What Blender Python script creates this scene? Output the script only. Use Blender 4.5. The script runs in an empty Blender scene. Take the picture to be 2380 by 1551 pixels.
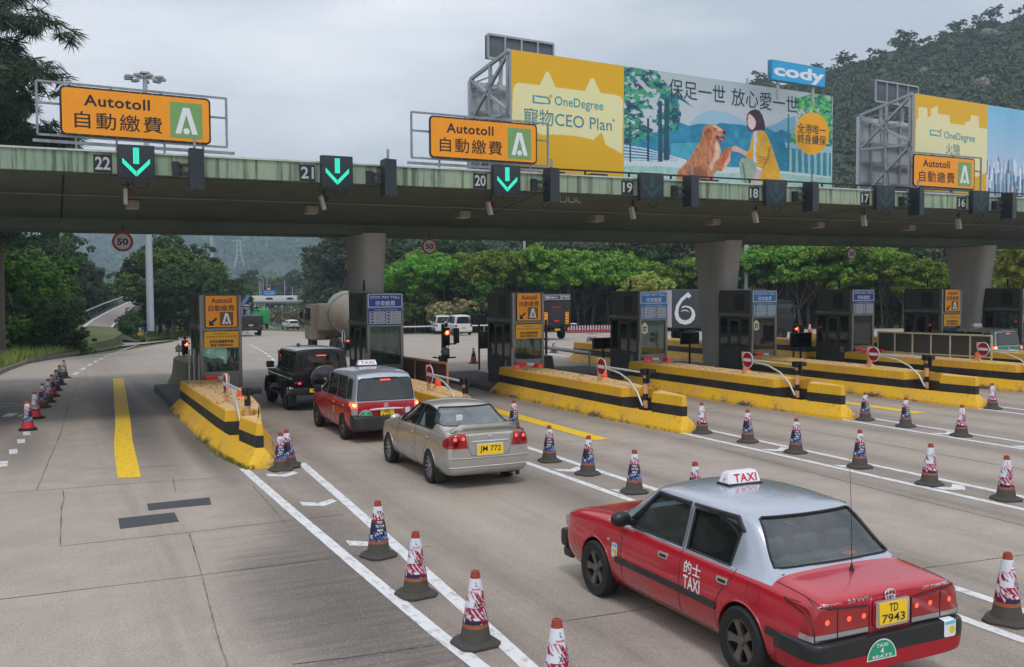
import bpy, bmesh, math, random
import numpy as np
from mathutils import Vector, Matrix
from mathutils.bvhtree import BVHTree
R = math.radians
random.seed(7); rng = np.random.default_rng(7)
scene = bpy.context.scene
COL = scene.collection
# ------------------------------------------------------------------ camera
FPX, CXP, CYP = 2270.0, 1190.0, 775.5          # focal length and centre, for a picture 2380 wide
PIT, ROL, YAW, CH = .0469, .0054, .4440, 3.45
fw = Vector((math.sin(YAW)*math.cos(PIT), math.cos(YAW)*math.cos(PIT), -math.sin(PIT)))
rt0 = Vector((math.cos(YAW), -math.sin(YAW), 0)); up0 = rt0.cross(fw)
rt = rt0*math.cos(ROL) + up0*-math.sin(ROL)*-1*-1
up = rt0*math.sin(ROL) + up0*math.cos(ROL)
rt = up.cross(fw)*-1
cam_d = bpy.data.cameras.new('camera'); cam = bpy.data.objects.new('camera', cam_d); COL.objects.link(cam)
cam_d.sensor_width = 36; cam_d.lens = FPX/2380*36; cam_d.clip_end = 20000; cam_d.clip_start = .1
M3 = Matrix((rt, up, -fw)).transposed()
cam.matrix_world = Matrix.Translation((0, 0, CH)) @ M3.to_4x4()
scene.camera = cam
# ------------------------------------------------------------------ sky, sun, exposure
SUN_EL, SUN_AZ = R(62), R(200)
world = bpy.data.worlds.new('World'); scene.world = world; world.use_nodes = True
nt = world.node_tree; nt.nodes.clear()
def wn(t, **k):
    n = nt.nodes.new(t)
    for a, b in k.items(): setattr(n, a, b)
    return n
sky = wn('ShaderNodeTexSky', sky_type='NISHITA', sun_disc=False, sun_elevation=SUN_EL, sun_rotation=SUN_AZ, air_density=1.5, dust_density=4)
b1 = wn('ShaderNodeBackground'); b1.inputs[1].default_value = .06; nt.links.new(sky.outputs[0], b1.inputs[0])
tc = wn('ShaderNodeTexCoord'); sx = wn('ShaderNodeSeparateXYZ'); nt.links.new(tc.outputs['Generated'], sx.inputs[0])
mp = wn('ShaderNodeMapping'); mp.inputs['Scale'].default_value = (1.3, 1.3, 4.5); nt.links.new(tc.outputs['Generated'], mp.inputs[0])
nz = wn('ShaderNodeTexNoise'); nz.inputs['Scale'].default_value = 1.7; nz.inputs['Detail'].default_value = 6; nz.inputs['Roughness'].default_value = .52
nt.links.new(mp.outputs[0], nz.inputs['Vector'])
rp = wn('ShaderNodeValToRGB'); e = rp.color_ramp.elements
e[0].position, e[0].color = .36, (.60, .665, .75, 1); e[1].position, e[1].color = .64, (1.04, 1.075, 1.14, 1)
nt.links.new(nz.outputs[0], rp.inputs[0])
m1 = wn('ShaderNodeMath', operation='MULTIPLY_ADD'); m1.inputs[1].default_value = .34; m1.inputs[2].default_value = .86; m1.use_clamp = False
cl = wn('ShaderNodeClamp'); nt.links.new(sx.outputs[2], cl.inputs[0]); nt.links.new(cl.outputs[0], m1.inputs[0])
b2 = wn('ShaderNodeBackground'); nt.links.new(rp.outputs[0], b2.inputs[0]); nt.links.new(m1.outputs[0], b2.inputs[1])
mx = wn('ShaderNodeMixShader'); mx.inputs[0].default_value = .9
nt.links.new(b1.outputs[0], mx.inputs[1]); nt.links.new(b2.outputs[0], mx.inputs[2])
wo = wn('ShaderNodeOutputWorld'); nt.links.new(mx.outputs[0], wo.inputs[0])
sd = bpy.data.lights.new('sun', 'SUN'); sd.energy = 1.3; sd.angle = R(12); sd.color = (1, .965, .92)
so = bpy.data.objects.new('sun', sd); COL.objects.link(so)
sdir = Vector((math.sin(SUN_AZ)*math.cos(SUN_EL), math.cos(SUN_AZ)*math.cos(SUN_EL), math.sin(SUN_EL)))
so.rotation_euler = (-sdir).to_track_quat('-Z', 'Y').to_euler(); so.location = (0, 0, 60)
scene.view_settings.view_transform = 'Standard'; scene.view_settings.look = 'None'
scene.view_settings.exposure = 0.14; scene.view_settings.gamma = 1
scene.cycles.max_bounces = 6; scene.cycles.transparent_max_bounces = 12; scene.cycles.volume_bounces = 0
# ------------------------------------------------------------------ where a pixel of the photograph meets the place
def ray(px, py):
    return (fw + rt*((px-CXP)/FPX) - up*((py-CYP)/FPX))
def zg(Y):                                     # the plaza falls away gently beyond the booths
    if Y < 45: return 0.0
    if Y < 60: return -.029*(Y-45)**2/30
    if Y < 260: return -.2175 - .029*(Y-60)
    return -6.02
def G(px, py, z=0.0, slope=True):
    d = ray(px, py); t = (z-CH)/d.z
    if slope:
        for _ in range(40):
            t = t*.6 + .4*((z+zg(d.y*t)-CH)/d.z)
    return Vector((d.x*t, d.y*t, CH+d.z*t))
def D(px, py, dist):                           # at a depth along the camera's axis
    return Vector((0, 0, CH)) + ray(px, py)*dist
def AY(px, py, Y):
    d = ray(px, py); return Vector((0, 0, CH)) + d*(Y/d.y)
# ------------------------------------------------------------------ materials
MATS = {}
class NT:
    def __init__(s, name):
        s.m = bpy.data.materials.new(name); s.m.use_nodes = True; s.t = s.m.node_tree
        s.b = s.t.nodes['Principled BSDF']; s.out = s.t.nodes['Material Output']
    def n(s, t, **k):
        n = s.t.nodes.new(t)
        for a, b in k.items(): setattr(n, a, b)
        return n
    def link(s, a, b): s.t.links.new(a, b)
    def setin(s, sock, v):
        if hasattr(v, 'is_output'): s.link(v, sock)
        else:
            if isinstance(v, tuple) and len(v) == 3 and sock.type == 'RGBA': v = v+(1,)
            sock.default_value = v
    def math(s, op, a, b=0.0, c=0.0, clamp=False):
        n = s.n('ShaderNodeMath', operation=op, use_clamp=clamp)
        s.setin(n.inputs[0], a); s.setin(n.inputs[1], b); s.setin(n.inputs[2], c); return n.outputs[0]
    def co(s, kind='Object'): return s.n('ShaderNodeTexCoord').outputs[kind]
    def map(s, v, scale=(1, 1, 1), loc=(0, 0, 0)):
        n = s.n('ShaderNodeMapping'); s.link(v, n.inputs[0]); n.inputs['Scale'].default_value = scale; n.inputs['Location'].default_value = loc; return n.outputs[0]
    def noise(s, v, scale=5, detail=4, rough=.55, dist=0):
        n = s.n('ShaderNodeTexNoise'); s.link(v, n.inputs['Vector']); n.inputs['Scale'].default_value = scale
        n.inputs['Detail'].default_value = detail; n.inputs['Roughness'].default_value = rough; n.inputs['Distortion'].default_value = dist; return n.outputs[0]
    def ramp(s, f, st):
        n = s.n('ShaderNodeValToRGB'); s.link(f, n.inputs[0]); e = n.color_ramp.elements
        while len(e) < len(st): e.new(.5)
        for q, (p, c) in zip(e, st): q.position = p; q.color = (c, c, c, 1) if isinstance(c, (int, float)) else tuple(c)+(1,)
        return n.outputs[0]
    def mix(s, f, a, b, mode='MIX'):
        n = s.n('ShaderNodeMix', data_type='RGBA', blend_type=mode)
        s.setin(n.inputs[0], f); s.setin(n.inputs[6], a); s.setin(n.inputs[7], b); return n.outputs[2]
    def bump(s, h, st=.3, d=.02):
        n = s.n('ShaderNodeBump'); n.inputs['Strength'].default_value = st; n.inputs['Distance'].default_value = d
        s.link(h, n.inputs['Height']); s.link(n.outputs[0], s.b.inputs['Normal'])
    def sep(s, v):
        n = s.n('ShaderNodeSeparateXYZ'); s.link(v, n.inputs[0]); return n.outputs
def srgb(*c):
    if max(c) > 1.001: c = [x/255 for x in c]
    return tuple(x/12.92 if x <= .04045 else ((x+.055)/1.055)**2.4 for x in c)
def mat(name, col=(.5, .5, .5), rough=.5, metal=0., var=.12, sc=6., bump=0., coat=0., emit=0., dirt=0., dcol=(.05, .045, .04), spec=.5):
    if name in MATS: return MATS[name]
    t = NT(name); b = t.b
    b.inputs['Roughness'].default_value = rough; b.inputs['Metallic'].default_value = metal
    b.inputs['Coat Weight'].default_value = coat; b.inputs['Coat Roughness'].default_value = .04
    b.inputs['Specular IOR Level'].default_value = spec
    v = t.co()
    if var or dirt or bump:
        n = t.noise(v, sc, 5, .6)
        c = t.mix(n, tuple(x*(1-var) for x in col), tuple(min(1, x*(1+var)) for x in col))
        if dirt:
            d = t.noise(t.map(v, (1, 1, .35)), sc*.45, 7, .7); f = t.ramp(d, [(.45, 0.), (.75, dirt)])
            c = t.mix(f, c, dcol)
        t.link(c, b.inputs['Base Color'])
        if bump: t.bump(t.noise(v, sc*4, 6, .7), bump)
        r = t.math('MULTIPLY_ADD', n, .16, rough-.08, clamp=True); t.link(r, b.inputs['Roughness'])
    else: b.inputs['Base Color'].default_value = tuple(col)+(1,)
    if emit:
        b.inputs['Emission Color'].default_value = tuple(col)+(1,); b.inputs['Emission Strength'].default_value = emit
    MATS[name] = t.m; return t.m
def glass_mat(name, col, alpha_t=.5, rough=.03, film=.10):
    """window glass: mirror coat over a tinted see-through pane"""
    if name in MATS: return MATS[name]
    t = NT(name); t.t.nodes.remove(t.b)
    tr = t.n('ShaderNodeBsdfTransparent'); tr.inputs[0].default_value = tuple(alpha_t*x for x in col)+(1,)
    gl = t.n('ShaderNodeBsdfGlossy'); gl.inputs['Roughness'].default_value = rough; gl.inputs[0].default_value = (.9, .93, .95, 1)
    fr = t.n('ShaderNodeFresnel'); fr.inputs[0].default_value = 1.62
    df = t.n('ShaderNodeBsdfDiffuse'); df.inputs[0].default_value = (.42, .47, .48, 1); m0 = t.n('ShaderNodeMixShader')   # film of dust whose pale diffuse colour also stands in for sky reflection
    t.link(t.ramp(t.noise(t.co(), 3.5, 6, .65), [(.3, film*.6), (.7, film*1.4)]), m0.inputs[0]); t.link(tr.outputs[0], m0.inputs[1]); t.link(df.outputs[0], m0.inputs[2])
    mx = t.n('ShaderNodeMixShader'); f = t.math('MULTIPLY_ADD', fr.outputs[0], 1.0, .03, clamp=True)
    t.link(f, mx.inputs[0]); t.link(m0.outputs[0], mx.inputs[1]); t.link(gl.outputs[0], mx.inputs[2]); t.link(mx.outputs[0], t.out.inputs[0])
    MATS[name] = t.m; return t.m
def vcol_mat(name='printed', rough=.45, emit=0):
    if name in MATS: return MATS[name]
    t = NT(name); a = t.n('ShaderNodeAttribute', attribute_name='Col'); t.link(a.outputs[0], t.b.inputs['Base Color'])
    t.b.inputs['Roughness'].default_value = rough
    MATS[name] = t.m; return t.m
# ------------------------------------------------------------------ objects
def tag(o, label=None, cat=None, group=None, kind=None):
    if label: o['label'] = label
    if cat: o['category'] = cat
    if group: o['group'] = group
    if kind: o['kind'] = kind
    return o
def empty(name, loc=(0, 0, 0), rz=0., label=None, cat=None, group=None, sc=None):
    o = bpy.data.objects.new(name, None); COL.objects.link(o); o.location = loc; o.rotation_euler = (0, 0, rz)
    if sc: o.scale = sc
    o.empty_display_size = .2
    return tag(o, label, cat, group)
def link(name, me, parent=None):
    o = bpy.data.objects.new(name, me); COL.objects.link(o)
    if parent is not None: o.parent = parent
    return o
def copy_tree(o, parent=None):
    c = o.copy(); COL.objects.link(c)
    if parent is not None: c.parent = parent
    for ch in list(o.children): copy_tree(ch, c)
    return c
class MB:
    def __init__(s): s.v = []; s.f = []; s.mi = []; s.T = Matrix.Identity(4); s.cur = 0
    def at(s, loc=(0, 0, 0), rz=0., rx=0., ry=0.):
        s.T = Matrix.Translation(loc) @ Matrix.Rotation(rz, 4, 'Z') @ Matrix.Rotation(ry, 4, 'Y') @ Matrix.Rotation(rx, 4, 'X'); return s
    def add(s, vs, fs):
        k = len(s.v); s.v += [tuple(s.T @ Vector(p)) for p in vs]; s.f += [tuple(i+k for i in f) for f in fs]; s.mi += [s.cur]*len(fs); return s
    def box(s, x0, x1, y0, y1, z0, z1, bev=0.):
        if bev <= 0:
            return s.add([(x0, y0, z0), (x1, y0, z0), (x1, y1, z0), (x0, y1, z0), (x0, y0, z1), (x1, y0, z1), (x1, y1, z1), (x0, y1, z1)],
                         [(0, 3, 2, 1), (4, 5, 6, 7), (0, 1, 5, 4), (1, 2, 6, 5), (2, 3, 7, 6), (3, 0, 4, 7)])
        bm = bmesh.new(); bmesh.ops.create_cube(bm, size=1)
        for v in bm.verts: v.co = Vector(((x0+x1)/2+v.co.x*(x1-x0), (y0+y1)/2+v.co.y*(y1-y0), (z0+z1)/2+v.co.z*(z1-z0)))
        bmesh.ops.bevel(bm, geom=bm.edges[:], offset=bev, segments=2, affect='EDGES', profile=.6)
        return s.bm(bm)
    def bm(s, bm, free=True):
        bm.verts.index_update(); s.add([v.co for v in bm.verts], [[v.index for v in f.verts] for f in bm.faces])
        if free: bm.free()
        return s
    def prism(s, pts, z0, z1, axis='z', caps=True, scale1=None):
        """polygon pts (a,b) extruded along an axis"""
        def P(a, b, c): return {'z': (a, b, c), 'y': (a, c, b), 'x': (c, a, b)}[axis]
        n = len(pts); cx = sum(p[0] for p in pts)/n; cy = sum(p[1] for p in pts)/n
        q = pts if not scale1 else [(cx+(a-cx)*scale1, cy+(b-cy)*scale1) for a, b in pts]
        vs = [P(a, b, z0) for a, b in pts]+[P(a, b, z1) for a, b in q]
        fs = [(i, (i+1) % n, n+(i+1) % n, n+i) for i in range(n)]
        if caps: fs += [tuple(range(n-1, -1, -1)), tuple(range(n, 2*n))]
        return s.add(vs, fs)
    def lathe(s, prof, n=16, ax='z', caps=True, c=(0, 0, 0)):
        vs = []; fs = []
        for r, h in prof:
            for k in range(n):
                a = 2*math.pi*k/n; p = (r*math.cos(a), r*math.sin(a), h)
                if ax == 'y': p = (p[0], h, p[1])
                if ax == 'x': p = (h, p[0], p[1])
                vs.append((p[0]+c[0], p[1]+c[1], p[2]+c[2]))
        for j in range(len(prof)-1):
            for k in range(n):
                a, b = j*n+k, j*n+(k+1) % n; fs.append((a, b, b+n, a+n))
        if caps:
            fs.append(tuple(range(n-1, -1, -1))); m = (len(prof)-1)*n; fs.append(tuple(range(m, m+n)))
        return s.add(vs, fs)
    def cyl(s, p0, p1, r, n=10, r1=None, caps=True):
        p0, p1 = Vector(p0), Vector(p1); d = p1-p0
        q = d.to_track_quat('Z', 'Y').to_matrix().to_4x4(); T = s.T; s.T = T @ Matrix.Translation(p0) @ q
        s.lathe([(r, 0), (r if r1 is None else r1, d.length)], n, caps=caps); s.T = T; return s
    def bar(s, p0, p1, w, h=None):
        p0, p1 = Vector(p0), Vector(p1); d = p1-p0; h = h or w
        q = d.to_track_quat('Z', 'Y').to_matrix().to_4x4(); T = s.T; s.T = T @ Matrix.Translation(p0) @ q
        s.box(-w/2, w/2, -h/2, h/2, 0, d.length); s.T = T; return s
    def tube(s, pts, r, n=8, closed=False):
        pts = [Vector(p) for p in pts]; m = len(pts); k0 = len(s.v); vs = []; fs = []; up_ = Vector((0, 0, 1))
        rr = r if isinstance(r, (list, tuple)) else [r]*m
        for i, p in enumerate(pts):
            a = pts[(i-1) % m] if (closed or i > 0) else p; b = pts[(i+1) % m] if (closed or i < m-1) else p
            t = (b-a).normalized(); u = t.cross(up_)
            if u.length < .05: u = t.cross(Vector((1, 0, 0)))
            u.normalize(); w = t.cross(u)
            for k in range(n):
                an = 2*math.pi*k/n; vs.append(p+u*math.cos(an)*rr[i]+w*math.sin(an)*rr[i])
        for i in range(m if closed else m-1):
            for k in range(n):
                a, b = i*n+k, i*n+(k+1) % n; c2, d2 = ((i+1) % m)*n+(k+1) % n, ((i+1) % m)*n+k; fs.append((a, b, c2, d2))
        if not closed: fs += [tuple(range(n-1, -1, -1)), tuple(range((m-1)*n, m*n))]
        return s.add(vs, fs)
    def ell(s, c, r, n=12, m=8):
        vs = []; fs = []
        for j in range(m+1):
            th = math.pi*j/m
            for k in range(n):
                a = 2*math.pi*k/n; vs.append((c[0]+r[0]*math.sin(th)*math.cos(a), c[1]+r[1]*math.sin(th)*math.sin(a), c[2]+r[2]*math.cos(th)))
        for j in range(m):
            for k in range(n): fs.append((j*n+k, (j+1)*n+k, (j+1)*n+(k+1) % n, j*n+(k+1) % n))
        return s.add(vs, fs)
    def build(s, name, m, parent=None, angle=35, smooth=True):
        me = bpy.data.meshes.new(name); me.from_pydata(s.v, [], s.f); me.validate()
        bm = bmesh.new(); bm.from_mesh(me); bmesh.ops.recalc_face_normals(bm, faces=bm.faces[:]) if not getattr(s, 'raw', False) else None; bm.to_mesh(me); bm.free()
        for q in (m if isinstance(m, (list, tuple)) else [m]): me.materials.append(q)
        if isinstance(m, (list, tuple)) and len(me.polygons) == len(s.mi): me.polygons.foreach_set('material_index', s.mi)
        if smooth:
            me.polygons.foreach_set('use_smooth', [True]*len(me.polygons)); me.set_sharp_from_angle(angle=R(angle))
        me.update(); return link(name, me, parent)
def np_mesh(name, V, F, m, col=None, smooth=False):
    """mesh from arrays; F is (n,3) or (n,4)"""
    me = bpy.data.meshes.new(name); n, k = F.shape
    me.vertices.add(len(V)); me.vertices.foreach_set('co', np.asarray(V, np.float32).ravel())
    me.loops.add(n*k); me.loops.foreach_set('vertex_index', F.astype(np.int32).ravel())
    me.polygons.add(n); me.polygons.foreach_set('loop_start', np.arange(0, n*k, k, dtype=np.int32))
    me.update(calc_edges=True); me.validate()
    for q in (m if isinstance(m, (list, tuple)) else [m]): me.materials.append(q)
    if col is not None:
        a = me.color_attributes.new('Col', 'FLOAT_COLOR', 'POINT'); c = np.ones((len(V), 4), np.float32); c[:, :3] = col; a.data.foreach_set('color', c.ravel())
    if smooth: me.polygons.foreach_set('use_smooth', [True]*n)
    return me
# ------------------------------------------------------------------ lettering
TXT = {}
def text_raw(s, bold=0., lh=1.15, spacing=1.):
    key = (s, bold, lh, spacing)
    if key in TXT: return TXT[key]
    c = bpy.data.curves.new('t', 'FONT'); c.body = s; c.offset = bold; c.resolution_u = 3; c.space_line = lh; c.space_character = spacing; c.align_x = 'CENTER'
    o = bpy.data.objects.new('t', c); COL.objects.link(o)
    me = o.evaluated_get(bpy.context.evaluated_depsgraph_get()).to_mesh()
    V = np.zeros((len(me.vertices), 3)); me.vertices.foreach_get('co', V.ravel()) if False else None
    V = np.array([v.co[:] for v in me.vertices]); F = [tuple(p.vertices) for p in me.polygons]
    bpy.data.objects.remove(o); bpy.data.curves.remove(c)
    TXT[key] = (V, F); return V, F
def text_fit(mb, s, x0, x1, z0, z1, y=0., bold=0., keep=False, spacing=1., lh=1.15, flip=False):
    """letters in the local XZ plane facing -Y, stretched into the given box"""
    cjk = any(ord(q) > 0x2e80 for q in s)
    if cjk and bold > 0 and not flip:                # thicken by overlaid copies: an outline offset breaks fine strokes
        e_ = bold*.55*(z1-z0)
        for k, (dx, dz) in enumerate(((-e_, 0), (e_, 0), (0, e_), (0, -e_))): text_fit(mb, s, x0+dx, x1+dx, z0+dz, z1+dz, y-.0004*(k+1), 0, keep, spacing, lh)
        bold = 0
    V, F = text_raw(s, bold, lh, spacing)
    if len(V) == 0: return mb
    a, b = V.min(0), V.max(0); sx_ = (x1-x0)/max(1e-6, b[0]-a[0]); sz_ = (z1-z0)/max(1e-6, b[1]-a[1])
    if keep: sx_ = sz_ = min(sx_, sz_)
    cx, cz = (a[0]+b[0])/2, (a[1]+b[1])/2
    P = [((x0+x1)/2+(p[0]-cx)*sx_, y, (z0+z1)/2+(p[1]-cz)*sz_) for p in V]
    mb.add(P, F); return mb
def rrect(x0, x1, z0, z1, r, n=5):
    out = []
    for cx, cz, a0 in ((x1-r, z0+r, -90), (x1-r, z1-r, 0), (x0+r, z1-r, 90), (x0+r, z0+r, 180)):
        for k in range(n+1):
            a = R(a0+90*k/n); out.append((cx+r*math.cos(a), cz+r*math.sin(a)))
    return out
def circ(cx, cz, r, n=28, rz=None):
    return [(cx+r*math.cos(2*math.pi*k/n), cz+(rz or r)*math.sin(2*math.pi*k/n)) for k in range(n)]
# ------------------------------------------------------------------ pictures printed on a surface
def inpoly(X, Y, P):
    P = np.asarray(P, float); r = np.zeros(X.shape, bool); n = len(P); j = n-1
    for i in range(n):
        xi, yi = P[i]; xj, yj = P[j]
        c = ((yi > Y) != (yj > Y)); r ^= c & (X < (xj-xi)*(Y-yi)/((yj-yi) if yj != yi else 1e-9)+xi); j = i
    return r
def vnoise(X, Y, sc, seed=0):
    r = np.random.default_rng(seed); T = r.random((64, 64)); x = X*sc; y = Y*sc
    xi = np.floor(x).astype(int); yi = np.floor(y).astype(int); fx = x-xi; fy = y-yi; fx = fx*fx*(3-2*fx); fy = fy*fy*(3-2*fy)
    g = lambda a, b: T[a % 64, b % 64]
    return (g(xi, yi)*(1-fx)+g(xi+1, yi)*fx)*(1-fy)+(g(xi, yi+1)*(1-fx)+g(xi+1, yi+1)*fx)*fy
def fbm(X, Y, sc, seed=0, o=4):
    a = 0; w = .5; t = 0
    for k in range(o): a = a+w*vnoise(X, Y, sc*2**k, seed+k); t += w; w *= .55
    return a/t
def lin(C): C = np.asarray(C, float)/255.; return np.where(C <= .04045, C/12.92, ((C+.055)/1.055)**2.4)
# ================================================================== the ground
def road_material():
    t = NT('plaza_concrete'); v = t.co('Object'); s = t.sep(v); X, Y = s[0], s[1]
    fine = t.noise(v, 45, 6, .75); mid = t.noise(v, 1.3, 6, .6); big = t.noise(v, .22, 4, .5)
    c = t.mix(t.ramp(mid, [(.3, 0.), (.7, 1.)]), srgb(162, 150, 141), srgb(186, 172, 162))
    c = t.mix(t.ramp(big, [(.38, 0.), (.66, .75)]), c, srgb(172, 161, 146))
    # rubber and oil worn in along the lanes: bands beside the painted islands and a stripe down each lane
    u = t.math('FRACT', t.math('DIVIDE', t.math('ADD', X, 200-3.87), 5.0))
    d = t.math('ABSOLUTE', t.math('SUBTRACT', u, .5))            # .5 on the cone line, 0 mid lane
    st = t.noise(t.map(v, (2.6, .10, 1)), 1.6, 6, .65); st2 = t.noise(t.map(v, (.35, 2.8, 1)), 1.2, 6, .7); cr = t.noise(v, .9, 7, .65)
    edge = t.ramp(d, [(.17, 0.), (.30, .75), (.38, .45), (.46, .75)])
    m = t.math('MULTIPLY', edge, t.ramp(t.math('ADD', t.math('MULTIPLY', st, .6), t.math('MULTIPLY', cr, .4)), [(.30, .25), (.62, 1.)]))
    far = t.ramp(t.math('DIVIDE', Y, 100.), [(.0, .85), (.32, .8), (.45, .22), (1., .15)])
    lane = t.ramp(t.math('DIVIDE', t.math('ADD', X, 20.), 100.), [(.215, 0.), (.235, 1.)])
    m = t.math('MULTIPLY', t.math('MULTIPLY', m, far), lane)
    c = t.mix(m, c, srgb(92, 82, 74))
    mid_l = t.math('MULTIPLY', t.ramp(d, [(.0, .9), (.06, .6), (.13, 0.), (.15, .0), (.17, .35), (.2, 0.)]), t.ramp(st, [(.4, 0.), (.7, .7)]))
    c = t.mix(t.math('MULTIPLY', mid_l, .7), c, srgb(120, 105, 92))
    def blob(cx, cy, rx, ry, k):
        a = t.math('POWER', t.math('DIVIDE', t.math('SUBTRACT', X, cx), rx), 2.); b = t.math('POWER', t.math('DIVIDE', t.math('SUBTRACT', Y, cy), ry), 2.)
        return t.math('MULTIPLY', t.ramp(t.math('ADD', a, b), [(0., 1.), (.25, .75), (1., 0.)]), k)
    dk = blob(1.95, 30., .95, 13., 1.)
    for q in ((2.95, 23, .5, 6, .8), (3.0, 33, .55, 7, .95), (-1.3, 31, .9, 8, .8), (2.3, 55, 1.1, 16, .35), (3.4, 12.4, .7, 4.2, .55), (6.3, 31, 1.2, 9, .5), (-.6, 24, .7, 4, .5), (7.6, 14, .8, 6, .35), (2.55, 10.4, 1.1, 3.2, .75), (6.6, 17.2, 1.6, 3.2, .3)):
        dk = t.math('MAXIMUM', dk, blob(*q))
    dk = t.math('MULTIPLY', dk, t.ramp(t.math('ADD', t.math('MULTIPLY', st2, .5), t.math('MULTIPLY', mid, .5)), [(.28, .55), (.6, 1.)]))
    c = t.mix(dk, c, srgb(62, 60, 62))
    run = t.noise(t.map(v, (.45, 5., 1)), 1.5, 5, .7); ex = t.math('ADD', X, t.math('MULTIPLY', t.math('SUBTRACT', run, .5), 3.2))   # water stains running off the crown of the lane
    g1 = t.ramp(t.math('DIVIDE', t.math('SUBTRACT', ex, 1.6), 2.), [(.15, 0.), (.75, 1.)]); g1 = t.math('MULTIPLY', g1, t.math('LESS_THAN', X, 3.42)); g1 = t.math('MULTIPLY', g1, t.ramp(t.math('DIVIDE', Y, 20.), [(.2, 1.), (.62, .9), (.72, .25), (.95, 0.)]))
    c = t.mix(t.math('MULTIPLY', g1, t.ramp(run, [(.35, .35), (.6, .85)])), c, srgb(84, 79, 74))
    c = t.mix(t.math('MULTIPLY', t.ramp(fine, [(.35, 1.), (.6, 0.)]), .55), c, srgb(88, 82, 78))
    f3 = t.noise(t.map(v, (1, 2.2, 1)), 20, 5, .8); c = t.mix(t.ramp(f3, [(.57, 0.), (.66, .75)]), c, srgb(84, 78, 70)); f5 = t.noise(v, 30, 4, .8); c = t.mix(t.ramp(f5, [(.56, 0.), (.70, .55)]), c, srgb(208, 202, 198)); c = t.mix(t.ramp(t.noise(v, 11, 5, .8), [(.56, 0.), (.72, .5)]), c, srgb(104, 98, 92)); f4 = t.noise(v, 90, 3, .6); c = t.mix(t.ramp(f4, [(.60, 0.), (.75, .5)]), c, srgb(205, 198, 192))
    sp = t.noise(v, 14, 3, .5); c = t.mix(t.ramp(sp, [(.70, 0.), (.76, .5)]), c, srgb(120, 110, 100))
    t.link(c, t.b.inputs['Base Color']); t.b.inputs['Specular IOR Level'].default_value = .35
    t.link(t.math('MULTIPLY_ADD', mid, -.25, .82), t.b.inputs['Roughness']); t.bump(fine, .25, .01)
    return t.m
ROADM = road_material()
def grid_sheet(name, xs, ys, zf, m, parent=None):
    V = np.array([(x, y, zf(x, y)) for y in ys for x in xs]); nx = len(xs)
    F = np.array([(j*nx+i, j*nx+i+1, (j+1)*nx+i+1, (j+1)*nx+i) for j in range(len(ys)-1) for i in range(nx-1)])
    return link(name, np_mesh(name, V, F, m, smooth=True), parent)
def grass_material(name, a, b, c3):
    t = NT(name); v = t.co(); n = t.noise(v, .6, 6, .65); n2 = t.noise(v, 9, 6, .7)
    c = t.mix(t.ramp(n, [(.35, 0.), (.65, 1.)]), a, b); c = t.mix(t.ramp(n2, [(.4, 0.), (.7, .7)]), c, c3)
    t.link(c, t.b.inputs['Base Color']); t.b.inputs['Roughness'].default_value = .9; t.bump(n2, .6, .05); return t.m
GR = grass_material('rough_grass', (.035, .06, .018), (.10, .13, .035), (.16, .15, .06))
ys = [-60, -20, 0, 20, 45]+list(np.arange(48, 62, 2))+[70, 100, 140, 180, 220, 260, 300, 500, 1000, 3000, 9000]
ground = grid_sheet('ground', [-6000, -600, -100, -40, 0, 40, 80, 200, 800, 6000], ys, lambda x, y: zg(y)-.10-(0 if y < 260 else (y-260)*.004), GR); tag(ground, kind='structure')
# the concrete plaza and the road it narrows into: outline points (x_left, x_right) at each Y
prof = [(-15, -30, 70), (20, -14, 70), (34, -9, 72), (42, -4.6, 73), (48, -1.9, 73), (53, -.5, 72), (58, 1.0, 70), (63, 3.6, 68), (70, 5.3, 62), (78, 7.2, 50), (86, 9.2, 44), (95, 11., 38), (110, 12.5, 33), (130, 14.2, 30), (160, 15.5, 29.5), (200, 15, 28), (250, 11, 24)]
yy = []; 
for (a, b) in zip(prof[:-1], prof[1:]): yy += list(np.linspace(a[0], b[0], 5)[:-1])
yy.append(250.); P = np.array(prof, float)
V = []; NX = 24
for y in yy:
    a, b = np.interp(y, P[:, 0], P[:, 1]), np.interp(y, P[:, 0], P[:, 2])
    V += [(a+(b-a)*k/NX, y, zg(y)) for k in range(NX+1)]
F = np.array([(j*(NX+1)+i, j*(NX+1)+i+1, (j+1)*(NX+1)+i+1, (j+1)*(NX+1)+i) for j in range(len(yy)-1) for i in range(NX)])
plaza = link('road', np_mesh('road', np.array(V), F, ROADM, smooth=True)); tag(plaza, kind='structure')
# ---- slip road climbing away on the left
slipM = mat('slip_road_concrete', srgb(140, 132, 130), .85, var=.08, sc=1.5, bump=.1)
cl_, cr_ = [], []
for (lx, ly, rx, ry, d) in ((236, 812, 345, 795, 62), (166, 790, 262, 795, 66), (184, 762, 258, 772, 86), (213, 742, 272, 752, 104), (252, 722, 294, 730, 124), (290, 705, 316, 709, 146), (316, 693, 334, 696, 170)):
    cl_.append(D(lx, ly, d)); cr_.append(D(rx, ry, d))
cl_[0] = G(232, 812); cr_[0] = G(400, 792); cl_[1] = G(165, 797)+Vector((0, 0, .01)); cr_[1] = G(320, 797)+Vector((0, 0, .01))
V = []
for a, b in zip(cl_, cr_): V += [a+(b-a)*k/4+Vector((0, 0, .012)) for k in range(5)]
F = np.array([(j*5+i, j*5+i+1, (j+1)*5+i+1, (j+1)*5+i) for j in range(len(cl_)-1) for i in range(4)])
slip = link('slip_road', np_mesh('slip_road', np.array([tuple(p) for p in V]), F, slipM, smooth=True)); tag(slip, kind='structure')
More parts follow.
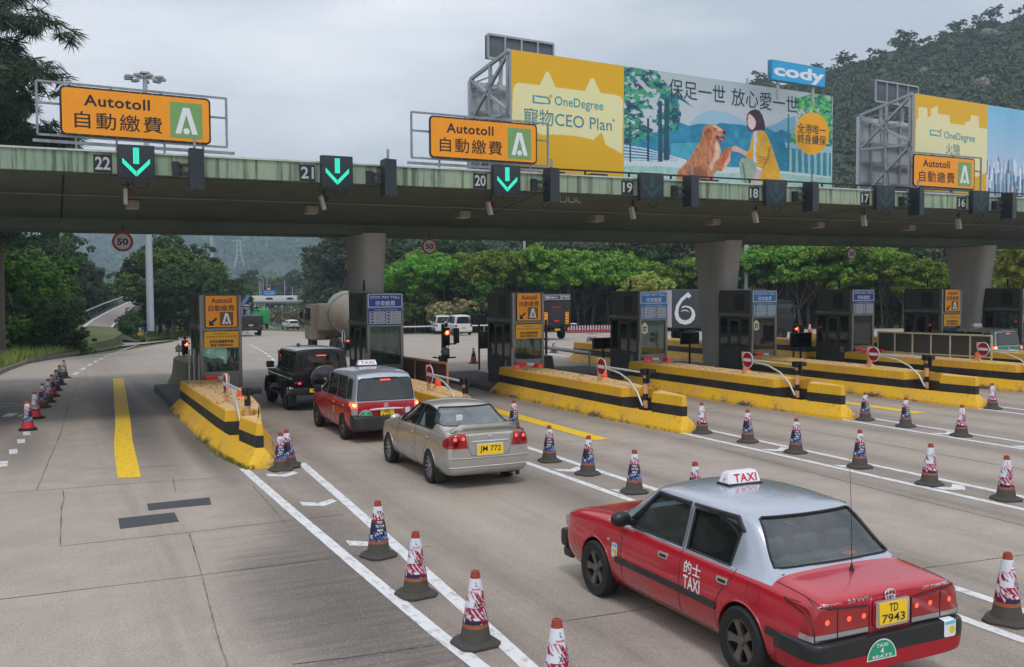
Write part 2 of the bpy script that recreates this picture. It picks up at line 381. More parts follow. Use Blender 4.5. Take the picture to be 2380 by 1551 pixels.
# ---- painted markings (each thin sheet a few mm above the concrete)
def paint(name, base, wear):
    t = NT(name); v = t.co(); n = t.noise(v, 7, 7, .7); n2 = t.noise(t.map(v, (6, 1.2, 1)), 3, 6, .7)
    f = t.ramp(t.math('ADD', t.math('MULTIPLY', n, .5), t.math('MULTIPLY', n2, .5)), [(.50, 0.), (.62, wear)])
    t.link(t.mix(f, base, srgb(128, 118, 108)), t.b.inputs['Base Color']); t.b.inputs['Roughness'].default_value = .7; return t.m
WHITE = paint('road_paint_white', srgb(212, 212, 214), .75); YEL = paint('road_paint_yellow', srgb(228, 186, 20), .55)
def quad_ribbon(mb, pts, w, z=.005):
    pts = [Vector((p[0], p[1], 0)) for p in pts]; n = len(pts); vs = []
    for i, p in enumerate(pts):
        d = (pts[min(i+1, n-1)]-pts[max(i-1, 0)]).normalized(); q = Vector((-d.y, d.x, 0))*(w/2)
        for s in (p+q, p-q): vs.append((s.x, s.y, zg(s.y)+z))
    mb.add(vs, [(2*i, 2*i+1, 2*i+3, 2*i+2) for i in range(n-1)]); return mb
def sub(a, b, n): return [(a[0]+(b[0]-a[0])*k/n, a[1]+(b[1]-a[1])*k/n) for k in range(n+1)]
mk = MB(); mk.raw = True
for i in range(8):                                              # double lines and cones' strip in front of each island
    c = 3.87+5.0*i
    for s in ((-1, 1) if i else ()):
        quad_ribbon(mk, sub((c+s*.42, 19.2), (c+s*.40, 10), 10)+sub((c+s*.40, 9.5), (c+s*.36, -5), 8), .15)
quad_ribbon(mk, [(3.33, 19.05), (3.36, 15), (3.40, 11.5), (3.44, 9), (3.50, 7.5), (3.6, 3), (3.65, -5)], .16)
quad_ribbon(mk, [(4.47, 19.15), (4.30, 15.5), (4.12, 12), (3.98, 9.5), (3.87, 7.7), (3.72, 4), (3.65, -5)], .16)
for i in range(8):                                              # worn chevrons between them
    c = 3.87+5.0*i
    for y in ((16.3, 14.2, 11.9) if i else (18.3, 15.6, 12.9)):
        mk.add([(c-.28, y-.25, .005), (c+.02, y-.45, .005), (c+.3, y-.2, .005), (c+.26, y+.02, .005), (c, y-.18, .005), (c-.26, y+.03, .005)], [(0, 1, 4, 5), (1, 2, 3, 4)])
mk.add([(3.75, 18.9, .0052), (4.25, 18.95, .0052), (4.3, 18.5, .0052), (3.85, 18.3, .0052)], [(0, 1, 2, 3)])
for px, py in ((8, 1079), (31, 1050), (49, 1026), (62, 1008)):    # short dashes at the left edge
    p = G(px, py); mk.add([(p.x-.07, p.y-.35, .005), (p.x+.09, p.y-.33, .005), (p.x+.07, p.y+.35, .005), (p.x-.09, p.y+.33, .005)], [(0, 1, 2, 3)])
a, b = G(152, 884), G(345, 792); n = 22
for k in range(n):
    p = a+(b-a)*((k)/n); q = a+(b-a)*((k+.5)/n); quad_ribbon(mk, [(p.x, p.y), (q.x, q.y)], .16)
for a, b, w in ((G(0, 940), G(78, 936), .07), (G(0, 946), G(78, 941), .07)): quad_ribbon(mk, [(a.x, a.y), (b.x, b.y)], w)
for px in (5, 40): 
    a, b = G(px, 966), G(px+24, 966); mk.add([(a.x, a.y-.3, .005), (b.x, b.y-.3, .005), (b.x+.15, b.y+.5, .005), (a.x+.15, a.y+.5, .005)], [(0, 1, 2, 3)])
a, b = G(580, 800), G(642, 843)
for k in range(9):
    p = a+(b-a)*(k/9); q = a+(b-a)*((k+.6)/9); quad_ribbon(mk, [(p.x, p.y), (q.x, q.y)], .15)
for (x0, y0, x1, y1) in ((1270, 806, 1345, 818), (1270, 822, 1345, 834), (615, 756, 640, 764)):
    a, b = G(x0, y0), G(x1, y1); quad_ribbon(mk, sub((a.x, a.y), (b.x, b.y), 6), .16)
tag(mk.build('lane_markings', WHITE), kind='structure')
sm = MB(); sm.raw = True
for side, w, o in ((cl_, .22, .09), (cr_, .22, -.08)):
    pts = [p.lerp(q, .10) for p, q in zip(cl_, cr_)] if side is cl_ else [q.lerp(p, .08) for p, q in zip(cl_, cr_)]
    pts = pts[1:] if side is cl_ else pts[1:]
    vs = []
    for i, p in enumerate(pts):
        d = (pts[min(i+1, len(pts)-1)]-pts[max(i-1, 0)]); d.z = 0; d.normalize(); q = Vector((-d.y, d.x, 0))*(w/2)
        vs += [p+q+Vector((0, 0, .03)), p-q+Vector((0, 0, .03))]
    sm.add(vs, [(2*i, 2*i+1, 2*i+3, 2*i+2) for i in range(len(pts)-1)])
tag(sm.build('slip_road_edge_lines', mat('edge_line_paint', srgb(205, 205, 208), .7)), kind='structure')
ym = MB(); ym.raw = True
ps = [(G(263, 880), G(287, 880)), (G(264, 905), G(292, 905)), (G(266, 945), G(298, 945)), (G(268, 985), G(304, 985)), (G(265, 1025), G(308, 1025)), (G(266, 1060), G(316, 1060)), (G(273, 1112), G(328, 1110))]
ym.add([(p.x, p.y, .006) for ab in ps for p in ab], [(2*i, 2*i+1, 2*i+3, 2*i+2) for i in range(len(ps)-1)])
for x0 in (11.05, 21.0):
    quad_ribbon(ym, sub((x0+.3, 30), (x0+.22, 18.95), 6), .42, .006)
tag(ym.build('yellow_lane_stripe', YEL), kind='structure')
# ---- joints and cracks between the slabs, asphalt patches
jm = MB(); jm.raw = True
def jpx(pl, w=.014): quad_ribbon(jm, [(G(*p).x, G(*p).y) for p in pl], w, .004)
for pl in ([(0, 1147), (130, 1138), (260, 1127), (520, 1110)], [(85, 1140), (110, 1080), (140, 1010), (160, 940), (185, 880)], [(146, 1140), (149, 1160), (143, 1180), (140, 1268)],
           [(140, 1270), (440, 1238), (600, 1219), (800, 1196)], [(0, 1394), (469, 1337), (727, 1304), (1000, 1270)], [(440, 1240), (469, 1337)], [(469, 1337), (490, 1420), (512, 1500), (530, 1551)],
           [(402, 1112), (408, 1143)], [(588, 1130), (660, 1210)], [(680, 1545), (800, 1530), (1010, 1500)], [(1290, 1447), (1440, 1425), (1600, 1400)], [(200, 1090), (420, 1083)],
           [(300, 852), (205, 858)], [(250, 848), (255, 940)], [(1655, 1040), (1900, 1102), (2150, 1166), (2380, 1222)], [(1560, 1023), (1900, 1011)], [(1520, 600+600), (1500, 1205)], [(2080, 1330), (2380, 1290)], [(600, 850), (680, 846)], [(500, 868), (560, 905)]):
    jpx(pl)
for y in (22.5, 27, 33, 38): quad_ribbon(jm, [(4.9, y), (45, y)], .016, .004)
for k in range(9): quad_ribbon(jm, [(-6, 46+6*k), (60, 46+6*k)], .03, .004)
for x in (16.4, 21.4, 26.4, 31.4): quad_ribbon(jm, sub((x, 44), (x, -4), 8), .016, .004)
t = NT('joint_dark'); t.link(t.mix(t.ramp(t.noise(t.co(), 1.6, 7, .75), [(.42, 0.), (.58, .85)]), (.045, .04, .033), srgb(140, 131, 124)), t.b.inputs['Base Color']); t.b.inputs['Roughness'].default_value = .9
tag(jm.build('slab_joints', t.m), kind='structure')
asp = mat('asphalt_patch_mat', srgb(74, 77, 82), .8, var=.4, sc=22, dirt=.4, bump=1.)
for i, q in enumerate([[(342, 1172), (487, 1157), (491, 1173), (345, 1187)], [(275, 1206), (405, 1192), (416, 1213), (279, 1230)]]):
    m = MB(); pts = [G(*p, slope=False) for p in q]; m.prism([(p.x, p.y) for p in pts], -.02, .007, 'z')
    tag(m.build('asphalt_patch', asp), kind='structure')
# ---- grass verge at the left with its kerb
vg = [G(-60, 905), G(0, 868), G(60, 846), (G(160, 826)), G(265, 810), G(285, 803), G(262, 795), G(170, 793), G(60, 790), G(-60, 800)]
vm = MB(); vm.prism([(p.x, p.y) for p in vg], -.6, .12, 'z'); vm.build('grass_verge', GR); tag(bpy.data.objects['grass_verge'], kind='structure')
kb = MB()
for a, b in zip(vg[:5], vg[1:6]):
    A_, B_ = Vector((a.x, a.y, zg(a.y)+.07)), Vector((b.x, b.y, zg(b.y)+.07)); n = max(1, int((B_-A_).length/1.3))
    for k in range(n): kb.bar(A_.lerp(B_, (k+.02)/n), A_.lerp(B_, (k+.98)/n), .2, .18)
tag(kb.build('kerb', mat('kerb_stone', srgb(120, 112, 104), .9, var=.3, sc=2, dirt=.7, bump=.5)), kind='structure')
def blades(name, polys, n, h0, h1, m, z0=.1, w=.03, lean=.35):
    """blades of grass scattered over polygons"""
    out = []; 
    for P_, k in polys:
        P_ = np.array(P_); lo, hi = P_.min(0), P_.max(0); got = []
        while len(got) < k:
            q = lo+(hi-lo)*rng.random((k*3, 2)); got += list(q[inpoly(q[:, 0], q[:, 1], P_)])
        out.append(np.array(got[:k]))
    B = np.concatenate(out); k = len(B); z = np.array([zg(y) for y in B[:, 1]])+z0
    cl2 = .4+1.2*fbm(B[:, 0]+50, B[:, 1]+50, .35, 3); h = (h0+(h1-h0)*rng.random(k))*cl2; a = rng.random(k)*6.28; la = rng.random(k)*6.28
    base = np.stack([B[:, 0], B[:, 1], z], 1); dx = np.stack([np.cos(a), np.sin(a), 0*a], 1)*w*(.6+rng.random(k))[:, None]
    tip = base+np.stack([np.cos(la)*lean*h, np.sin(la)*lean*h, h], 1)
    V = np.stack([base-dx, base+dx, tip], 1).reshape(-1, 3); F = np.arange(3*k).reshape(k, 3)
    return link(name, np_mesh(name, V, F, m))
def leaf_mat(name, a, b, c3=None, trans=.25):
    t = NT(name); g = t.n('ShaderNodeNewGeometry'); oi = t.n('ShaderNodeObjectInfo')
    at = t.n('ShaderNodeAttribute', attribute_name='Col')
    c = t.mix(g.outputs['Random Per Island'], a, b)
    if c3: c = t.mix(t.math('MULTIPLY', at.outputs['Fac'], .8, clamp=True), c, c3)
    hs = t.n('ShaderNodeHueSaturation'); t.link(c, hs.inputs['Color']); t.link(t.math('MULTIPLY_ADD', oi.outputs['Random'], .07, .465), hs.inputs['Hue']); t.link(t.math('MULTIPLY_ADD', oi.outputs['Random'], .6, .62), hs.inputs['Value'])
    c = hs.outputs[0]; t.link(c, t.b.inputs['Base Color']); t.b.inputs['Roughness'].default_value = .55; t.b.inputs['Specular IOR Level'].default_value = .3
    if trans:
        tl = t.n('ShaderNodeBsdfTranslucent'); t.link(t.mix(1., c, (1.3, 1.5, .6), 'MULTIPLY'), tl.inputs[0]); ms = t.n('ShaderNodeMixShader'); ms.inputs[0].default_value = trans
        t.link(t.b.outputs[0], ms.inputs[1]); t.link(tl.outputs[0], ms.inputs[2]); t.link(ms.outputs[0], t.out.inputs[0])
    return t.m
GB = leaf_mat('grass_blades', (.13, .18, .03), (.30, .30, .10))
vgp = [(p.x, p.y) for p in vg]
tag(blades('verge_grass', [(vgp, 26000)], 0, .15, .6, GB, .1, .03), kind='stuff')
# ================================================================== toll canopy
CX0 = lambda i: 3.87+5.0*i                      # centre of the cones' strip of island i (i=0 is the leftmost)
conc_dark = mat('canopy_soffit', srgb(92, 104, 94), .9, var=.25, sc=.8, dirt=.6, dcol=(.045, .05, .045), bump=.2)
def fascia_material():
    t = NT('canopy_fascia'); v = t.co(); s = t.sep(v)
    pan = t.math('FRACT', t.math('DIVIDE', t.math('ADD', s[0], 50.), 2.45)); seam = t.ramp(pan, [(.0, 1.), (.012, 0.), (.988, 0.), (1., 1.)])
    pid = t.math('FLOOR', t.math('DIVIDE', t.math('ADD', s[0], 50.), 2.45)); wn_ = t.n('ShaderNodeTexWhiteNoise', noise_dimensions='1D'); t.link(pid, wn_.inputs['W'])
    c = t.mix(wn_.outputs[0], srgb(134, 154, 130), srgb(168, 180, 150)); n = t.noise(v, 1.4, 5, .6)
    c = t.mix(t.ramp(n, [(.4, 0.), (.7, .6)]), c, srgb(116, 146, 136))
    dr = t.noise(t.map(v, (5.5, 1, .25)), 1.3, 6, .6); f = t.ramp(dr, [(.49, 0.), (.62, .95)])
    c = t.mix(f, c, srgb(84, 92, 72)); c = t.mix(t.math('MULTIPLY', seam, .8), c, (.03, .035, .03)); t.link(c, t.b.inputs['Base Color']); t.b.inputs['Roughness'].default_value = .55
    return t.m
can = empty('toll_canopy', (0, 31, 0), 0, 'long concrete toll plaza canopy with a pale green fascia spanning all the lanes', 'canopy')
X0, X1 = -16., 52.
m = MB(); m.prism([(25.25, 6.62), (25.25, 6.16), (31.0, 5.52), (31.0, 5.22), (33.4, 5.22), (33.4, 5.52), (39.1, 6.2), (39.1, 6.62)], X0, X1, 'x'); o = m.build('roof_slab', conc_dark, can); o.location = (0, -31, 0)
m = MB(); m.box(X0, X1, 25.0-31, 25.248-31, 6.20, 6.68); m.build('fascia', fascia_material(), can)
m = MB(); m.box(X0, X1, 24.96-31, 25.30-31, 6.682, 6.725); m.build('capping', mat('capping_white', srgb(190, 198, 190), .5, dirt=.5), can)
b = MB()
for y in (27.4,): z = 6.16-(y-25.25)/5.75*.64-.05; b.tube([(X0, y-31, z), (X1, y-31, z)], .018, 6)
b.build('conduit', mat('conduit_grey', srgb(120, 124, 120), .6, dirt=.4), can)
b = MB()
for x in np.arange(X0+4, X1, 12.4): b.add([(x, 25.3-31, 6.148), (x+.05, 25.3-31, 6.148), (x+.05, 30.99-31, 5.515), (x, 30.99-31, 5.515)], [(0, 1, 2, 3)])
b.build('expansion_joint', mat('joint_black', (.012, .012, .012), .9, var=0), can)
pier = mat('pier_concrete', srgb(180, 178, 174), .85, var=.18, sc=.9, dirt=.45, dcol=(.035, .033, .03), bump=.25)
for i, x in enumerate((-13.5, 9.75, 24.4, 38.9)):
    m = MB(); V = []; n = 20; zs = [0, .6, 1.5, 2.6, 3.6, 4.4, 5.0, 5.26]
    for z in zs:
        w = .40+.02*z; d = .58+.62*(z/5.26)**1.5
        V += [(x+w*np.sign(math.cos(a))*abs(math.cos(a))**.5, 1.0+d*np.sign(math.sin(a))*abs(math.sin(a))**.6, z) for a in [2*math.pi*(k+.5)/n for k in range(n)]]
    m.add(V, [(j*n+k, j*n+(k+1) % n, (j+1)*n+(k+1) % n, (j+1)*n+k) for j in range(len(zs)-1) for k in range(n)]); m.build('pier', pier, can, angle=60)
steel = mat('galvanised_steel', srgb(150, 154, 158), .45, .7, var=.2, sc=9, dirt=.5)
dsteel = mat('dark_steel', srgb(58, 60, 64), .5, .5, var=.2, sc=9)
black = mat('black_paint', srgb(24, 25, 28), .4, var=.2); rubber = mat('rubber', srgb(26, 26, 27), .75, var=.2)
white_p = mat('white_paint', srgb(205, 207, 208), .4, var=.06, dirt=.25)
# ================================================================== raised islands, barrier blocks
kerbM = mat('island_kerb', srgb(92, 90, 88), .85, var=.3, sc=2, dirt=.5, bump=.3)
def barrier_paint(name, base, top=False):
    t = NT(name); v = t.co(); n = t.noise(v, 2.2, 7, .72, .6); n2 = t.noise(v, 6, 6, .7); s = t.sep(v)
    c = t.mix(t.noise(v, 1.1, 3), tuple(x*.82 for x in base), base)
    c = t.mix(t.ramp(n, [(.575, 0.), (.59, .85)]), c, srgb(204, 156, 100))
    c = t.mix(t.ramp(t.noise(v, .45, 4, .6), [(.42, 0.), (.62, .65)]), c, srgb(196, 146, 70))            # flaked down to the primer
    low = t.ramp(s[2], [(.05, 1.), (.40, 0.)])
    f = t.ramp(t.math('ADD', t.math('MULTIPLY', n2, .6), t.math('MULTIPLY', low, .15)), [(.42, 0.), (.45, .9)])
    f = t.math('MULTIPLY', f, t.ramp(t.noise(v, .7, 3, .5), [(.46, .06), (.56, 1.)])); c = t.mix(t.math('MULTIPLY', f, low), c, srgb(62, 60, 54))
    dr = t.noise(t.map(v, (3, 3, .3)), 3, 5, .6); c = t.mix(t.ramp(dr, [(.55, 0.), (.8, .45)]), c, srgb(96, 74, 30))
    if top: c = t.mix(t.ramp(t.noise(v, 3.5, 7, .75), [(.42, 0.), (.5, .9)]), c, srgb(214, 178, 138)); c = t.mix(t.ramp(t.noise(t.map(v, (1, 3, 1)), 9, 7, .8), [(.62, 0.), (.68, .6)]), c, srgb(92, 84, 58))
    t.link(c, t.b.inputs['Base Color']); t.b.inputs['Roughness'].default_value = .65; t.bump(n, .5, .02); return t.m
BY = barrier_paint('barrier_yellow', srgb(232, 182, 26)); BT = barrier_paint('barrier_top', srgb(205, 162, 60), True)
BK = mat('barrier_black', srgb(36, 36, 38), .6, var=.25, sc=3, dirt=.35, dcol=(.12, .11, .10), bump=.3)
def off(poly, d):
    n = len(poly); out = []
    for i in range(n):
        p0, p1, p2 = [Vector(poly[(i+k) % n]) for k in (-1, 0, 1)]
        a = (p1-p0).normalized(); b = (p2-p1).normalized(); na, nb = Vector((a.y, -a.x)), Vector((b.y, -b.x)); m_ = (na+nb); m_ = m_/max(.5, m_.length_squared)*2
        out.append((p1.x+m_.x*d, p1.y+m_.y*d))
    return out
def ring(mb, A, za, B, zb, caps=''):
    n = len(A); mb.add([(a[0], a[1], za) for a in A]+[(b[0], b[1], zb) for b in B], [(i, (i+1) % n, n+(i+1) % n, n+i) for i in range(n)])
def ccw(P): return P if sum(P[i-1][0]*P[i][1]-P[i][0]*P[i-1][1] for i in range(len(P))) > 0 else P[::-1]
def cap(mb, A, z): mb.add([(a[0], a[1], z) for a in A], [tuple(range(len(A)))])
def barrier(i, c, yb, rear=False):
    root = empty('barrier_block', (c, 22, 0), 0, None, 'barrier', 'striped concrete barrier blocks ahead of the toll booths')
    full = ccw([(-.52, yb), (-.51, 22.6), (-.47, 21.4), (-.40, 20.3), (-.27, 19.18), (-.12, 19.18), (.44, 22.3), (.60, 24), (.64, yb)])
    L = [(x, y-22) for x, y in full]
    notch = [(x, y-22) for x, y in ccw([(-.52, yb), (-.50, 22.6), (-.48, 21.55), (.06, 21.5), (.08, 20.85), (-.10, 20.4), (-.40, 20.3), (-.27, 19.18), (-.12, 19.18), (.44, 22.3), (.60, 24), (.64, yb)])]
    lo = MB(); ring(lo, off(L, .25), .0, off(L, .23), .07); ring(lo, off(L, .23), .07, L, .36); cap(lo, L, .30); lo.build('sloping_base', BY, root, 30)
    md = MB(); ring(md, notch, .302, notch, .60); md.build('black_band', BK, root, 30)
    tp = MB(); N2 = off(notch, -.025); ring(tp, notch, .60, N2, .83); ring(tp, N2, .83, off(notch, -.05), .855); tp.build('yellow_band', BY, root, 30)
    cp = MB(); cap(cp, off(notch, -.05), .8551); cp.build('top_face', BT, root)
    return root
desc = ['below the leftmost toll booth', 'mostly hidden by the silver sedan', 'immediately right of the silver sedan', 'second to the right of the silver sedan', 'third to the right of the silver sedan', 'with the pale railing standing on it', 'rightmost, below the green taxi']
for i in range(7):
    b = barrier(i, CX0(i), 29.1); b['label'] = 'yellow and black barrier block '+desc[i]
    # low kerbed slab that carries booth and barrier
    m = MB(); m.box(-.62, 1.42, 28.4, 35.5, -.05, .19, .03); o = m.build('island_slab', kerbM); o.location = (CX0(i), 0, 0); tag(o, kind='structure')
# a little weed along the foot of the first block
wp = [[(3.12, 20.4), (3.35, 18.9), (3.5, 18.85), (3.28, 20.4)], [(3.02, 23.5), (3.08, 20.4), (3.2, 20.4), (3.14, 23.5)], [(13.04, 25), (13.06, 21.5), (13.14, 21.5), (13.12, 25)], [(13.2, 20.3), (13.35, 18.95), (13.45, 18.9), (13.3, 20.3)]]
tag(blades('kerbside_weeds', [(wp[0], 420), (wp[1], 160), (wp[2], 60), (wp[3], 60)], 0, .03, .11, GB, 0, .012), kind='stuff')
lt = rng.random((420, 3)); own = rng.integers(0, 6, 420)       # dead leaves lying on the blocks
V = []; 
for (a, b_, c_), k in zip(lt, own):
    x = CX0(k)-.45+1.0*a; y = 22.6+5.8*b_**.8; an = c_*6.28; s_ = .015+.03*c_
    for q in (0, 2.2, 4.2): V.append((x+s_*math.cos(an+q), y+s_*1.4*math.sin(an+q), .862+.012*math.sin(q+an)))
tag(link('fallen_leaves', np_mesh('fallen_leaves', np.array(V), np.arange(len(V)).reshape(-1, 3), mat('dead_leaf', srgb(96, 78, 40), .9, var=.5, sc=3))), kind='stuff')
# ================================================================== toll booths
bst = mat('booth_steel', srgb(128, 126, 122), .42, .55, var=.18, sc=5, dirt=.45); bdk = mat('booth_dark_panel', srgb(76, 78, 77), .5, .15, var=.25, sc=3, dirt=.4)
bin_ = mat('booth_inside', srgb(96, 104, 100), .8, var=.2); notice = mat('paper_white', srgb(205, 208, 210), .6, var=.05)
BG = glass_mat('booth_glass', (.74, .93, .87), .95, film=.03); AMB = mat('sign_amber', srgb(243, 152, 8), .35, var=.06, sc=3, dirt=.12, dcol=srgb(150, 90, 20)); AMB2 = mat('sign_amber_small', srgb(226, 160, 12), .45, var=.08)
INK = mat('ink_black', srgb(28, 26, 24), .5, var=0); BLU = mat('sign_blue', srgb(14, 64, 160), .4, var=.06); BLU2 = mat('sign_blue_faded', srgb(36, 120, 190), .45, var=.08); INKW = mat('ink_white', srgb(222, 226, 230), .5, var=0)
BRN = mat('emblem_brown', srgb(112, 78, 22), .5, var=.1); GRN = mat('emblem_green', srgb(116, 158, 96), .45, var=.18, sc=2.5); red_r = mat('red_reflector', srgb(225, 40, 36), .35, var=.1); org = mat('orange_plastic', srgb(238, 84, 22), .4, var=.08)
INKB = mat('ink_blue', srgb(60, 70, 130), .5, var=0)
def emblem(mb, x0, x1, z0, z1, y):             # the letter A with a dot between its legs
    w, h = x1-x0, z1-z0; P = lambda a, b: (x0+w*a, y, z0+h*b)
    mb.add([P(.10, .08), P(.30, .08), P(.50, .72), P(.48, .93), P(.38, .93)], [(0, 1, 2, 3, 4)]); mb.add([P(.90, .08), P(.70, .08), P(.50, .72), P(.48, .93), P(.62, .93)], [(0, 1, 2, 3, 4)])
    mb.add([(x0+w*.5+w*.115*math.cos(a), y-.0006, z0+h*.17+w*.115*math.sin(a)) for a in [k*math.pi/8 for k in range(16)]], [tuple(range(16))])
def flat(mb, pts, y): mb.add([(a, y, b) for a, b in pts], [tuple(range(len(pts)))]); return mb
def plate(parent, name, pts, y0, y1, m):
    b = MB(); b.prism(pts, y0, y1, 'y'); return b.build(name, m, parent, 30)
def booth_person(parent_loc, tone, label):
    return None
def booth(i, kind, label):
    w, d, zt = 1.18, 2.0, 3.30
    r = empty('toll_booth', (3.95+4.98*i, 29.2, 0), 0, label, 'toll booth', 'toll booths in a row under the canopy')
    b = MB()
    for x in (0, w-.09): b.box(x, x+.09, .004, .13, .19, zt-.02, .008)
    b.box(.09, w-.09, .03, .06, .19, 1.02); b.box(.09, w-.09, .025, .10, 1.02, 1.06); b.box(.09, w-.09, .04, .12, 2.28, zt-.02); b.box(.09, w-.09, .01, .1, 2.26, 2.31)
    b.box(.0, w, .0, .03, .19, .55); b.build('front_frame', bst, r)
    b = MB(); b.box(.02, w-.02, .13, d, zt-.06, zt, .01); b.box(.0, .04, .13, d, 2.42, zt-.06); b.box(w-.04, w, .13, d, 2.42, zt-.06); b.box(.0, w, d-.04, d, 2.42, zt-.06)
    b.build('roof_box', bdk, r); b = MB(); b.box(0, w, .13, d, .15, .25); b.build('base_skirt', bdk, r)
    b = MB(); b.box(-.03, w+.03, .11, d+.02, 2.30, 2.42, .01); b.build('canopy_band', bst, r)
    for x in (.0, w-.04):                       # side walls: lower panel, posts, door
        b = MB(); b.box(x, x+.04, .13, d, .25, 1.15)
        for y in (.13, .68, .76, 1.30, 1.38, d-.08): b.box(x, x+.04, y, y+.08, 1.15, 2.30)
        b.box(x, x+.04, .13, d, 2.12, 2.30) if x else b.box(x, x+.04, .13, d, 2.22, 2.30); b.build('side_wall', bdk, r)
        b = MB(); b.box(x+.012, x+.028, .2, d-.08, 1.15, 2.30); b.build('side_window', BG, r)
    b = MB(); b.box(-.006, .0, .76, 1.36, .27, 2.2); 
    b.v.clear(); b.f.clear(); b.mi.clear()
    for (y0, y1, z0, z1) in ((.74, .80, .27, 2.2), (1.32, 1.38, .27, 2.2), (.80, 1.32, .27, 1.1), (.80, 1.32, 2.12, 2.2)): b.box(-.018, -.002, y0, y1, z0, z1)
    dr = b.build('door', bdk, r); b = MB(); b.cyl((-.04, .84, 1.0), (-.04, .84, 1.2), .012, 6); b.build('handle', steel, dr)
    b = MB(); b.box(.04, w-.04, d-.05, d, .25, 1.15); b.box(.04, .12, d-.05, d, 1.15, 2.42); b.box(w-.12, w-.04, d-.05, d, 1.15, 2.42); b.build('back_wall', bdk, r)
    b = MB(); b.box(.12, w-.12, d-.035, d-.02, 1.15, 2.42); b.build('back_window', BG, r)
    b = MB(); b.box(.09, w-.09, .055, .067, 1.02, 2.26); b.build('front_window', BG, r)
    b = MB(); b.box(.08, w-.08, .2, .62, .95, 1.0); b.box(.2, .55, .3, .5, 1.0, 1.32, .01); b.box(.5, .86, 1.0, 1.4, .55, .66, .03); b.box(.5, .86, 1.36, 1.44, .66, 1.35, .03); b.box(.09, w-.09, .1, d-.1, .25, .3); b.build('desk_and_chair', mat('booth_interior_dark', srgb(38, 44, 46), .7), r)
    b = MB(); b.box(.34, .82, .022, .029, .60 if kind == 'A' else .66, .93 if kind == 'A' else .92); nb = b.build('notice', notice, r)
    b = MB(); text_fit(b, 'Octopus 八達通\n不適用於此車道', .38, .78, .74, .86, .0205, lh=1.1); text_fit(b, 'This lane for manual pay', .40, .76, .67, .70, .0205); b.build('lettering', INKB, nb)
    b = MB(); b.box(-.012, -.006, .42, .62, .78, 1.02); b.build('side_notice', mat('paper_grey', srgb(130, 134, 138), .6), r)
    b = MB()
    for k in range(9): b.box(-.014, .002, .55, 1.0, 2.58+k*.06, 2.605+k*.06)
    b.box(-.01, -.001, .5, 1.05, 2.54, 3.15); b.build('louvre', mat('louvre_dark', srgb(34, 36, 38), .5), r)
    b = MB(); b.cyl((.18, .9, zt), (.18, .9, zt+.10), .012, 6); b.box(.155, .205, .86, .94, zt+.08, zt+.42, .01); b.box(.20, .215, .87, .93, zt+.1, zt+.40); b.build('antenna_box', black, r)
    for gx in ((-.06, -.2, -.34) if i == 0 else (-.06,)): b = MB(); b.cyl((gx, -.04+.5*gx, .19), (gx, -.04+.5*gx, 1.45 if gx > -.1 else 1.75), .03, 10); b.build('guard_pole', steel, r)
    b = MB(); b.box(.12, .48, -.10, -.005, .855, .955, .01); b.build('red_reflector', red_r, r)
    if kind == 'A':
        s = plate(r, 'toll_sign', rrect(.15, 1.06, 2.34, 3.28, .05), -.012, .0, INK); b = MB(); b.prism(rrect(.167, 1.043, 2.357, 3.263, .04), -.016, -.0121, 'y'); b.build('face', AMB, s)
        b = MB(); text_fit(b, 'Autotoll', .33, .90, 3.05, 3.20, -.018, .018); text_fit(b, '自動繳費', .25, .97, 2.82, 2.99, -.018, .012)
        b.add([(.26, -.018, 2.40), (.26, -.018, 2.56), (.315, -.018, 2.515), (.45, -.018, 2.63), (.49, -.018, 2.585), (.36, -.018, 2.47), (.41, -.018, 2.40)], [(0, 1, 2, 5, 6), (2, 3, 4, 5)]); b.build('lettering', INK, s)
        b = MB(); flat(b, [(.56, 2.40), (.94, 2.40), (.94, 2.79), (.56, 2.79)], -.017); b.build('emblem_panel', BRN, s)
        b = MB(); emblem(b, .59, .91, 2.41, 2.78, -.019); b.build('emblem', INKW, s)
        s = plate(r, 'warning_sign', rrect(.10, 1.09, 1.74, 2.24, .02), -.012, .0, INK); b = MB(); b.prism(rrect(.112, 1.078, 1.752, 2.228, .015), -.016, -.0121, 'y'); b.build('face', AMB2, s)
        b = MB(); text_fit(b, 'Autotoll Only', .40, .78, 2.13, 2.185, -.018); text_fit(b, 'Offenders could be fined $5,000', .16, 1.03, 2.055, 2.105, -.018); text_fit(b, '祇准自動繳費車輛\n違者可被罰$5000', .26, .93, 1.79, 1.98, -.018, .02); b.build('lettering', INK, s)
    else:
        bl = BLU if i in (1, 5) else BLU2
        s = plate(r, 'toll_sign', rrect(.03, 1.14, 2.86, 3.28, .03), -.012, .0, INKW); b = MB(); b.prism(rrect(.052, 1.118, 2.882, 3.258, .02), -.016, -.0121, 'y'); b.build('face', bl, s)
        b = MB(); text_fit(b, 'STOP, PAY TOLL', .10, 1.07, 3.12, 3.215, -.018, .01); text_fit(b, '停車繳費', .26, .90, 2.91, 3.065, -.018, .012); b.build('lettering', INKW, s)
        s = plate(r, 'tariff_board', rrect(.04, 1.13, 2.32, 2.83, .01), -.012, .0, bl); b = MB()
        for cx in (.07, .60):
            for k in range(4): b.box(cx, cx+.50, -.016, -.0122, 2.345+k*.10, 2.435+k*.10)
        b.build('face', mat('tariff_face', srgb(176, 184, 192), .5), s)
        b = MB(); text_fit(b, 'TUNNEL TOLL SCHEDULE', .22, .98, 2.768, 2.805, -.018); b.build('heading', INKW, s); b = MB()
